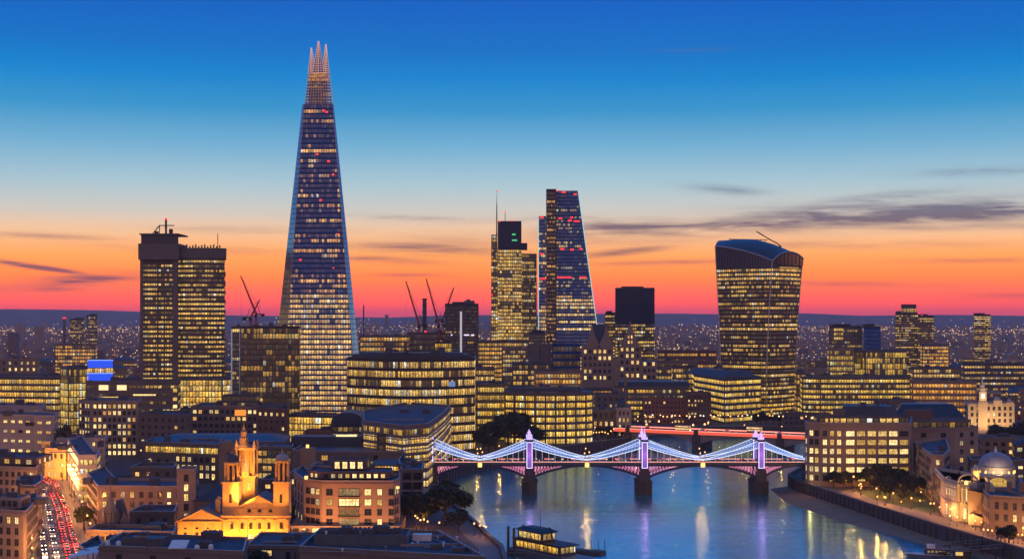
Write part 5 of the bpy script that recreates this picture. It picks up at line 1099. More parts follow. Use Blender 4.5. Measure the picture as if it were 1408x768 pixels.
# gothic-gabled complex
def gothic():
    d = 1320; r = thing('gabled_complex', 'stone complex with tall swept gothic gables, in front of the wedge tower', 'building', (X(850, d + 20), d + 20, GZ)); SHORT.append((X(850, d), d, 'gothic gabled complex'))
    P = rect(800, 903, d, 40); claim(P); P1 = rect(800, 843, d, 40)
    mb = MB(); mb.prism(P1, GZ, Z(477, d)); mb.prism(rect(843.2, 850, d + 1, 36), GZ, Z(492, d)); mb.prism(rect(850.2, 882, d + 2, 38), GZ, Z(478, d)); mb.prism(rect(882.2, 903, d + 1, 40), GZ, Z(497, d)); mb.build('wall', 'stone', r)
    def gable(a, b, base, apex, dd, dep, flat=0):
        # swept (concave) gable end and its steep roof
        n = 8; w_ = (b - a) / 2; c = (a + b) / 2; prof = []
        for k in range(n + 1): t = k / n; prof.append((c - w_ * ((1 - t) ** 1.5) - flat * t, base + (apex - base) * t))
        for k in range(n, -1, -1): t = k / n; prof.append((c + w_ * ((1 - t) ** 1.5) + flat * t, base + (apex - base) * t))
        F_ = [(X(px, dd), dd, Z(py, dd)) for px, py in prof]; B_ = [(p[0], dd + dep, p[2]) for p in F_]
        mb = MB(); mb.face(F_[::-1][::-1]); mb.face(B_[::-1])
        for i in range(len(F_)): j = (i + 1) % len(F_); mb.face([F_[j], F_[i], B_[i], B_[j]], 1)
        return mb
    for a, b, base, apex, fl in ((803, 826, 477, 447, .8), (822, 845, 477, 447, .8), (852, 881, 478, 441, .4)):
        gable(a, b, base, apex, d - .4, 3, fl).build('gable', ['stone', 'slate'], r)
    mb = MB(); mb.prism(rect(814, 834, d + 3, 30), Z(477, d) - 1, Z(446, d), 0, poly2=rect(813, 835, d + 12, 12)); mb.build('roof', 'slate', r)
    mb = MB(); mb.prism(rect(853, 880, d + 4, 32), Z(478, d) - 1, Z(448, d), 0, poly2=rect(865, 868, d + 6, 26)); mb.build('roof', 'slate', r)
    for px in (857, 876, 884): mb = MB(); mb.prism(rect(px - 2, px + 2, d + 3, 6), Z(478, d), Z(463 if px < 880 else 480, d), 0, poly2=rect(px - .2, px + .2, d + 5, .6)); mb.build('pinnacle', 'slate', r)
    W = Windows(r, 96)
    for (a, b, y0, dd) in ((800, 843, 483, d), (850.2, 882, 480, d + 2), (882.2, 903, 500, d + 1)):
        zs = [Z(y, d) for y in range(y0, 526, 9)]
        punch(W, (X(a, dd), dd), (X(b, dd), dd), zs, 4.4, 2.3, 3.2, .42, 1)
    punch(W, (X(862, d - .4), d - .4), (X(871, d - .4), d - .4), [Z(463, d), Z(470, d)], 2.5, 1.4, 2.6, .9, 0, margin=.2)
    W.flush()
gothic()
block('terraced_office', 'pinkish office with warm-lit terraces below the gothic gables', 'office block', [(735, 1180), (800, 1180)], 512, 30, 'stone2', 'band', fh=4.8, bay=2.6, lit=.9, est=1.15, tint=(1, .85, .65), short='warm-lit terrace office', plantn=3)
block('podium_block', 'stepped podium with bright ribbon windows under the stepped mast tower', 'office block', [(655, 1560), (726, 1560)], 470, 40, 'stone3', 'band', fh=4.6, bay=2.8, lit=.75, est=1.2, tint=(1, .85, .6), short='stepped podium', plantn=4)
block('podium_block', 'lower podium wing in front of the stepped podium, half lit', 'office block', [(690, 1480), (728, 1480)], 480, 30, 'stone3', 'band', fh=4.6, bay=2.8, lit=.5, est=1.1, short='half-lit podium wing', plantn=1)
block('hall', 'windowless grey hall in front of the wedge tower', 'building', [(728, 1400), (758, 1400)], 474, 30, 'stone3', 'punch', lit=0, bay=30, short='windowless grey hall', plantn=1)
block('hall', 'dark windowless hall between the grey hall and the gothic gables', 'building', [(759, 1390), (798, 1390)], 474, 28, 'coreb', 'band', fh=7, lit=.1, bay=4, short='dark windowless hall', plantn=2)
block('office_block', 'low office with one lit row in front of the dark windowless hall', 'office block', [(704, 1260), (755, 1260)], 500, 30, 'dconc', 'band', fh=5, bay=2.8, lit=.5, est=1.1, short='one-row low office', plantn=3, roofmat='bluemetal')
block('long_block', 'long low building with a warm row of windows right of the gothic gables', 'office block', [(905, 1500), (985, 1500)], 483, 30, 'brick2', 'band', fh=6, bay=3, lit=.55, band=.4, est=1.3, tint=(1, .8, .5), short='long low warm-row building', plantn=2)
block('long_block', 'pinkish flat block with a bright row of windows beside the gothic gables', 'office block', [(904, 1360), (960, 1360)], 497, 30, 'stone', 'band', fh=6, bay=3, lit=.5, band=.42, est=1.3, short='pinkish flat block', plantn=1)
# right of the bulging tower
block('long_office', 'long yellow-lit office right of the bulging arched tower', 'office block', [(1103, 1165), (1128, 1160), (1252, 1160)], 519, 40, 'conc', 'band', fh=4.6, bay=2.3, lit=.78, band=.52, est=1.3, tint=(1, 1, .62), short='long yellow-lit office', plantn=4)
block('office_block', 'narrow warm-lit block wedged between the bulging tower and the long yellow-lit office', 'office block', [(1095, 1195), (1108, 1195)], 513, 26, 'conc', 'band', fh=4.6, bay=2.3, lit=.6, est=1.1, tint=(1, .85, .6), short='narrow wedged block', plantn=1)
block('office_block', 'pale upper block with a greenish lit top floor under the blank grey tower', 'office block', [(1140, 1300), (1174, 1300)], 480, 34, 'stone', 'band', fh=5.2, bay=2.2, lit=.7, est=1.0, tint=(.9, 1, .7), short='pale upper block', plantn=1)
block('office_block', 'upper glass block with patchy lit floors left of the red-topped apartment tower', 'office block', [(1174.5, 1310), (1190, 1300), (1247, 1300)], 483, 34, 'lead', 'curtain', fh=5.4, bay=2.4, lit=.5, est=1.1, tint=(1, 1, .7), short='patchy upper glass block', plantn=2)
block('office_block', 'pinkish office with orange-lit windows right of the long yellow-lit office', 'office block', [(1254, 1180), (1343, 1175)], 525, 36, 'stone2', 'band', fh=4.8, bay=2.6, lit=.72, band=.5, est=1.2, tint=(1, .72, .42), short='orange-lit pinkish office', plantn=4, roofmat='slate')
block('office_block', 'low office with a broken lit row behind the orange-lit pinkish office', 'office block', [(1255, 1420), (1320, 1420)], 506, 30, 'conc', 'band', fh=5, bay=3, lit=.5, est=1.1, short='broken-row low office', plantn=2)
block('office_block', 'warm-lit stepped block below the right-hand apartment towers', 'office block', [(1268, 1800), (1305, 1800)], 475, 34, 'stone3', 'band', fh=4.4, bay=2.8, lit=.8, est=1.3, tint=(1, .8, .45), short='warm-lit stepped block', plantn=2)
block('long_block', 'wide dark block with a single lit row towards the right edge', 'office block', [(1325, 1500), (1412, 1500)], 500, 30, 'dconc', 'band', fh=6, bay=2.8, lit=.6, band=.35, est=1.1, short='single-row dark block', plantn=3)
block('block_behind_left', 'warm-lit stone block on the left horizon with an arcade of lamps', 'building', [(0, 1500), (52, 1500)], 494, 34, 'stone2', 'punch', fh=7, bay=6, lit=.5, wd=2.2, wh=3, short='stone block on the left horizon', plantn=3)
block('office_block', 'lit terraced block below the tower pair on the left horizon', 'office block', [(75, 1900), (131, 1900)], 474, 34, 'conc', 'band', fh=5, bay=3.4, lit=.6, est=1.2, tint=(1, .8, .55), short='lit terraced block on the left horizon', plantn=1)
block('office_block', 'low grey block with one warm row between glass spire and construction cranes', 'office block', [(494, 1500), (562, 1500)], 462, 40, 'conc', 'band', fh=5.5, bay=3.2, lit=.55, est=1.0, tint=(1, .85, .55), short='one-warm-row grey block', plantn=3)
block('office_block', 'broad building-site block under the construction cranes', 'office block', [(560, 1540), (640, 1540)], 458, 40, 'dconc', 'band', fh=6, bay=3.2, lit=.3, est=1.0, short='building-site block', plantn=4)
block('glass_cube', 'small greenish-lit glass cube behind the round-fronted office', 'office block', [(597, 1250), (621, 1250)], 471, 16, 'core', 'curtain', fh=4, bay=1.8, lit=.9, est=1.1, tint=(1, 1, .45), short='greenish glass cube', plantn=0)

# ------------------------------------------------------------------ right bank
f = [(1107, 717), (1111, 711), (1128, 707), (1160, 705), (1252, 705)]
b = block('riverside_office', 'large riverside office with rows of square yellow windows and a stepped dark roof', 'office block', f, 582, 46, 'stone', 'none', zt=Z(583, 706), back=[(1254, 752), (1164, 752), (1152, 721), (1109, 721)], short='large square-window riverside office', plantn=0, parapet=.8, roofmat='slate', cornice=True)
W = Windows(b, 100); ff = [(X(p, q), q) for p, q in f]
for i, row in enumerate((595.5, 607.5, 620, 632.5, 645, 657)):
    z = Z(row, 706); punch(W, ff[3], ff[4], [z], 4.9, 4.1, 2.5, 1.0 if row > 600 else .55, 4, 'frame', litmats=('lit2',), margin=.6)
    for s in (0, 1, 2): punch(W, ff[s], ff[s + 1], [z], 3.0, 1.9, 2.6, .6, 1, 'frame', margin=.5)
W.flush()
rng_ = random.Random(3)
for row in (601, 613.5, 626, 638.5, 651, 663): mb = MB(); mb.prism(offset([*ff] + [(X(p, q), q) for p, q in [(1254, 752), (1164, 752), (1152, 721), (1109, 721)]], .35), Z(row, 706) - .25, Z(row, 706) + .25); mb.build('floor_band', 'stone', b)
for i in range(5): aux('entrance_light', b, 1115 + i * 5, 1118 + i * 5, 711, 655, 666, 'lit2', .4, 1.2)
glow(X(1112, 706), 703, GZ + 4, 250, (1, .6, .2))
tier(b, [(1124, 712), (1140, 711), (1250, 711)], 573, 8, Z(583, 706) + .02, 'dconc', 'band', fh=3.2, bay=3.4, lit=.35, roofmat='slate', name='set_back_storey')
P = [(X(p, q), q) for p, q in [(1150, 727), (1156, 724), (1222, 722), (1240, 727)]]; P += [(P[3][0], 750), (P[0][0] + 6, 750)]
mb = MB(); mb.prism(P, Z(583, 706) + .05, Z(559, 722), 0, poly2=offset(P, -3.2)); mb.build('raked_roof', 'slate', b); rooftop(b, offset(P, -5), Z(559, 722) + .02, 3)
aux('roof_panel', b, 1145, 1162, 721, 561, 572, 'stone3', .4, .6); aux('roof_panel', b, 1246, 1282, 752, 563, 576, 'brick2', 5, .3)
b = block('office_wing', 'pale stone wing with few windows right of the large riverside office', 'office block', [(1254, 765), (1313, 765), (1345, 775)], 590, 26, 'stone', 'punch', fh=4.4, bay=8, lit=.6, wd=2.6, wh=2.2, short='pale stone wing', plantn=1)
tier(b, [(1252, 772), (1335, 772)], 578, 22, Z(590, 768) + .02, 'conc', 'band', lit=.5, bay=3.5, fh=4)
P = rect(1225, 1330, 800, 26); mb = MB(); mb.prism(P, Z(580, 790), Z(556, 800), 0, poly2=offset(P, -6)); mb.build('glazed_roof', 'bluemetal', b)
def palace():
    d = 1010; b = block('floodlit_palace', 'cream stone palace with a slim clock-tower spire, floodlit on the right skyline', 'building', [(1331, d), (1395, d)], 556, 30, 'palace', 'punch', fh=4.6, bay=3.8, lit=.15, wd=1.6, wh=2.4, short='floodlit cream palace', plantn=0, cap=60)
    for a, c, t in ((1366, 1378, 549), (1384, 1394, 552)): mb = MB(); P = rect(a, c, d - 1, 10); mb.prism(P, Z(556, d), Z(t + 1, d)); q = [(X((a + c) / 2, d) - .3, d + 2), (X((a + c) / 2, d) + .3, d + 2), (X((a + c) / 2, d) + .3, d + 5), (X((a + c) / 2, d) - .3, d + 5)]; mb.prism(P, Z(t + 1, d) + .01, Z(t - 4, d), 0, poly2=q); mb.build('gable', 'palace', b)
    x = X(1351.5, d); mb = MB(); mb.prism(rect(1345, 1358, d - 1.5, 7), GZ, Z(552, d)); mb.prism(rect(1346.5, 1356.5, d - 1, 5.4), Z(552, d) + .01, Z(538, d)); mb.build('tower', 'palace', b)
    mb = MB(); mb.lathe(x, d + 1.7, [(2.6, Z(538, d)), (2.6, Z(534, d)), (1.9, Z(533, d)), (1.7, Z(529, d)), (.8, Z(527, d)), (.1, Z(515, d))], 0, 8); mb.build('spire', 'palace', b)
    aux('clock_face', b, 1349.5, 1353.5, d - 1, 541, 547, 'clockm', .3, .2)
    for px in (1336, 1351, 1362, 1374, 1388): flood(X(px, d), d - 16, GZ + 7, X(px, d), d, Z(565, d), 2600, (1, .56, .2))
    flood(X(1351, d), d - 22, GZ + 20, X(1351, d), d, Z(540, d), 7000, (1, .66, .34), spot=R(30))
palace()
b = block('stone_terrace', 'stone terrace of houses facing the river, right of the riverside trees', 'building', [(1256, 715), (1281, 648), (1298, 645)], 622, 30, 'stone', 'punch', back=[(1306, 675), (1300, 735)], fh=3.8, bay=3.6, lit=.35, wd=1.5, wh=2.2, mansard=4, zt=Z(612, 660), short='riverside stone terrace', plantn=2)
b = block('stone_terrace', 'brown brick terrace with balconies between the stone terrace and the domed hall', 'building', [(1283, 635), (1297, 606), (1302, 606)], 657, 22, 'brick2', 'punch', back=[(1312, 640), (1302, 668)], fh=3.8, bay=3.2, lit=.45, wd=1.5, wh=2.2, short='brown balcony terrace', plantn=2)
block('house_block', 'peach-rendered houses with a lit lower terrace behind the domed hall', 'building', [(1273, 770), (1297, 765), (1322, 768)], 621, 24, 'peach', 'punch', fh=4.2, bay=4.5, lit=.55, wd=2, wh=1.8, short='peach houses', plantn=2)
block('house_block', 'dark-roofed house row with three lit windows near the right edge', 'building', [(1350, 820), (1420, 815)], 604, 26, 'stone2', 'punch', fh=4.6, bay=4.2, lit=.6, wd=2.2, wh=2.0, short='three-window house row', plantn=3)
block('house_block', 'low slate-roofed block under the floodlit palace', 'building', [(1335, 735), (1412, 730)], 632, 20, 'stone3', 'punch', fh=4, bay=4, lit=.4, wd=2.2, wh=1.4, mansard=3, zt=Z(627, 730), short='slate-roofed block', plantn=2)

def domed_hall():
    f = [(1299, 596), (1316, 582), (1320, 584), (1343, 577), (1347, 573), (1366, 566)]
    F_ = [(X(p, q), q) for p, q in f]; B_ = [(F_[-1][0] + 10, F_[-1][1] + 42), (F_[0][0] + 8, F_[0][1] + 40)]; P = F_ + B_; claim(P)
    r = thing('domed_hall', 'golden floodlit hall with tall columns and a pale dome by the right bank', 'hall', (X(1335, 590), 595, GZ)); SHORT.append((X(1335, 590), 590, 'golden domed hall'))
    zt = Z(668, 575); mb = MB(); mb.prism(P, GZ, zt, 0, top=1); mb.build('wall', ['palace', 'roof'], r)
    for z, o, h in ((zt - 1.2, .5, 1.2), (GZ + 7.5, .3, .5)): mb = MB(); mb.prism(offset(P, o), z, z + h); mb.build('cornice', 'palace', r)
    mb = MB(); mb.ring(offset(P, .2), .5, zt + .01, zt + 1.3); mb.build('parapet', 'palace', r)
    W = Windows(r, 90)
    for s in ((0, 1), (4, 5)):
        a, b_ = F_[s[0]], F_[s[1]]; punch(W, a, b_, [GZ + 11.5, GZ + 15.3], 2.7, 1.1, 3.0, .9, 0, 'wframe', litmats=('lit3',)); punch(W, a, b_, [GZ + 4], 3, 1.6, 4.6, .8, 1, 'wframe', arch=True)
    a, b_ = Vector(F_[2]), Vector(F_[3]); dv = (b_ - a); L = dv.length; dv /= L; n = Vector((dv.y, -dv.x))
    punch(W, tuple(a), tuple(b_), [GZ + 13], 2.2, 1.0, 8.5, .9, 0, 'wframe', margin=.1, litmats=('lit1', 'lit2')); punch(W, tuple(a), tuple(b_), [GZ + 3.6], 2.6, 1.6, 4.4, .95, 1, 'wframe', arch=True)
    W.flush()
    for k in range(6):
        c = a + dv * (L * k / 5) + n * 1.0; mb = MB(); mb.lathe(c.x, c.y, [(.62, GZ + 7.9), (.62, GZ + 8.4), (.48, GZ + 8.6), (.42, zt - 2.2), (.62, zt - 1.8), (.62, zt - 1.3)], 0, 10); mb.build('column', 'palace', r)
    # attic arch ornament and urns
    for k, (px, q) in enumerate(((1331, 580), (1304, 592), (1357, 570))):
        mb = MB(); w_ = 4 if k == 0 else 1; x = X(px, q); pts = [(x + w_ * math.cos(t), q, zt + 1.3 + w_ * .75 * math.sin(t)) for t in [math.pi * j / 10 for j in range(11)]]
        for p0, p1 in zip(pts, pts[1:]): mb.tube(p0, p1, .45 if k == 0 else .3, 0, 5)
        mb.build('attic_arch', 'palace', r)
    aux('arch_glow', r, 1326.5, 1335.5, 580.5, 661, 665.5, 'led_gold', .3, .1)
    # drum hall behind with the big arched window, and the dome
    d = 603; P2 = rect(1338, 1396, d, 30); mb = MB(); mb.prism(P2, zt - 4, Z(655, d)); mb.prism(offset(P2, .4), Z(655, d), Z(653.5, d)); mb.build('upper_hall', 'palace', r)
    mb = MB(); cx = X(1372, d); pts = [(cx + 5.4 * math.cos(t), d - .3, Z(668, d) + 4.2 * math.sin(t)) for t in [math.pi * j / 12 for j in range(13)]]; mb.face(pts[::-1], 0); mb.build('arched_window', 'lit2', r)
    mb = MB(); [mb.tube(p0, p1, .5, 0, 6) for p0, p1 in zip(pts, pts[1:])]; mb.build('arch_moulding', 'palace', r)
    cx, cy = X(1369, 618), 618; rr = 7.4; zb = Z(653, 611)
    mb = MB(); mb.lathe(cx, cy, [(rr * 1.05, zb - 1), (rr * 1.05, zb + 2.7), (rr * 1.1, zb + 2.8), (rr * 1.1, zb + 3.3)], 0, 28); mb.build('drum', 'palace', r)
    mb = MB(); mb.lathe(cx, cy, [(rr * math.cos(t), zb + 3.2 + rr * .86 * math.sin(t)) for t in [math.pi / 2 * j / 10 for j in range(11)]], 0, 28); mb.build('dome', 'dome', r, smooth=True)
    mb = MB(); mb.lathe(cx, cy, [(.7, zb + 3 + rr * .86), (.7, zb + 4 + rr * .86), (.25, zb + 4.8 + rr * .86), (.05, zb + 6 + rr * .86)], 0, 8); mb.build('finial', 'white', r)
    for k in range(7):
        t = math.pi * (1.08 + .84 * k / 6); x, y = cx + rr * 1.07 * math.cos(t), cy + rr * 1.07 * math.sin(t); mb = MB(); mb.lathe(x, y, [(.1, zb + .3), (.36, zb + .8), (.36, zb + 1.4), (.1, zb + 1.8)], 0, 7); mb.build('drum_lamp', 'led_gold', r)
    mb = MB(); x = X(1341, 598); mb.lathe(x, 598, [(1.9, zt), (1.9, zt + 4.0), (2.3, zt + 4.2), (1.4, zt + 5.2), (.2, zt + 6.6)], 0, 8); mb.build('corner_turret', 'palace', r); glow(x, 594, zt + 2.5, 700, (1, .5, .1))
    for px, q, pw in ((1306, 580, 1300), (1324, 573, 2000), (1332, 571, 2000), (1340, 568, 2000), (1356, 561, 1500)): flood(X(px, q), q - 3, GZ + 1, X(px, q) + .5, q + 12, GZ + 13, pw, (1, .52, .14))
    flood(cx - 3, cy - 14, zt + 1.5, cx, cy, zb + 6, 1200, (1, .72, .5))
domed_hall()
b = block('mansard_building', 'ornate stone corner building with a dark mansard roof at the right edge', 'building', [(1353, 562), (1361, 548), (1418, 540)], 682, 26, 'stone2', 'punch', fh=4.2, bay=3.4, lit=.45, wd=1.3, wh=2.6, mansard=4.2, zt=Z(669, 548), short='ornate mansard corner building', plantn=1, arch=False)
for px in (1356, 1386, 1402): aux('chimney_stack', b, px, px + 5, 556, 662, 676, 'stone2', 1.6, .1)
flood(X(1385, 535), 528, GZ + 1, X(1385, 545), 545, GZ + 10, 1500, (1, .5, .16))

# auto infill --------------------------------------------------------
def in_poly(x, y, P):
    c = False; n = len(P)
    for i in range(n):
        (x0, y0), (x1, y1) = P[i], P[i - 1]
        if (y0 > y) != (y1 > y) and x < (x1 - x0) * (y - y0) / (y1 - y0) + x0: c = not c
    return c
RIV = [(LB[0][0], -400)] + LB + FB + RB + [(RB[-1][0], -400)]
RIVB = RIV
def near_river(x, y, m): return any(in_poly(x + a, y + b_, RIV) for a in (-m, 0, m) for b_ in (-m, 0, m))
def near_street(x, y, m):
    for (a, b_) in zip(ST, ST[1:]):
        p, q = Vector(a), Vector(b_); t = max(0, min(1, (Vector((x, y)) - p).dot(q - p) / (q - p).length_squared)); 
        if ((p + (q - p) * t) - Vector((x, y))).length < m: return True
    return False

# ------------------------------------------------------------------ suspension bridge
def bridge1():
    Y0, Y1 = 724.0, 738.0; ds = Y0
    xs = [X(592, ds), X(728, ds), X(886, ds), X(1046, ds), X(1148, ds)]
    zd = 16.2; ztp = 28.2
    r = thing('suspension_bridge', 'suspension bridge with white-blue lit chains and violet-lit towers crossing the river', 'bridge', (X(886, ds), (Y0 + Y1) / 2, 0))
    mb = MB(); mb.box(xs[0] - 6, X(1148, ds), Y0 + .4, Y1 - .4, zd - 1.0, zd); mb.build('deck', 'asphalt', r)
    mb = MB(); mb.box(xs[0] - 6, X(1148, ds), Y0 - 1.6, Y0 + .38, zd - .8, zd + .15); mb.box(xs[0] - 6, X(1148, ds), Y1 - .38, Y1 + 1.6, zd - .8, zd + .15); mb.build('footway', 'paving', r)
    spans = list(zip(xs, xs[1:]))
    soff = lambda t: 6.8 + 7.4 * math.sin(math.pi * t) ** .75
    for yy in (Y0 - .9, Y1 + .9):
        for (a, b) in spans:
            n = 28; mb = MB()
            for k in range(n):
                t0, t1 = k / n, (k + 1) / n; x0, x1 = a + (b - a) * t0, a + (b - a) * t1
                for (za0, zb0, za1, zb1, th) in ((zd - 1.9, zd + .1, zd - 1.9, zd + .1, .5), (soff(t0) - .1, soff(t0) + 1.2, soff(t1) - .1, soff(t1) + 1.2, .55)):
                    q = [(x0, yy - th / 2, za0), (x1, yy - th / 2, za1), (x1, yy - th / 2, zb1), (x0, yy - th / 2, zb0)]; p = [(v[0], yy + th / 2, v[2]) for v in q]
                    mb.face(q); mb.face(p[::-1]); mb.face([q[3], q[2], p[2], p[3]]); mb.face([q[1], q[0], p[0], p[1]])
            mb.build('arch_girder', 'navysteel', r)
            mb = MB()
            for k in range(1, 12):
                t = k / 11 * .30
                for tt, sg in ((t, 1), (1 - t, -1)):
                    x = a + (b - a) * tt; x2 = x - sg * (b - a) * .026; z0, z1 = soff(tt) + 1.2, zd - 1.9
                    if z1 - z0 > .3: mb.tube((x, yy, z0), (x, yy, z1), .1, 0, 4); mb.tube((x, yy, z1), (x2, yy, soff(tt - sg * .026) + 1.2), .09, 0, 4)
            mb.build('lit_spandrel', 'led_pink2', r)
            mb = MB()
            for k in range(int((b - a) / 2)): mb.tube((a + 1 + k * 2, yy, zd + .15), (a + 1 + k * 2, yy, zd + 1.25), .06, 0, 4)
            mb.tube((a, yy, zd + 1.25), (b, yy, zd + 1.25), .09, 0, 4); mb.build('railing', 'navysteel', r)
            mb = MB(); mb.box(a + 1.5, b - 1.5, yy - .42, yy - .3, zd + .22, zd + .5); mb.build('deck_light_strip', 'led_salmon', r)
    # chains
    low = zd + 1.3
    halves = []
    for (a, b) in spans:
        m_ = (a + b) / 2 if b != xs[4] else xs[3] + X(704 + 66, ds)
        halves += [(a, m_), (b, m_)]
    halves = halves[:-1]
    for yy in (Y0 - .9, Y1 + .9):
        for (xt, xm) in halves:
            top = lambda t: low + (ztp - .8 - low) * (1 - t) ** 1.25 + .45
            bot = lambda t: low + (ztp - 4.0 - low) * (1 - t) ** 1.45
            n = 18; mb = MB(); lat = MB(); hg = []
            P = lambda t, f_: (xt + (xm - xt) * t, yy, f_(t))
            for k in range(n):
                t0, t1 = k / n, (k + 1) / n; mb.tube(P(t0, top), P(t1, top), .14, 0, 5); mb.tube(P(t0, bot), P(t1, bot), .19, 0, 5)
                lat.tube(P(t0, top), P(t0, bot), .14, 0, 4); lat.tube(P(t0, top), P(t1, bot), .13, 0, 4); lat.tube(P(t0, bot), P(t1, top), .08, 0, 4)
            mb.build('lit_chain', 'led_white', r); lat.build('chain_lattice', 'latt', r)
            for k in range(1, 8):
                t = k / 9.0
                if yy < Y1: mbh = MB(); p = P(t, bot); mbh.tube((p[0], yy, zd), p, .12, 0, 4); mbh.build('hanger', 'latt2', r)
    for xi, xt in enumerate(xs[:4]):
        if xi:
            mb = MB(); x0 = xt
            # cutwater pier
            hexa = lambda w_, e: [(x0 - w_, Y0 - 1), (x0, Y0 - 1 - e), (x0 + w_, Y0 - 1), (x0 + w_, Y1 + 1), (x0, Y1 + 1 + e), (x0 - w_, Y1 + 1)]
            mb.prism(hexa(3.9, 3), -1, 5.6); mb.prism(hexa(4.2, 3.2), 5.6, 6.3); mb.build('pier_base', 'pierst', r)
            mb = MB(); mb.prism([(x0 - 2.9, Y0 - 2.4), (x0 + 2.9, Y0 - 2.4), (x0 + 2.9, Y1 + 2.4), (x0 - 2.9, Y1 + 2.4)], 6.3, 12.8, poly2=[(x0 - 2.3, Y0 - 2), (x0 + 2.3, Y0 - 2), (x0 + 2.3, Y1 + 2), (x0 - 2.3, Y1 + 2)]); mb.build('pier_shaft', 'qwall', r)
        for yy, sg in ((Y0 - .9, -1), (Y1 + .9, 1)):
            zb = 12.8 if xi else zd
            mb = MB(); mb.box(xt - 1.7, xt + 1.7, yy - 1.3, yy + 1.3, zb, 27.2); mb.box(xt - 2.1, xt + 2.1, yy - 1.7, yy + 1.7, 27.2, 28.0); tw = mb.build('tower', 'navysteel', r)
            mb = MB(); yf = yy - 1.36; mb.box(xt - .95, xt + .95, yf - .04, yf + .05, zb + 1.4, 26.2); mb.build('tower_panel', 'glow_violet', r).parent = tw
            mb = MB()
            for (x0_, x1_, z0_, z1_) in ((xt - 1.5, xt - 1.15, zb + .6, 26.8), (xt + 1.15, xt + 1.5, zb + .6, 26.8), (xt - 1.15, xt + 1.15, 26.45, 26.8), (xt - 1.15, xt + 1.15, zb + .6, zb + .95)): mb.box(x0_, x1_, yf - .12, yf + .05, z0_, z1_)
            mb.build('light_outline', 'led_violet', r).parent = tw
            mb = MB(); mb.lathe(xt, yy, [(1.3, 28.0), (1.3, 28.6), (.8, 29), (.75, 30.2), (1.0, 30.4), (.35, 31.3), (.08, 33.8 if xi == 2 else 32.2)], 0, 8); mb.build('lantern_top', 'lantm', r).parent = tw
            for dx_ in (-1.3, 1.3): mb = MB(); mb.lathe(xt + dx_, yy, [(.3, 28.0), (.35, 28.7), (.05, 29.8)], 0, 6); mb.build('finial', 'lantm', r).parent = tw
        mb = MB(); mb.box(xt - .8, xt + .8, Y0 + .45, Y1 - .45, 25.6, 26.8); mb.build('cross_beam', 'navysteel', r)
        if xi: glow(xt, Y0 - 5, 20, 200, (.9, .3, .8), 1)
    mb = MB(); mb.box(xs[0] - 14, xs[0] + 3.5, Y0 - 3, Y1 + 3, 0, zd - 1.01); mb.build('abutment', 'qwall', r)
    mb = MB(); mb.box(X(1112, ds), X(1148, ds), Y0 + .2, Y1 + 3, 0, zd - 2.5); mb.build('abutment', 'qwall', r)
    for k, (a, b) in enumerate(spans[:3]):
        m_ = (a + b) / 2; mb = MB(); mb.box(m_ - 1.0, m_ + 1.0, Y0 - 1.8, Y0 - 1.2, zd - 2.2, zd - .2); mb.build('navigation_lamp', 'led_gold', r)
        # cluster of three lamps mid-span
        for j, (ox, oy, h) in enumerate(((-1.2, 1.5, 4.2), (1.2, 1.5, 4.8), (0, 12.5, 5.5))):
            lamp(m_ + ox, Y0 + oy - (1.6 if j < 2 else 0), zd + .1, ['lamp post over the middle of the left span of the suspension bridge', 'lamp post over the middle of the centre span of the suspension bridge', 'lamp post over the middle of the right span of the suspension bridge'][k], 'lamp posts at mid-span ' + ('left', 'centre', 'right')[k], h=h, power=900)
    return xs, Y0, Y1, zd
bx, bY0, bY1, bz = bridge1()

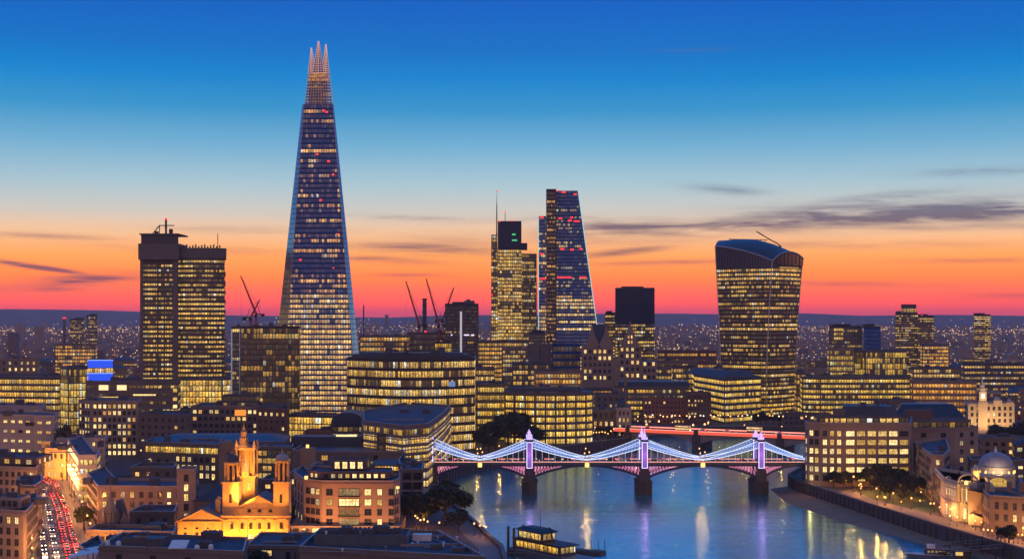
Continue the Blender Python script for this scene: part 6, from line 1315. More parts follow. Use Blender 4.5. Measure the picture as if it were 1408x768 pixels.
# ------------------------------------------------------------------ red-lit road bridge
def bridge2():
    A, B = Vector((X(869, 985), 985)), Vector((X(1108, 925), 925)); dv = (B - A).normalized(); n = Vector((-dv.y, dv.x)); ext = 130; zd = 12.2
    L = (B - A).length + ext; M = Matrix.Translation((A.x, A.y, 0)) @ Matrix.Rotation(math.atan2(dv.y, dv.x), 4, 'Z')
    r = thing('road_bridge', 'low concrete road bridge with red-lit parapets behind the suspension bridge', 'bridge', (A.x + 60, A.y - 30, 0))
    mb = MB(); mb.box(-14, L, 0, 22, zd - 1.2, zd, 0, M); mb.build('deck', 'asphalt', r)
    for y0, nm in ((-.6, 'front'), (22, 'rear')):
        mb = MB(); mb.box(-14, L, y0, y0 + .59, zd - 1.5, zd + 1.25, 0, M); mb.build('parapet', 'stone3', r)
    mb = MB(); mb.box(-14, L, -.75, -.61, zd + .75, zd + 1.15, 0, M); mb.build('red_light_line', 'led_red_hot', r)
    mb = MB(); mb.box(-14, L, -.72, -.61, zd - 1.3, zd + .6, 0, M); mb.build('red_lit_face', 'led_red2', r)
    mb = MB(); mb.box(-14, L, 21.6, 21.9, zd + .5, zd + 1.15, 0, M); mb.build('red_light_line', 'led_red_hot', r)
    piers = [-3, 48, 107, 168, 230]
    for i, x in enumerate(piers):
        mb = MB(); mb.box(x - 2.6, x + 2.6, -1.6, 23.6, -1, 9.8, 0, M); mb.box(x - 1.6, x + 1.6, -1.2, -.76, 9.8, zd + 1.6, 0, M); mb.build('pier', 'qwall', r)
    for a, b in zip(piers, piers[1:]):
        for yy in (.2, 10.5, 21):
            mb = MB(); N = 16
            for k in range(N):
                t0, t1 = k / N, (k + 1) / N; s = lambda t: zd - 1.2 - 6.5 + 5.3 * math.sin(math.pi * t) ** .8; x0, x1 = a + 2.6 + (b - a - 5.2) * t0, a + 2.6 + (b - a - 5.2) * t1
                q = [(x0, yy, s(t0)), (x1, yy, s(t1)), (x1, yy, zd - 1.21), (x0, yy, zd - 1.21)]; p = [(v[0], yy + .9, v[2]) for v in q]; T = lambda Lq: [tuple(M @ Vector(v)) for v in Lq]
                mb.face(T(q)); mb.face(T(p[::-1])); mb.face(T([q[1], q[0], p[0], p[1]]))
            mb.build('arch_rib', 'ribst', r)
    return M, zd, L
b2M, b2z, b2L = bridge2()

# ------------------------------------------------------------------ street scene, bottom left
def along(pts, s):
    for a, b in zip(pts, pts[1:]):
        a, b = Vector(a), Vector(b); L = (b - a).length
        if s <= L: d = (b - a) / L; return a + d * s, d
        s -= L
    return Vector(pts[-1]), (Vector(pts[-1]) - Vector(pts[-2])).normalized()
cars = [make_car('cardark', 'black car'), make_car('carwhite', 'white car')]
used = [False, False]; rng = random.Random(12)
def put_car(x, y, z, ang, label, group, k=None, src=None):
    k = rng.choice([0, 0, 1]) if k is None else k
    if not used[k]: o = cars[k]; used[k] = True; o.location = (x, y, z); o.rotation_euler = (0, 0, ang); o['label'] = label; o['group'] = group; return o
    return dup(cars[k], (x, y, z), ang, label, group)
PC = ['black', 'white']
for lane, dirn in ((-5.9, -1), (-2.0, -1), (1.9, 1), (5.2, 1)):
    s = rng.uniform(8, 14)
    while s < 440:
        p, d = along(ST, s); n = Vector((d.y, -d.x)); c = p + n * lane; k = rng.choice([0, 0, 1])
        a = math.atan2(d.y, d.x) + (0 if dirn > 0 else math.pi)
        if s > 90: put_car(c.x, c.y, GZ + .03, a, f'{PC[k]} car showing {"red tail lights driving away up" if dirn > 0 else "white headlights coming down"} the lit street', f'{PC[k]} cars {"driving away" if dirn > 0 else "coming closer"} on the lit street', k)
        if s > 90 and rng.random() < .3: q = c + d * (-3 if dirn > 0 else -3.2); glow(q.x, q.y, GZ + .9, 600, (1, .03, .01) if dirn > 0 else (1, .75, .4), .25)
        s += rng.uniform(5.4, 7.5) if dirn > 0 else rng.uniform(6.5, 10)
bus = make_bus('red double-decker bus at the far end of the lit street'); p, d = along(ST, 372); n = Vector((d.y, -d.x)); c = p + n * 5.0 - n * 9.5; bus.location = (c.x, c.y, GZ + .03); bus.rotation_euler = (0, 0, math.atan2(d.y, d.x) + math.pi)
for i in range(15):          # street lamps both sides
    for sd in (-1, 1):
        p, d = along(ST, 100 + i * 22 + (8 if sd > 0 else 0)); n = Vector((d.y, -d.x)); c = p + n * sd * (STW + 2.2)
        lamp(c.x, c.y, GZ + .15, 'orange street lamp on the ' + ('right' if sd > 0 else 'left') + ' pavement of the traffic-filled street', 'street lamps on the ' + ('right' if sd > 0 else 'left') + ' pavement', h=8, power=9000 if sd > 0 else 13000)
# people and shopfront lamps along the pavement
def make_person(label):
    r = thing('person', label, 'person', (0, 0, 0), 'people on the pavement')
    me = bpy.data.meshes.new('body'); V = [(0, 0, .92), (0, 0, 1.2), (0, 0, 1.42), (0, 0, 1.52), (0, 0, 1.64), (-.2, 0, 1.4), (-.27, .04, 1.12), (-.26, .16, .9), (.2, 0, 1.4), (.27, -.04, 1.12), (.26, -.14, .9), (-.1, 0, .86), (-.1, .14, .48), (-.1, .06, .06), (-.1, .2, .03), (.1, 0, .86), (.1, -.06, .48), (.1, -.24, .1), (.1, -.12, .03)]
    E = [(0, 1), (1, 2), (2, 3), (3, 4), (2, 5), (5, 6), (6, 7), (2, 8), (8, 9), (9, 10), (0, 11), (11, 12), (12, 13), (13, 14), (0, 15), (15, 16), (16, 17), (17, 18)]
    me.from_pydata(V, E, []); o = bpy.data.objects.new('body', me); col.objects.link(o); mo = o.modifiers.new('skin', 'SKIN'); me.skin_vertices.new() if not me.skin_vertices else None
    rad = [.15, .17, .15, .06, .11, .08, .05, .04, .08, .05, .04, .1, .07, .05, .04, .1, .07, .05, .04]
    for v, q in zip(me.skin_vertices[0].data, rad): v.radius = (q, q)
    me.skin_vertices[0].data[0].use_root = True
    me.materials.append(MAT('coat'))
    dg = bpy.context.evaluated_depsgraph_get(); me2 = bpy.data.meshes.new_from_object(o.evaluated_get(dg)); bpy.data.objects.remove(o)
    o = bpy.data.objects.new('body', me2); col.objects.link(o); o.parent = r
    return r
pers = make_person('person in a dark coat'); first = [True]
for i in range(34):
    s = rng.uniform(110, 380); p, d = along(ST, s); n = Vector((d.y, -d.x)); c = p + n * (STW + rng.uniform(1, 4.3)); loc = (c.x, c.y, GZ + .16); rz = rng.uniform(0, 6)
    if first[0]: o = pers; o.location = loc; o.rotation_euler = (0, 0, rz); first[0] = False
    else: o = dup(pers, loc, rz)
    o['label'] = 'person in a dark coat walking on the right pavement of the busy street'

# blocks around the street ---------------------------------------------
b = block('corner_block', 'pale stone block with deep windows in the bottom left corner', 'building', [(-40, 478), (32, 470), (36, 470), (52, 505)], 700, 14, 'stone', 'punch', back=[(51, 519), (-40, 500)], fh=3.9, bay=3.0, lit=.12, wd=1.4, wh=2.1, short='bottom-left corner block', plantn=3, roofmat='roof', mansard=0, cornice=True)
tier(b, [(-40, 485), (28, 478)], 683, 10, Z(700, 475) + .02, 'stone', 'punch', fh=3.4, bay=2.4, lit=.1, roofmat='lead', plantn=3)
b = block('street_block', 'dim stone block behind the bottom-left corner block, two windows lit', 'building', [(28, 530), (48, 530), (58, 545)], 668, 20, 'stone2', 'punch', back=[(57, 566), (25, 560)], fh=3.8, bay=3.4, lit=.4, wd=1.6, wh=2.0, short='dim two-window block', plantn=2)
b = block('long_stone_block', 'long stone block with a dark roof and small windows at the left edge', 'building', [(-30, 620), (50, 610), (57, 640)], 641, 28, 'stone', 'punch', back=[(56, 672), (-30, 660)], fh=3.8, bay=3.2, lit=.3, wd=1.5, wh=2.1, short='long dark-roofed stone block', plantn=2)
tier(b, [(-30, 628), (50, 618)], 628, 22, Z(641, 612) + .02, 'brick2', 'punch', fh=3.6, bay=5.5, lit=.7, wd=2.6, wh=1.9, roofmat='roof', plantn=5)
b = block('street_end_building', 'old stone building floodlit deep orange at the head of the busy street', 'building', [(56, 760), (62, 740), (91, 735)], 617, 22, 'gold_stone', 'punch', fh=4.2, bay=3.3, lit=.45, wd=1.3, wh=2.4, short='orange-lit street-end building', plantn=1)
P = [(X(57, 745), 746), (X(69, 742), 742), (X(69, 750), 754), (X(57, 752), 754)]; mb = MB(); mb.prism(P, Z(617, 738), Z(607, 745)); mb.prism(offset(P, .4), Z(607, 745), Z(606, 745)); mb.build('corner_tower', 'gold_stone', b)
for px in (60, 72, 86): flood(X(px, 725), 716, GZ + 6, X(px, 735), 737, GZ + 16, 9000, (1, .42, .06))
b = block('modern_corner_building', 'modern white building with two glowing strips on its street side', 'office block', [(93, 728), (108, 645), (133, 645)], 620, 24, 'render', 'band', fh=4.4, bay=2.4, lit=.75, est=1.2, band=.55, short='modern glowing-strip building', plantn=3, cornice=False)
a, c = Vector((X(93, 728), 728)), Vector((X(108, 645), 645)); dv = (c - a).normalized(); n = Vector((dv.y, -dv.x))
for (z0, z1) in ((Z(640, 645), Z(631, 645)), (Z(674, 645), Z(661, 645))):
    mb = MB(); p, q = a + dv * 2 + n * .12, c - dv * 1.5 + n * .12; mb.face([(*p, z0), (*q, z0), (*q, z1), (*p, z1)]); mb.build('glowing_strip', 'pale_lit', b)
b = block('mansard_block', 'long cream stone block with a mansard roof and dormers right of the busy street', 'building', [(120, 610), (134, 563), (268, 560)], 668, 26, 'stone', 'punch', fh=3.9, bay=3.6, lit=.42, wd=1.5, wh=2.2, mansard=4.6, zt=Z(655, 562), short='long cream mansard block', plantn=4)
b = block('blank_stair_tower', 'blank stone stair tower at the right end of the cream mansard block', 'building', [(243, 556), (269, 556)], 648, 12, 'stone', 'punch', fh=4, bay=8, lit=.5, wd=1.6, wh=2.6, short='blank stair tower', plantn=0)
def turret():
    d = 500; r = thing('gothic_turret_house', 'dark gothic house with a pointed turret and steep jagged roof, bottom left', 'building', (X(158, d), d + 6, GZ)); SHORT.append((X(158, d), d, 'dark gothic turret house'))
    x = X(152, d); P = rect(141, 178, d + 2, 14); claim(P); mb = MB(); mb.prism(P, GZ, Z(722, d)); mb.build('wall', 'stone3', r)
    mb = MB(); mb.lathe(x, d, [(2.6, GZ), (2.6, Z(722, d)), (2.9, Z(721, d)), (2.2, Z(718, d)), (2.2, Z(704, d)), (2.7, Z(703, d)), (1.7, Z(694, d)), (.8, Z(685, d)), (.25, Z(676, d)), (.08, Z(655, d))], 0, 8, .3); mb.build('turret', 'stone3', r)
    for k in range(5): a = .3 + k * 1.256; mb = MB(); mb.lathe(x + 2.6 * math.cos(a), d + 2.6 * math.sin(a), [(.4, Z(718, d)), (.4, Z(706, d)), (.05, Z(699, d))], 0, 6); mb.build('pinnacle', 'stone3', r)
    mb = MB(); mb.prism(rect(157, 178, d + 2.2, 12), Z(722, d) + .01, Z(690, d), 0, poly2=rect(160, 170, d + 5, 5)); mb.build('roof', 'slate', r)
    mb = MB(); mb.prism(rect(165, 177, d + 1, 3), Z(722, d), Z(716, d)); mb.prism(rect(165, 177, d + 1, 3), Z(716, d), Z(705, d), 0, poly2=rect(170.5, 171.5, d + 1, 3)); mb.build('gable', 'stone3', r)
    W = Windows(r); punch(W, (X(157, d), d + 2), (X(178, d), d + 2), [Z(735, d), Z(750, d)], 2.4, 1.1, 2.4, .1, 0); W.flush()
turret()
block('back_block', 'dark flat-roofed block behind the gothic turret house, next to the orange-lit church', 'building', [(178, 520), (240, 520)], 706, 18, 'dconc', 'punch', lit=0, bay=5, short='dark block beside the church', plantn=5)
block('terrace_block', 'low pinkish terrace in front of the gothic turret house', 'building', [(118, 486), (240, 482)], 733, 14, 'stone2', 'punch', lit=.1, bay=3.2, short='low pinkish terrace', plantn=2)
# mid-left offices
b = block('lit_office', 'long office with a bright upper row of yellow windows behind the church', 'office block', [(196, 735), (301, 720)], 611, 30, 'conc', 'none', short='bright-row office behind the church', plantn=2, roofmat='slate')
strip([((X(200, 734), 734), (X(299, 720), 720.3))], Z(622, 727), Z(614.5, 727), .25, 'glass', b, 'window_band', bay=1.5, lit=1.05, est=1.5, tint=(1, 1, .75))
W = Windows(b); punch(W, (X(238, 729), 729), (X(300, 720), 720), [Z(631, 725), Z(642, 725), Z(653, 725)], 3.4, 1.9, 2.4, .75, 1, litmats=('lit2', 'lit3')); punch(W, (X(198, 734), 734), (X(238, 729), 729), [Z(633, 730), Z(645, 730)], 4.4, 1.6, 1.6, .25, 1); W.flush()
P = [(X(200, 760), 752), (X(395, 755), 752), (X(395, 780), 790), (X(225, 780), 790)]; mb = MB(); mb.prism(P, GZ, Z(606, 752), 0); mb.prism(P, Z(606, 752) + .01, Z(597, 770), 1, poly2=offset(P, -9)); mb.build('glazed_roof_hall', ['conc', 'bluemetal'], b)
mb = MB()
for k in range(9): xx = X(250 + k * 9, 752); mb.tube((xx, 753, Z(605, 752)), (xx + 6, 762, Z(597.5, 770)), .25, 0, 4)
mb.build('skylight_frame', 'steel', b)
g = block('gable_house', 'pinkish wall with a stepped gable and one small window behind the church tower', 'building', [(301, 690), (326, 688)], 616, 16, 'stone2', 'punch', lit=0, bay=20, wd=1, wh=1, short='stepped-gable house', plantn=0, parapet=0)
mb = MB(); mb.prism(rect(303, 324, 689, 14), Z(616, 689), Z(607, 689), 0, poly2=rect(304, 318, 689, 14)); mb.build('gable', 'stone2', g)
b = block('office_block', 'stone-and-glass office behind the right church tower with pale lit windows', 'office block', [(326, 705), (402, 700)], 616, 28, 'conc', 'band', fh=4.1, bay=2.6, lit=.5, est=1.05, short='stone-and-glass office', plantn=4, roofmat='slate')
b = block('office_block', 'dark brick block with scattered square lit windows between church and peach apartments', 'building', [(397, 610), (420, 606)], 654, 20, 'brick2', 'punch', fh=3.7, bay=3.2, lit=.65, wd=1.9, wh=2.0, short='dark brick scattered-window block', plantn=1)
b = block('large_modern_office', 'large stepped office with a ribbed blue metal roof box above the peach apartments', 'office block', [(402, 690), (455, 684), (556, 684)], 622, 44, 'stone3', 'none', short='large stepped metal-roof office', plantn=0, roofmat='slate')
W = Windows(b); punch(W, (X(438, 684.4), 684.4), (X(524, 684), 684), [Z(629, 684)], 4.1, 3.0, 2.3, .85, 2, litmats=('lit1', 'lit2')); W.flush()
strip([((X(440, 684), 684), (X(522, 684), 684))], Z(637, 684), Z(634, 684), .08, 'glass', b, 'window_band', bay=3, lit=.2, est=1)
P = rect(400, 520, 720, 14); mb = MB(); mb.prism(P, Z(622, 690), Z(600, 720)); mb.build('metal_roof_box', 'bluemetal', b)
mb = MB()
for k in range(42): xx = X(401 + k * 2.85, 720); mb.box(xx, xx + .2, 719.6, 719.99, Z(612, 720), Z(600.5, 720))
mb.build('roof_rib', 'lead', b, kind='stuff')
aux('skylight', b, 462, 490, 719, 597.6, 599.6, 'pale_lit', 3, .1)
tier(b, [(518, 700), (585, 705)], 598, 24, GZ, 'dconc', 'band', fh=4.2, lit=.25, bay=3, roofmat='slate', plantn=5)
P = rect(413, 434, 668, 8); mb = MB(); mb.prism(P, GZ, Z(617, 668)); mb.ring(P, .3, Z(617, 668), Z(616, 668)); mb.build('lift_tower', 'stone2', b); aux('roof_lamp', b, 421, 424.5, 668, 611, 615, 'led_gold', 1, .3)
b = block('lit_strip_block', 'dark concrete frame building with deep black openings behind the big river tree', 'building', [(548, 640), (552, 600), (581, 600)], 643, 30, 'conc', 'none', short='dark open-frame building', plantn=3, roofmat='roof')
W = Windows(b); punch(W, (X(553, 600), 600), (X(581, 600), 600), [Z(y, 600) for y in (654, 667, 680, 693, 706)], 4.2, 3.4, 2.8, .05, 0, margin=.2); W.flush()
for y in (660.5, 673.5, 686.5): aux('balcony_slab', b, 552.5, 581.5, 599.5, y, y + 1.3, 'stone', 1.5, .8)
strip([((X(515, 640), 640), (X(562, 636), 636))], Z(646, 638), Z(641, 638), .2, 'glass', tier and b, 'lit_ribbon', bay=1.5, lit=1, est=1.5)
P = rect(512, 566, 640.5, 24); mb = MB(); mb.prism(P, GZ, Z(640, 640)); mb.prism(offset(P, .8), Z(640, 640), Z(638.4, 640)); mb.build('penthouse', 'dconc', b)
# peach apartments
def apartments():
    f = [(404, 578), (418, 552), (443, 545), (541, 545), (549, 553)]
    b = block('apartment_building', 'peach-coloured apartment building with recessed balconies and a lit ground-floor arcade', 'apartment building', f, 660, 24, 'peach', 'none', short='peach apartments', plantn=0, roofmat='roof', parapet=1.0)
    ff = [(X(p, q), q) for p, q in f]; W = Windows(b, 100); rows = [676, 690, 703.5, 717]
    for i, y in enumerate(rows):
        z = Z(y, 545)
        for px, w_ in ((453, 2.3), (506, 2.5), (522, 1.7), (538, 1.9)):
            W.put(window_mesh(w_, 2.3, ('lit2' if rng.random() < (.5 if i < 2 else .15) else 'darkpane'), 'frame', 1), (X(px, 545), 544.98, z), 0)
        W.put(window_mesh(7.6, 2.5, rng.choice(['dimpane', 'dimpane', 'lit1']) if i < 3 else 'dimpane', 'frame', 5), (X(480, 545), 544.98, z), 0)
        punch(W, ff[1], ff[2], [z], 3.2, 2.1, 2.2, .3, 1); punch(W, ff[0], ff[1], [z], 9, 2.4, 2.4, .2, 1); punch(W, ff[3], ff[4], [z], 3, 1.6, 2.2, .3, 1)
        aux('balcony', b, 465, 495, 544.6, y + 4.6, y + 6.4, 'dark', .9, .9)
    W.flush()
    mb = MB(); P = [(X(400, 550), 575), (X(400, 541), 541.5), (X(550, 541), 541.5), (X(552, 548), 552)]; P += [(P[3][0], 570), (P[0][0] + 1, 578)]; mb.prism(P, GZ, Z(724, 541)); mb.prism(offset(P, .3), Z(724, 541), Z(722.4, 541)); mb.build('arcade', 'stone2', b)
    W = Windows(b, 100)
    for px, w_, k in ((407, 2.2, 'darkpane'), (420, 2.6, 'darkpane'), (434, 2.6, 'lit1'), (448, 3.0, 'darkpane'), (462, 2.6, 'lit1'), (477, 2.2, 'lit2'), (487, 4.2, 'lit3'), (500, 5.4, 'dimpane'), (519, 2.4, 'lit3'), (529, 3.4, 'darkpane'), (541, 2.2, 'lit1')):
        W.put(window_mesh(w_, 3.0, k, 'frame', 1, w_ > 4 or px == 477), (X(px, 541.5), 541.45, Z(731.5, 541)), 0, 'arcade_opening')
    W.flush()
    tier(b, [(424, 556), (440, 551), (535, 551)], 648, 16, Z(660, 545) + .02, 'brick2', 'punch', fh=3.2, bay=2.6, lit=.8, wd=1.5, wh=1.5, name='set_back_storey', roofmat='roof')
    tier(b, [(455, 560), (504, 560)], 633, 10, Z(648, 552) + .02, 'dconc', 'punch', fh=4.2, bay=2.9, lit=1, wd=1.9, wh=2.6, name='penthouse', roofmat='roof', mull=1)
    aux('roof_lamp', b, 419, 423, 551, 654, 658, 'led_gold', 1, .3); aux('wall_lamp', b, 545, 549, 548, 668, 671, 'led_gold', .5, .6)
    for px in (410, 432, 455, 500, 535): flood(X(px, 535), 532, GZ + 2, X(px, 545), 545, GZ + 17, 2300, (1, .42, .14), spot=R(140))
apartments()

# ------------------------------------------------------------------ the orange-lit church
def church():
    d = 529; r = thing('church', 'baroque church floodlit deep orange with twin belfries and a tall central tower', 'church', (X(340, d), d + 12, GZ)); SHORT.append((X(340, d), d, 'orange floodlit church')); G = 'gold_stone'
    zc = Z(709, d); claim(rect(243, 398, d, 34))
    mb = MB(); mb.prism(rect(306, 398, d, 26), GZ, zc - 1.2); mb.build('front_wall', G, r)
    for (z0, z1, o) in ((zc - 1.2, zc - .9, .35), (zc - .88, zc - .2, .15), (zc - .19, zc + .3, .7)): mb = MB(); mb.prism(offset(rect(306, 398, d, 26), o), z0, z1); mb.build('entablature', G, r)
    mb = MB(); mb.prism(rect(244, 305.6, d + 1, 24), GZ, Z(718, d)); mb.build('wing_wall', G, r)
    mb = MB(); mb.prism(offset(rect(244, 305.6, d + 1, 24), .45), Z(718, d), Z(716, d)); mb.build('cornice', G, r)
    def pediment(a, b, yb, ya, q, dep, nm='pediment', roof=True, skirt=.5, roofdep=24):
        xa, xb = X(a, q), X(b, q); c = (xa + xb) / 2; z0, z1 = Z(yb, q), Z(ya, q); mb = MB(); mb.face([(xa, q, z0), (xb, q, z0), (c, q, z1)]); mb.face([(xa, q + dep, z0), (c, q + dep, z1), (xb, q + dep, z0)]); mb.build(nm, G, r)
        mb = MB(); mb.tube((xa - .6, q - .25, z0), (c, q - .25, z1 + .25), .38, 0, 5); mb.tube((xb + .6, q - .25, z0), (c, q - .25, z1 + .25), .38, 0, 5); mb.tube((xa - .6, q - .25, z0), (xb + .6, q - .25, z0), .3, 0, 5); mb.build('raking_moulding', G, r)
        if roof:
            mb = MB(); y1 = q + roofdep; e = .35
            A, Bq, C_ = (xa - .7, q + .05, z0 + .1), (xb + .7, q + .05, z0 + .1), (c, q + .05, z1 + .5); A2, B2, C2 = [(p[0], y1, p[2]) for p in (A, Bq, C_)]
            mb.face([A, C_, C2, A2][::-1]); mb.face([C_, Bq, B2, C2][::-1]); mb.face([A2, C2, B2]); mb.build('gable_roof', 'slate', r)
    pediment(246, 308, 716, 701, d + .9, 2)
    # attic with its own pediment
    mb = MB(); mb.prism(rect(327, 384, d + 1.5, 14), zc + .31, Z(698, d)); mb.build('attic_wall', G, r); pediment(327, 384, 698, 682, d + 1.4, 2, roofdep=16)
    W = Windows(r, 100)
    for px in (319, 333, 345, 357, 370, 387): W.put(window_mesh(1.3, 2.6, 'darkpane', 'goldframe', 1, True), (X(px, d), d - .02, Z(722, d)), 0)
    for px in (343, 357, 372): W.put(window_mesh(1.5, 1.5, 'darkpane', 'goldframe', 1, True), (X(px, d + 1.5), d + 1.48, Z(702, d)), 0)
    for px in (254, 270, 285): W.put(window_mesh(1.2, 1.3, 'darkpane', 'goldframe', 0), (X(px, d), d + .98, Z(734, d)), 0); W.put(window_mesh(1.1, .9, 'darkpane', 'goldframe', 0, True), (X(px, d), d + .98, Z(726, d)), 0)
    for px in (254, 270, 300): W.put(window_mesh(1.4, 2.2, 'lit1', 'goldframe', 0), (X(px, d), d + .98, Z(744, d)), 0)
    for px in (345, 357, 370): W.put(window_mesh(1.8, 1.6, 'lit1', 'goldframe', 0), (X(px, d), d - .02, Z(737, d)), 0)
    W.flush()
    for px in (309, 312.5, 327, 339, 351, 363, 378, 395): mb = MB(); mb.box(X(px, d) - .38, X(px, d) + .38, d - .35, d, GZ, zc - 1.25); mb.box(X(px, d) - .55, X(px, d) + .55, d - .5, d, zc - 1.9, zc - 1.26); mb.build('pilaster', G, r)
    for px in (246, 262, 277.5, 293, 303): mb = MB(); mb.box(X(px, d) - .38, X(px, d) + .38, d + .6, d + 1, GZ, Z(718, d) - .02); mb.build('pilaster', G, r)
    def belfry(a, b, y_shaft, y_bell, y_dome, q, capmat, tip):
        c = (a + b) / 2; cx, w_ = X(c, q), (X(b, q) - X(a, q)) / 2; sq = lambda k: [(cx - w_ * k, q), (cx + w_ * k, q), (cx + w_ * k, q + 2 * w_ * k), (cx - w_ * k, q + 2 * w_ * k)]; cy = q + w_
        t = thing  # part builder below
        mb = MB(); mb.prism(sq(1), GZ if q > d + 2 else zc + .31, Z(y_shaft, q)); mb.build('tower_shaft', G, r)
        mb = MB(); mb.prism(offset(sq(1), .45), Z(y_shaft, q), Z(y_shaft, q) + .6); mb.build('cornice', G, r)
        rr = w_ * .86
        mb = MB(); mb.lathe(cx, cy, [(rr * .62, Z(y_shaft, q) + .6), (rr * .62, Z(y_bell, q))], 0, 10); bc = mb.build('belfry_core', 'dark', r)
        for k in range(8): a_ = math.pi * 2 * (k + .5) / 8; mb = MB(); x_, y_ = cx + rr * .95 * math.cos(a_), cy + rr * .95 * math.sin(a_); mb.lathe(x_, y_, [(w_ * .20, Z(y_shaft, q) + .6), (w_ * .17, Z(y_shaft, q) + 1), (w_ * .16, Z(y_bell, q) - .5), (w_ * .22, Z(y_bell, q))], 0, 7); mb.build('belfry_column', G, r).parent = bc
        mb = MB(); mb.lathe(cx, cy, [(rr * 1.12, Z(y_bell, q)), (rr * 1.25, Z(y_bell, q) + .3), (rr * 1.25, Z(y_bell, q) + .9), (rr * 1.0, Z(y_bell, q) + 1.1)], 0, 12); mb.build('belfry_entablature', G, r)
        z0, z1 = Z(y_bell, q) + 1.1, Z(y_dome, q); mb = MB(); mb.lathe(cx, cy, [(rr * 1.0 * math.cos(u) ** .8 if u < 1.55 else .1, z0 + (z1 - z0) * math.sin(u)) for u in [math.pi / 2 * k / 8 for k in range(9)]], 0, 12); cu = mb.build('cupola', capmat, r)
        mb = MB(); mb.lathe(cx, cy, [(.45, z1 - .1), (.5, z1 + .7), (.15, z1 + 1.2), (.05, Z(tip, q))], 0, 6); mb.build('finial', G, r).parent = cu
        W = Windows(r); W.put(window_mesh(1.1, 3.6, 'darkpane', 'goldframe', 0, True), (cx, q - .03, Z((y_shaft + 709) / 2 - 2, q)), 0); W.flush()
        return cx, cy, rr
    belfry(306, 328, 664, 639, 624, d + .8, 'slate', 618)
    belfry(376, 397, 664, 636, 624, d + .8, 'dome', 616)
    # central tower: square stage, open lantern stage, stepped spire
    q = d + 12; cx, w_ = X(337, q), (X(350, q) - X(324, q)) / 2; sq = lambda k, dz=0: [(cx - w_ * k, q + w_ * (1 - k)), (cx + w_ * k, q + w_ * (1 - k)), (cx + w_ * k, q + w_ * (1 + k)), (cx - w_ * k, q + w_ * (1 + k))]; cy = q + w_
    mb = MB(); mb.prism(sq(1), GZ, Z(656, q)); mb.build('central_tower_shaft', G, r)
    for z, o in ((Z(656, q), .6), (Z(680, q), .3), (Z(618, q), .5)): mb = MB(); mb.prism(offset(sq(1), o), z, z + .7); mb.build('cornice', G, r)
    mb = MB(); mb.prism(sq(.7), Z(656, q) + .7, Z(618, q)); lc = mb.build('lantern_core', G, r)
    for sx in (-.9, -.32, .32, .9):
        for sy in (-.9, .9): mb = MB(); mb.lathe(cx + w_ * sx, cy + w_ * sy, [(.5, Z(656, q) + .7), (.42, Z(656, q) + 1.4), (.38, Z(618, q) - .6), (.55, Z(618, q))], 0, 8); mb.build('lantern_column', G, r).parent = lc
    for sx in (-1, 1):
        for sy in (-1, 1): mb = MB(); mb.lathe(cx + w_ * sx * .95, cy + w_ * sy * .95, [(.6, Z(618, q) + .7), (.6, Z(618, q) + 1.6), (.1, Z(618, q) + 3.8)], 0, 6); mb.build('corner_urn', G, r)
    W = Windows(r); W.put(window_mesh(1.5, 4.2, 'lit1', 'goldframe', 0, True), (cx, q + w_ * .3 - .03, Z(641, q)), 0)
    for dx_ in (-1.6, 1.6): W.put(window_mesh(1.1, 3.2, 'lit1', 'goldframe', 1, True), (cx + dx_, q - .03, Z(668, q)), 0)
    W.flush()
    cx2 = X(331.5, q); cx2 = cx
    mb = MB(); s_ = [(2.5, 618), (2.5, 615), (1.7, 613), (1.6, 606), (1.9, 605.5), (1.2, 603), (1.1, 598), (1.4, 597), (.7, 594), (.6, 591), (.15, 588), (.06, 583)]; mb.lathe(cx2 - 1.2, cy, [(a_, Z(y_, q) + .7) for a_, y_ in s_], 0, 8); mb.build('spire', G, r)
    # nave roof and side aisle behind
    xa, xb = X(266, d + 26), X(322, d + 26); mb = MB(); mb.prism([(xa, d + 26), (xb, d + 26), (xb, d + 50), (xa, d + 50)], GZ, Z(688, d + 26)); mb.build('nave_wall', 'stone3', r)
    mb = MB(); mb.prism([(xa - .6, d + 25.5), (xb + .6, d + 25.5), (xb + .6, d + 50.5), (xa - .6, d + 50.5)], Z(688, d + 26), Z(662, d + 30), 0, poly2=[(xa + 12, d + 37), (xb - .5, d + 37), (xb - .5, d + 39), (xa + 12, d + 39)]); mb.build('nave_roof', 'slate', r)
    mb = MB(); P = rect(296, 303, d + 10, 4); mb.prism(P, Z(716, d), Z(686, d + 10)); mb.lathe(X(299.5, d + 10), d + 12, [(.9, Z(686, d + 10)), (.9, Z(684, d + 10)), (.2, Z(682, d + 10))], 0, 6); mb.build('chimney_stack', G, r)
    # floodlights at the foot of the walls and on the roofs
    for px in (250, 268, 286, 302): flood(X(px, d), d - 5, GZ + .5, X(px, d), d, GZ + 9, 2193, (1, .33, .03), spot=R(140))
    for px in (315, 333, 351, 369, 388): flood(X(px, d), d - 5, GZ + .5, X(px, d), d, GZ + 12, 3926, (1, .33, .03), spot=R(140))
    for px in (317, 387): flood(X(px, d), d - 12, zc + 2, X(px, d), d, Z(660, d), 7559, (1, .33, .03), spot=R(75))
    for px in (331, 345): flood(X(px, d), d - 6, zc + 4, X(337, q), q, Z(648, q), 19500, (1, .36, .04), spot=R(60))
    flood(X(355, d), d - 14, zc + 2, X(355, d), d, Z(695, d), 4620, (1, .33, .03), spot=R(90))
    glow(cx, q - .6, Z(652, q), 350, (1, .40, .06)); glow(cx + 4.6, q + 3, Z(652, q), 300, (1, .40, .06)); glow(cx - 1.2, q - 1.5, Z(610, q), 350, (1, .40, .06)); glow(X(300, d), d + 6, Z(690, d), 300, (1, .4, .1))
church()

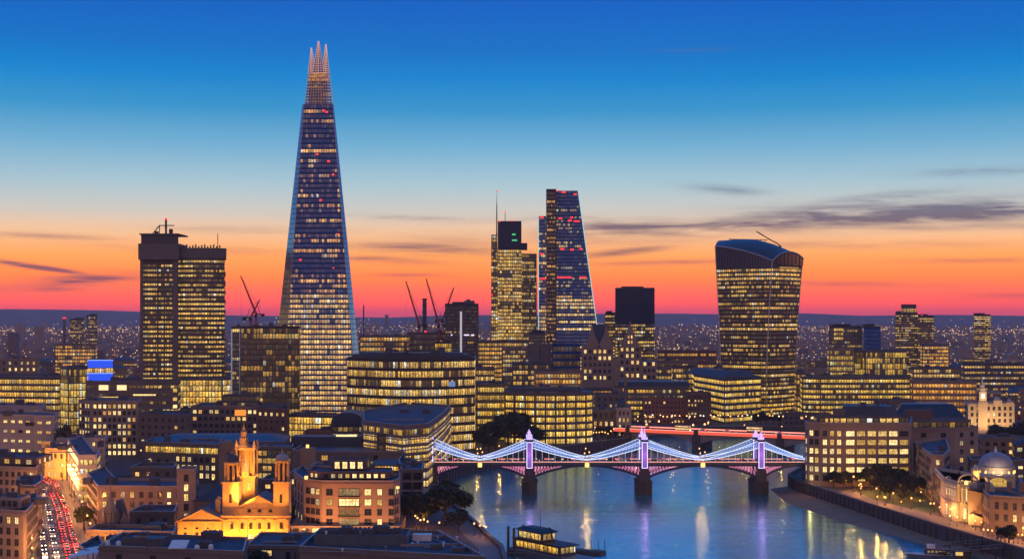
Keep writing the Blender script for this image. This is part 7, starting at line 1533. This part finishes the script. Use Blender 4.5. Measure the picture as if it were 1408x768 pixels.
# ------------------------------------------------------------------ nearest rooftops
def near_roofs():
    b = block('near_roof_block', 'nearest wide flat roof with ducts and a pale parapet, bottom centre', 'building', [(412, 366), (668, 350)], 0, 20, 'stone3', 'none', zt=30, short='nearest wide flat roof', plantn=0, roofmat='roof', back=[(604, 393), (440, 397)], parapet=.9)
    P = rect(425, 560, 372, 12); tier(b, [(432, 373), (560, 371)], 0, 12, 30.01, 'lead', None, zt=32.4, plantn=0, name='raised_roof', roofmat='roof')
    rr = random.Random(4)
    for (px, q, w_, dp, h) in [(452, 376, 5, 2, 1.1), (476, 377, 3, 3, 1.7), (500, 376, 6, 2.5, 1.2), (524, 378, 4.5, 3, 1.8), (545, 377, 2.4, 2, 1.3), (505, 381, 10, 1, .8)]:
        x = X(px, q); mb = MB(); mb.box(x - w_ / 2, x + w_ / 2, q, q + dp, 32.42, 32.42 + h)
        for k in range(int(w_ / 1.2)): mb.lathe(x - w_ / 2 + .7 + k * 1.2, q + dp / 2, [(.42, 32.42 + h), (.42, 32.7 + h), (.2, 32.75 + h)], 0, 8)
        for k in range(int(w_ / .5)): mb.box(x - w_ / 2 + .1 + k * .5, x - w_ / 2 + .35 + k * .5, q - .06, q, 32.6, 32.3 + h)
        mb.build('air_handler', 'plant', b)
    for (px, q, w_, dp, h, m_) in [(580, 380, 5, 3, 1.6, 'white'), (574, 371, 9, .8, .6, 'steel'), (612, 372, 7, .7, .5, 'steel'), (600, 366, 3, 2, 1.3, 'plant'), (630, 362, 3.5, 2, 1.0, 'plant'), (590, 386, 8, .6, .6, 'steel')]:
        x = X(px, q); mb = MB(); mb.box(x - w_ / 2, x + w_ / 2, q, q + dp, 30.02, 30.02 + h); mb.box(x - w_ / 2 - .1, x + w_ / 2 + .1, q - .1, q + dp + .1, 30.02 + h, 30.14 + h); mb.build('roof_unit', m_, b)
    mb = MB()
    for k in range(22): px = 574 + k * 4.1; q = 391 - k * 1.9 if px > 600 else 391; x = X(px, q); mb.tube((x, q, 30.9), (x, q, 32.0), .05, 0, 4)
    mb.build('guard_rail', 'dark', b, kind='stuff')
    for k in range(26):
        px, q = rr.uniform(440, 640), rr.uniform(360, 389)
        if 425 < px < 566 and 368 < q < 386: zz = 32.42; q = 373 + (q % 2)
        else: zz = 30.02
        x = X(px, q); mb = MB(); h = rr.uniform(.4, 1.2)
        if k % 3: mb.lathe(x, q, [(.22, zz), (.22, zz + h), (.4, zz + h + .02), (.4, zz + h + .15), (.1, zz + h + .3)], 0, 8); mb.build('roof_vent', rr.choice(['steel', 'white', 'plant']), b)
        else: mb.box(x - 1.1, x + 1.1, q - .5, q + .5, zz, zz + .35); mb.face([(x - 1, q - .45, zz + .37), (x + 1, q - .45, zz + .37), (x + 1, q + .45, zz + .42), (x - 1, q + .45, zz + .42)], 1); mb.build('rooflight', ['steel', 'darkpane'], b)
    for (pa, qa, pb, qb) in ((440, 362, 655, 356), (470, 388, 590, 389), (590, 384, 640, 364), (560, 368, 575, 388)):
        mb = MB(); a, c = Vector((X(pa, qa), qa, 30.25)), Vector((X(pb, qb), qb, 30.25)); mb.tube(a, c, .13, 0, 6); mb.tube(a + Vector((0, .5, 0)), c + Vector((0, .5, 0)), .09, 0, 6); mb.build('pipe_run', 'steel', b)
    b = block('near_roof_block', 'low pale rooftop with one lit window, between the nearest roofs', 'building', [(338, 425), (432, 424)], 752, 26, 'stone3', 'none', short='low pale one-window rooftop', plantn=2, roofmat='roof', parapet=.6)
    W = Windows(b); W.put(window_mesh(3.0, 2.0, 'lit2', 'frame', 2), (X(366, 424), 424.6, Z(761, 424)), 0); [W.put(window_mesh(1.3, 2.4, 'darkpane', 'frame', 0), (X(px, 424), 424.3, Z(764, 424)), 0) for px in (396, 408)]; W.flush()
    b = block('near_roof_block', 'dark cluttered rooftop with skylights and air handlers, bottom left', 'building', [(136, 395), (335, 385)], 757, 24, 'stone3', 'punch', lit=0, bay=9, short='dark cluttered rooftop', plantn=9, roofmat='roof', parapet=.8)
    tier(b, [(168, 400), (224, 398)], 741, 10, Z(757, 390), 'dconc', None, plantn=4, name='roof_house')
    x = X(242, 388); mb = MB(); M = Matrix.Translation((x, 389, Z(757, 388) + .4)) @ Matrix.Rotation(R(18), 4, 'X'); mb.box(-2.4, 2.4, 0, 5, 0, .3, 0, M); mb.build('sloping_skylight', 'white', b)
    for (px, q) in ((148, 398), (163, 397), (271, 390), (290, 391)): x = X(px, q); mb = MB(); mb.lathe(x, q, [(.7, Z(757, 390)), (.7, Z(757, 390) + 1.4), (.3, Z(757, 390) + 1.8)], 0, 10); mb.build('vent_cowl', 'white', b)
    b = block('near_roof_block', 'sloping glazed roof in the bottom left beside the busy street', 'building', [(108, 420), (138, 398)], 762, 20, 'stone3', 'punch', lit=0, bay=9, short='sloping glazed roof', plantn=1, roofmat='roof')
    mb = MB()
    for k in range(6): x = X(112 + k * 7, 415); mb.box(x, x + 1.1, 402, 418, Z(762, 410) + .2, Z(762, 410) + .7 + k * .25)
    mb.build('glazed_ridge', 'white', b)
near_roofs()

# ------------------------------------------------------------------ piers and boats
def pier_boat():
    d = 512; z0 = .3; px = lambda p, q=d: X(p, q)
    r = thing('floating_pier_house', 'dark two-deck pavilion boat with lit windows moored in mid-river, bottom centre', 'boat', (0, 0, 0))
    M = Matrix.Identity(4); MW = Matrix.Translation((px(754, 531), 531, 0)) @ Matrix.Rotation(R(-52), 4, 'Z') @ Matrix.Scale(1.35, 4)
    hull = [(-11, -3.6), (12, -3.6), (16.5, 0), (12, 3.6), (-11, 3.6)]; T = lambda P: [tuple((M @ Vector((*p, 0)))[:2]) for p in P]
    mb = MB(); mb.prism(T(hull), -.5, 1.6, 0, poly2=T([(a * 1.04, b * 1.08) for a, b in hull])); mb.build('hull', 'boathull', r)
    mb = MB(); mb.box(-9.5, 7, -2.9, 2.9, 1.61, 4.3, 0, M); mb.build('lower_deckhouse', 'dconc', r)
    mb = MB(); mb.box(-8.8, 0, -2.5, 2.5, 4.55, 7.0, 0, M); mb.build('upper_deckhouse', 'dconc', r)
    for (a, b_, y, z, zz) in ((-9.2, 6.5, 2.9, 2.3, 3.9), (-8.5, -.2, 2.5, 5.0, 6.6)):
        for s in (-1, 1):
            L = [tuple((M @ Vector((p, s * y, 0)))[:2]) for p in ((a, b_) if s < 0 else (b_, a))]; strip([(L[0], L[1])], z, zz, .05, 'glass', r, 'cabin_window_band', bay=1.5, lit=1, est=1.4)
    L = [tuple((M @ Vector((p[0], p[1], 0)))[:2]) for p in ((7, -2.6), (7, 2.6))]; strip([(L[0], L[1])], 2.4, 3.9, .05, 'glass', r, 'cabin_window_band', bay=1.5, lit=1, est=1.5)
    L = [tuple((M @ Vector((p[0], p[1], 0)))[:2]) for p in ((0, -2.2), (0, 2.2))]; strip([(L[0], L[1])], 5.0, 6.6, .05, 'glass', r, 'cabin_window_band', bay=1.5, lit=1, est=1.5)
    mb = MB(); mb.box(-10.2, 8, -3.4, 3.4, 4.31, 4.54, 0, M); mb.build('lower_roof', 'dark', r); mb = MB(); Pq = T([(-9.6, -3.1), (1, -3.1), (1, 3.1), (-9.6, 3.1)]); mb.prism(Pq, 7.01, 7.9, 0, poly2=T([(-8, -1.6), (-1, -1.6), (-1, 1.6), (-8, 1.6)])); mb.build('upper_roof', 'dark', r)
    mb = MB(); p = M @ Vector((-3, 0, 0)); mb.tube((p.x, p.y, 7.8), (p.x, p.y, 13.2), .12, 0, 6, .05); mb.build('mast', 'dark', r)
    mb = MB(); p = M @ Vector((2, 0, 4.5)); q = M @ Vector((.4, 0, 8.6)); mb.tube(p, q, .2, 0, 6); mb.build('funnel_pipe', 'dark', r)
    mb = MB()
    for s in (-1, 1):
        for k in range(12): p = M @ Vector((-10 + k * 2, s * 3.6, 1.6)); mb.tube(p, (p.x, p.y, 2.7), .05, 0, 4)
        p, q = M @ Vector((-10, s * 3.6, 2.7)), M @ Vector((12, s * 3.6, 2.7)); mb.tube(p, q, .05, 0, 4)
    mb.build('railing', 'dark', r)
    r.location = (px(754, 531), 531, 0); r.rotation_euler = (0, 0, R(-52)); r.scale = (1.6, 1.4, 1.35)
    for i, (a, b_) in enumerate(((-12.5, -4.5), (-12.5, 1), (-9, -5.2))):
        p = MW @ Vector((a, b_, 0)); o = thing('mooring_pile', 'tall timber mooring pile at the stern of the pavilion boat', 'mooring pile', (p.x, p.y, -1), 'mooring piles beside the pavilion boat'); mb = MB(); mb.tube((p.x, p.y, -1), (p.x, p.y, 9.6), .5, 0, 8); mb.build('pile', 'timber', o); mb = MB(); mb.lathe(p.x, p.y, [(.56, 9.6), (.56, 9.9), (.05, 10.6)], 0, 8); mb.build('cap', 'dark', o)
    g = thing('landing_stage', 'dark steel landing stage with curved davits beside the pavilion boat', 'landing stage', (px(790), 500, 0)); M2 = Matrix.Translation((px(793, 543), 543, 0)) @ Matrix.Rotation(R(-24), 4, 'Z')
    mb = MB(); mb.box(-12, 11, -3, 3, -.4, 1.0, 0, M2); mb.build('pontoon', 'timber', g)
    for k, x in enumerate((2, 5, 8, 10.5)):
        mb = MB(); pts = [M2 @ Vector((x, 2.6, 1)), M2 @ Vector((x, 2.6, 4.2)), M2 @ Vector((x + .3, 1.6, 5.2)), M2 @ Vector((x + .5, .4, 5.2))]; [mb.tube(a, b_, .14, 0, 5) for a, b_ in zip(pts, pts[1:])]; mb.build('davit', 'dark', g)
    mb = MB()
    for k in range(12): p = M2 @ Vector((-11 + k * 2, -2.8, 1)); mb.tube(p, (p.x, p.y, 2.2), .06, 0, 4)
    p, q = M2 @ Vector((-11, -2.8, 2.2)), M2 @ Vector((11, -2.8, 2.2)); mb.tube(p, q, .06, 0, 4); mb.build('railing', 'dark', g)
    mb = MB(); mb.box(-8, -3, -1.5, 1.8, 1.01, 3.1, 0, M2); mb.box(-8.3, -2.7, -1.8, 2.1, 3.1, 3.3, 0, M2); mb.build('ticket_hut', 'timber', g)
    w_ = thing('gangway', 'long gangway on posts from the left bank to the pavilion boat', 'gangway', (px(690), 512, 2)); a, b_ = Vector((-5, 520, 3.8)), Vector((px(738, 522), 522, 3.0)); dv = (b_ - a); n = Vector((dv.y, -dv.x, 0)).normalized()
    mb = MB(); P = [a - n, b_ - n, b_ + n, a + n]; mb.face(P); mb.face([p - Vector((0, 0, .3)) for p in P][::-1]); mb.face([P[0] - Vector((0, 0, .3)), P[1] - Vector((0, 0, .3)), P[1], P[0]][::-1]); mb.face([P[3] - Vector((0, 0, .3)), P[2] - Vector((0, 0, .3)), P[2], P[3]]); mb.build('walkway', 'timber', w_)
    for s in (-1, 1):
        mb = MB(); u = Vector((0, 0, 1.2)); mb.tube(a + n * s + u, b_ + n * s + u, .07, 0, 4); [mb.tube(a + n * s + dv * (k / 9), a + n * s + dv * (k / 9) + u, .05, 0, 4) for k in range(10)]; mb.build('handrail', 'steel', w_)
    for k in (3, 6): p = a + dv * (k / 9); mb = MB(); mb.tube((p.x, p.y, -1), (p.x, p.y, p.z - .3), .25, 0, 6); mb.build('post', 'timber', w_)
pier_boat()
def right_jetty():
    def beam(name, r, a, b_, w_, th, mat):
        a, b_ = Vector(a), Vector(b_); dv = b_ - a; n = Vector((dv.y, -dv.x, 0)).normalized() * w_ / 2; P = [a - n, b_ - n, b_ + n, a + n]; Q = [p - Vector((0, 0, th)) for p in P]; mb = MB(); mb.face(P); mb.face(Q[::-1])
        for k in range(4): mb.face([Q[k], Q[(k + 1) % 4], P[(k + 1) % 4], P[k]])
        return mb.build(name, mat, r)
    r = thing('jetty', 'timber jetty with two sloping walkways below the domed hall, bottom right', 'jetty', (170, 490, 0))
    for (a, b_) in (((X(1298, 540), 540, 3.2), (X(1372, 530), 530, 6.3)), ((X(1290, 528), 528, 2.5), (X(1378, 518), 518, 6.0))):
        beam('walkway', r, a, b_, 2.0, .35, 'timber'); A, B_ = Vector(a), Vector(b_); dv = B_ - A; n = Vector((dv.y, -dv.x, 0)).normalized()
        for s in (-1, 1):
            mb = MB(); u = Vector((0, 0, 1.1)); mb.tube(A + n * s + u, B_ + n * s + u, .06, 0, 4); [mb.tube(A + n * s + dv * (k / 10), A + n * s + dv * (k / 10) + u, .04, 0, 4) for k in range(11)]; mb.build('handrail', 'steel', r)
        for k in (.1, .5, .9): p = A + dv * k; mb = MB(); mb.tube((p.x, p.y, -1), (p.x, p.y, p.z - .3), .28, 0, 6); mb.build('post', 'timber', r)
    beam('platform', r, (X(1288, 524), 522, 1.4), (X(1346, 522), 522, 1.4), 9, .8, 'timber')
    for px in (1325, 1351, 1372): q = 531; mb = MB(); mb.tube((X(px, q), q, -1), (X(px, q), q, 8.2), .2, 0, 6); mb.build('tall_post', 'dark', r)
    h = thing('pier_hut', 'small pier hut with one lit side on the jetty', 'hut', (X(1322, 522), 522, 1.4)); mb = MB(); mb.box(X(1312, 522), X(1330, 522), 520, 524, 1.41, 4.0); mb.box(X(1311, 522), X(1331, 522), 519.5, 524.5, 4.0, 4.25); mb.build('wall', 'timber', h); aux('lit_window', h, 1314, 1324, 520, 757.5, 763, 'lit2', .1, .08)
    b = thing('moored_boat', 'blue-white passenger boat with a wheelhouse moored at the jetty, bottom right', 'boat', (X(1285, 492), 492, 0)); M = Matrix.Translation((X(1280, 531), 531, 0)) @ Matrix.Rotation(R(166), 4, 'Z')
    hull = [(-9, -2.2), (5, -2.2), (9, 0), (5, 2.2), (-9, 2.2)]; T = lambda P, k=1: [tuple((M @ Vector((p[0] * k, p[1] * k, 0)))[:2]) for p in P]
    mb = MB(); mb.prism(T(hull, .94), -.4, 1.3, 0, poly2=T(hull, 1.03)); mb.build('hull', 'boathull', b); mb = MB(); mb.prism(T(hull, 1.06), 1.3, 1.5); mb.build('gunwale', 'white', b)
    mb = MB(); mb.box(-7, 2.4, -1.6, 1.6, 1.51, 3.3, 0, M); mb.box(-7.3, 2.8, -1.8, 1.8, 3.3, 3.5, 0, M); mb.build('cabin', 'plant', b); mb = MB(); mb.box(-1.5, 1.5, -1.2, 1.2, 3.51, 5.0, 0, M); mb.build('wheelhouse', 'white', b)
    mb = MB(); [mb.box(-6.6 + k * 1.4, -5.7 + k * 1.4, 1.6, 1.66, 2.1, 2.9, 0, M) for k in range(6)]; mb.build('cabin_window', 'dimpane', b); mb = MB(); p = M @ Vector((-1, 0, 5)); mb.tube(p, p + Vector((0, 0, 3)), .06, 0, 5); mb.build('mast', 'dark', b)
right_jetty()

# ------------------------------------------------------------------ trees and lamps
tree(612, 572, 19, 'largest dark tree on the left river bank in front of the water', None, 0, wide=1.35)
tree(582, 568, 15, 'dark tree left of the largest river-bank tree', None, 0, wide=1.2)
tree(561, 590, 13, 'dark tree at the foot of the open-frame building', None, 1, wide=1.2)
tree(630, 556, 10, 'small dark tree at the right foot of the largest river-bank tree', None, 1, wide=1.2)
g = 'dark trees behind the left end of the suspension bridge'
for k, (px, d, h) in enumerate([(664, 900, 17), (682, 905, 22), (698, 912, 27), (712, 925, 25), (724, 920, 18), (672, 885, 13), (742, 935, 12), (735, 932, 14), (756, 940, 9)]): tree(px, d, h, 'dark tree in the clump behind the left end of the suspension bridge', g, 1, wide=1.05)
g = 'bushy trees on the bank in front of the classical buildings'
for k, (px, d, h) in enumerate([(826, 990, 9), (836, 992, 9.5), (846, 994, 9), (858, 996, 7), (815, 985, 7), (790, 962, 7), (775, 955, 7)]): tree(px, d, h, 'bushy tree on the bank in front of the classical buildings', g, 1, wide=1.3)
g = 'dark trees on the far embankment below the bulging tower'
for k in range(15): tree(1040 + k * 7.4 + random.uniform(-2, 2), 1125 + random.uniform(-8, 12), random.uniform(7, 12), 'dark tree on the far embankment below the bulging arched tower', g, 1, wide=1.2)
g = 'dark riverside trees in front of the square-window office'
for (px, d, h) in [(1146, 700, 9), (1160, 690, 10), (1172, 705, 8), (1138, 715, 7)]: tree(px, d, h, 'dark riverside tree in front of the left half of the square-window office', g, 0, wide=1.15)
g = 'dark riverside trees right of the square-window office'
for (px, d, h) in [(1196, 700, 11), (1212, 690, 14), (1226, 685, 13), (1240, 670, 13), (1210, 672, 9), (1224, 656, 10), (1250, 655, 12), (1262, 668, 10), (1238, 642, 8)]: tree(px, d, h, 'dark tree on the riverside lawn below the square-window office', g, 0, wide=1.1)
tree(1387, 525, 8, 'small tree in front of the ornate mansard corner building', None, 1, wide=1.3)
tree(115, 560, 11, 'street tree on the right pavement of the busy street', None, 1, wide=.9, leaf='leaf2'); tree(349, 420, 17, 'dark tree top poking up between the nearest roofs', None, 1)
tree(402, 575, 9, 'small bush-like tree in the gap between church and peach apartments', None, 1); tree(88, 800, 27, 'single dark tree beside the blank white block on the left', None, 1, wide=.5)
g = 'dark trees around the floodlit palace'
for (px, d, h) in [(1318, 880, 16), (1330, 900, 15), (1372, 905, 18), (1380, 900, 17), (1400, 900, 19), (1408, 910, 21), (1305, 850, 12)]: tree(px, d, h, 'dark tree in front of the floodlit cream palace', g, 1)
for (px, d, h) in [(1290, 790, 18), (1322, 790, 19), (1342, 690, 12)]: tree(px, d, h, 'dark tree among the houses behind the domed hall', 'dark trees among the houses behind the domed hall', 1)
# promenade lamps, right bank
n = 15
for k in range(n):
    p, dd = along([(x, y) for x, y in RP], 14 + k * 18); nn = Vector((dd.y, -dd.x)); c = p - nn * 4.6
    lamp(c.x, c.y, GZ + .02, 'promenade lamp along the right river wall', 'promenade lamps along the right river wall', h=4.6, power=4500, bulb_r=.34)
rl = random.Random(8)
for k in range(24):
    x, y = rl.uniform(164, 205), rl.uniform(612, 700)
    if y > 690 and x > 170: continue
    lamp(x + (640 - y) * .05, y, GZ + .03, 'warm garden lamp among the trees below the square-window office', 'garden lamps below the square-window office', h=3.4, power=1100, bulb_r=.27)
for k in range(11):
    x, y = X(1350 + k * 5.5, 540 - k * 1.2), 538 - k * 1.5; lamp(x, y, GZ, 'warm lamp outside the ornate mansard corner building', 'lamps outside the ornate mansard corner building', h=3.2, power=1200 if k % 2 == 0 else 0, bulb_r=.3)
for (px, q) in ((1306, 573), (1316, 570), (1326, 567), (1341, 560), (1349, 556), (1292, 600), (1284, 612)):
    lamp(X(px, q), q, GZ, 'bright lamp outside the golden domed hall', 'lamps outside the golden domed hall', h=3.4, power=900, bulb_r=.32)
# left bank lamps
for k, (px, q) in enumerate([(574, 566), (578, 560), (583, 562), (588, 556), (604, 553), (571, 572), (652, 545), (660, 540), (668, 536)]):
    lamp(X(px, q), q, GZ, 'warm lamp under the river-bank trees, bottom centre', 'lamps under the river-bank trees', h=3.6 if k < 6 else 4.4, power=900, bulb_r=.33)
for k in range(9):
    p, dd = along([(x - 5, y) for x, y in LB[5:12]], 6 + k * 24); lamp(p.x - 3, p.y, GZ, 'warm lamp along the left river wall by the bridge end', 'lamps along the left river wall', h=5.5, power=3500, bulb_r=.36)
for k in range(26):
    px = 742 + (k * 2.8 if k < 15 else (k - 15) * 4 + 70); q = 948 + (px - 740) * .4 + rl.uniform(-4, 3); lamp(X(px, q), q, GZ, 'terrace lamp at the foot of the bright bowed office', 'terrace lamps by the bright bowed office', h=rl.uniform(3, 7), power=2600 if k % 2 == 0 else 0, bulb_r=.4)
for k in range(42):
    px = 880 + k * 6.3 + rl.uniform(-3, 3); q = 1098 + rl.uniform(0, 26); lamp(X(px, q), q, GZ, 'orange lamp on the far embankment road', 'orange lamps on the far embankment road', h=7, power=5200 if k % 3 == 0 else 0, bulb_r=.5, white=rl.random() < .3)
for (px, py, q) in [(889, 583, 1085), (906, 579, 1100), (953, 584, 1060), (969, 583, 1075)]:
    x = X(px, q); z = Z(py, q); lamp(x, q, GZ, 'tall orange lamp standing above the red-lit bridge', 'tall orange lamps above the red-lit bridge', h=z - GZ - .6, power=9000, bulb_r=.75)
# cars and buses on the two bridges
rng = random.Random(31)
for k in range(26):
    x = bx[0] + 8 + k * 7.6 + rng.uniform(-1.5, 1.5)
    if x > bx[4] - 4: break
    for y_, dr in ((bY0 + 3.6, 0), (bY1 - 3.6, 1)):
        if rng.random() < .6: c_ = rng.choice([0, 1]); put_car(x + dr * 3, y_, bz + .02, 0 if dr == 0 else math.pi, f'{PC[c_]} car crossing the suspension bridge', f'{PC[c_]} cars on the suspension bridge', c_)
for k in range(24):
    p = b2M @ Vector((6 + k * 9.6 + rng.uniform(-2, 2), 5 if k % 2 else 16, 0)); a = math.atan2(b2M[1][0], b2M[0][0])
    if k in (3, 8, 14, 19): dup(bus, (p.x, p.y, b2z + .02), a + (0 if k % 2 else math.pi), 'red double-decker bus crossing the red-lit road bridge', 'buses on the red-lit road bridge')
    else: c_ = rng.choice([0, 1]); put_car(p.x, p.y, b2z + .02, a + (0 if k % 2 else math.pi), f'{PC[c_]} car crossing the red-lit road bridge', f'{PC[c_]} cars on the red-lit road bridge', c_)
for k in range(8):
    p = b2M @ Vector((4 + k * 26, 1.0, 0)); lamp(p.x, p.y, b2z + .02, 'lamp post on the red-lit road bridge', 'lamp posts on the red-lit road bridge', h=6, power=1500, bulb_r=.34)

# ------------------------------------------------------------------ infill blocks between the named ones
rng = random.Random(77); NI = 0; mats = [('conc', 'grey concrete'), ('stone', 'pale stone'), ('stone2', 'buff stone'), ('brick2', 'brown brick'), ('brick', 'red brick'), ('dconc', 'dark'), ('render', 'white')]
def infill(y, x, w_, dp, h, far):
    global NI
    if any(a - w_ / 2 < x < b_ + w_ / 2 and c - dp < y < e_ for a, b_, c, e_ in OCC): return
    if near_river(x, y + dp / 2, max(w_, dp) / 2 + 9) or near_street(x, y + dp / 2, STW + 6 + w_ / 2): return
    # nearest named neighbour for the label
    nb = min(SHORT, key=lambda s: (s[0] - x) ** 2 + (s[1] - y) ** 2 * .5); m_, adj = rng.choice(mats); nst = max(2, int(h / 3.6))
    side = 'behind' if y > nb[1] + 25 else ('in front of' if y < nb[1] - 25 else ('left of' if x < nb[0] else 'right of'))
    size = 'low' if h < 11 else ('medium' if h < 17 else 'tall'); wide = 'narrow' if w_ < 20 else ('broad' if w_ > 34 else '')
    roofk = rng.choice(['flat', 'flat', 'hip', 'mansard']) if not far else rng.choice(['flat', 'flat', 'hip'])
    lab = ' '.join(f"{size} {wide} {adj} {'pitched' if roofk != 'flat' else 'flat'}-roofed block {side} the {nb[2]}".split())
    if len(lab.replace('-', ' ').split()) > 16: lab = lab.replace(' pitched-roofed', '').replace(' flat-roofed', '')
    labs.setdefault(lab, []).append(None)
    p0, p1 = 704 + (x - w_ / 2) * F / y, 704 + (x + w_ / 2) * F / y
    L = SHORT[:]
    o = block('city_block', lab, 'building', [(p0, y), (p1, y + rng.uniform(-3, 3))], 0, dp, m_, 'punch' if rng.random() < .7 and not far else 'band', fh=3.7, bay=rng.uniform(3, 4.2), lit=rng.uniform(.12, .55), wd=rng.uniform(1.3, 2.2), wh=rng.uniform(1.6, 2.3), zt=GZ + h, roof='hip' if roofk == 'hip' else 'flat', mansard=3.4 if roofk == 'mansard' else 0,
              plantn=0 if far else rng.choice([1, 2, 4]), est=rng.uniform(.8, 1.25), tint=rng.choice([(1, .8, .5), (1, 1, .7), (1, .9, .8)]), rng=rng, cap=40, band=.5, roofmat=rng.choice(['roof', 'slate', 'lead', 'roof']), coursing=not far)
    labs[lab][-1] = o; NI += 1
labs = {}
y = 560
while y < 2350:
    x = -.385 * y; far = y > 1250
    while x < .385 * y:
        w_ = rng.uniform(16, 30) * (1 if y < 900 else 1.35 if y < 1500 else 1.9); dp = rng.uniform(14, 24) * (1 if y < 1300 else 1.4)
        h = rng.uniform(9, 17) if y < 900 else rng.uniform(9, 21)
        if rng.random() < .06 and y > 1400: h *= 1.5
        infill(y + rng.uniform(-4, 4), x + w_ / 2, w_, dp, h, far); x += w_ + rng.choice([2, 3, 5, 12])
    y += 38 if y < 900 else (52 if y < 1300 else 95)
nl = 0; rz_ = random.Random(19)
while nl < 110:
    y = 560 + 700 * rz_.random() ** .8; x = rz_.uniform(-.375, .375) * y
    if any(a + 1 < x < b_ - 1 and c + 1 < y < e_ - 1 for a, b_, c, e_ in OCC) or near_river(x, y, 6) or near_street(x, y, STW + 2): continue
    lamp(x, y, GZ, 'orange street lamp down in a gap between city blocks', 'street lamps between the city blocks', h=7, power=3800, bulb_r=.42); nl += 1
for lab, L in labs.items():
    L = [o for o in L if o]
    if len(L) > 1:
        for o in L: o['group'] = 'alike: ' + lab
for o in bpy.data.objects:
    for k in ('_poly', '_top'):
        if k in o.keys(): del o[k]

# ------------------------------------------------------------------ evening haze
mb = MB(); mb.box(-11000, 11000, -900, 11800, -1.5, 330); hz = mb.build('haze', None) if False else None
me = bpy.data.meshes.new('haze'); me.from_pydata(mb.v, [], mb.f); hz = bpy.data.objects.new('haze', me); col.objects.link(hz); hz['kind'] = 'stuff'
hm = bpy.data.materials.new('evening_haze'); hm.use_nodes = True; t = NT(hm.node_tree); v = t.node('ShaderNodeVolumePrincipled'); v.inputs['Color'].default_value = (.95, .74, .74, 1); v.inputs['Density'].default_value = HAZE; v.inputs['Anisotropy'].default_value = .3
o = t.node('ShaderNodeOutputMaterial'); t.l.new(v.outputs[0], o.inputs['Volume']); me.materials.append(hm)
print('objects', len(bpy.data.objects), 'windows', NWIN[0], 'infill', NI)
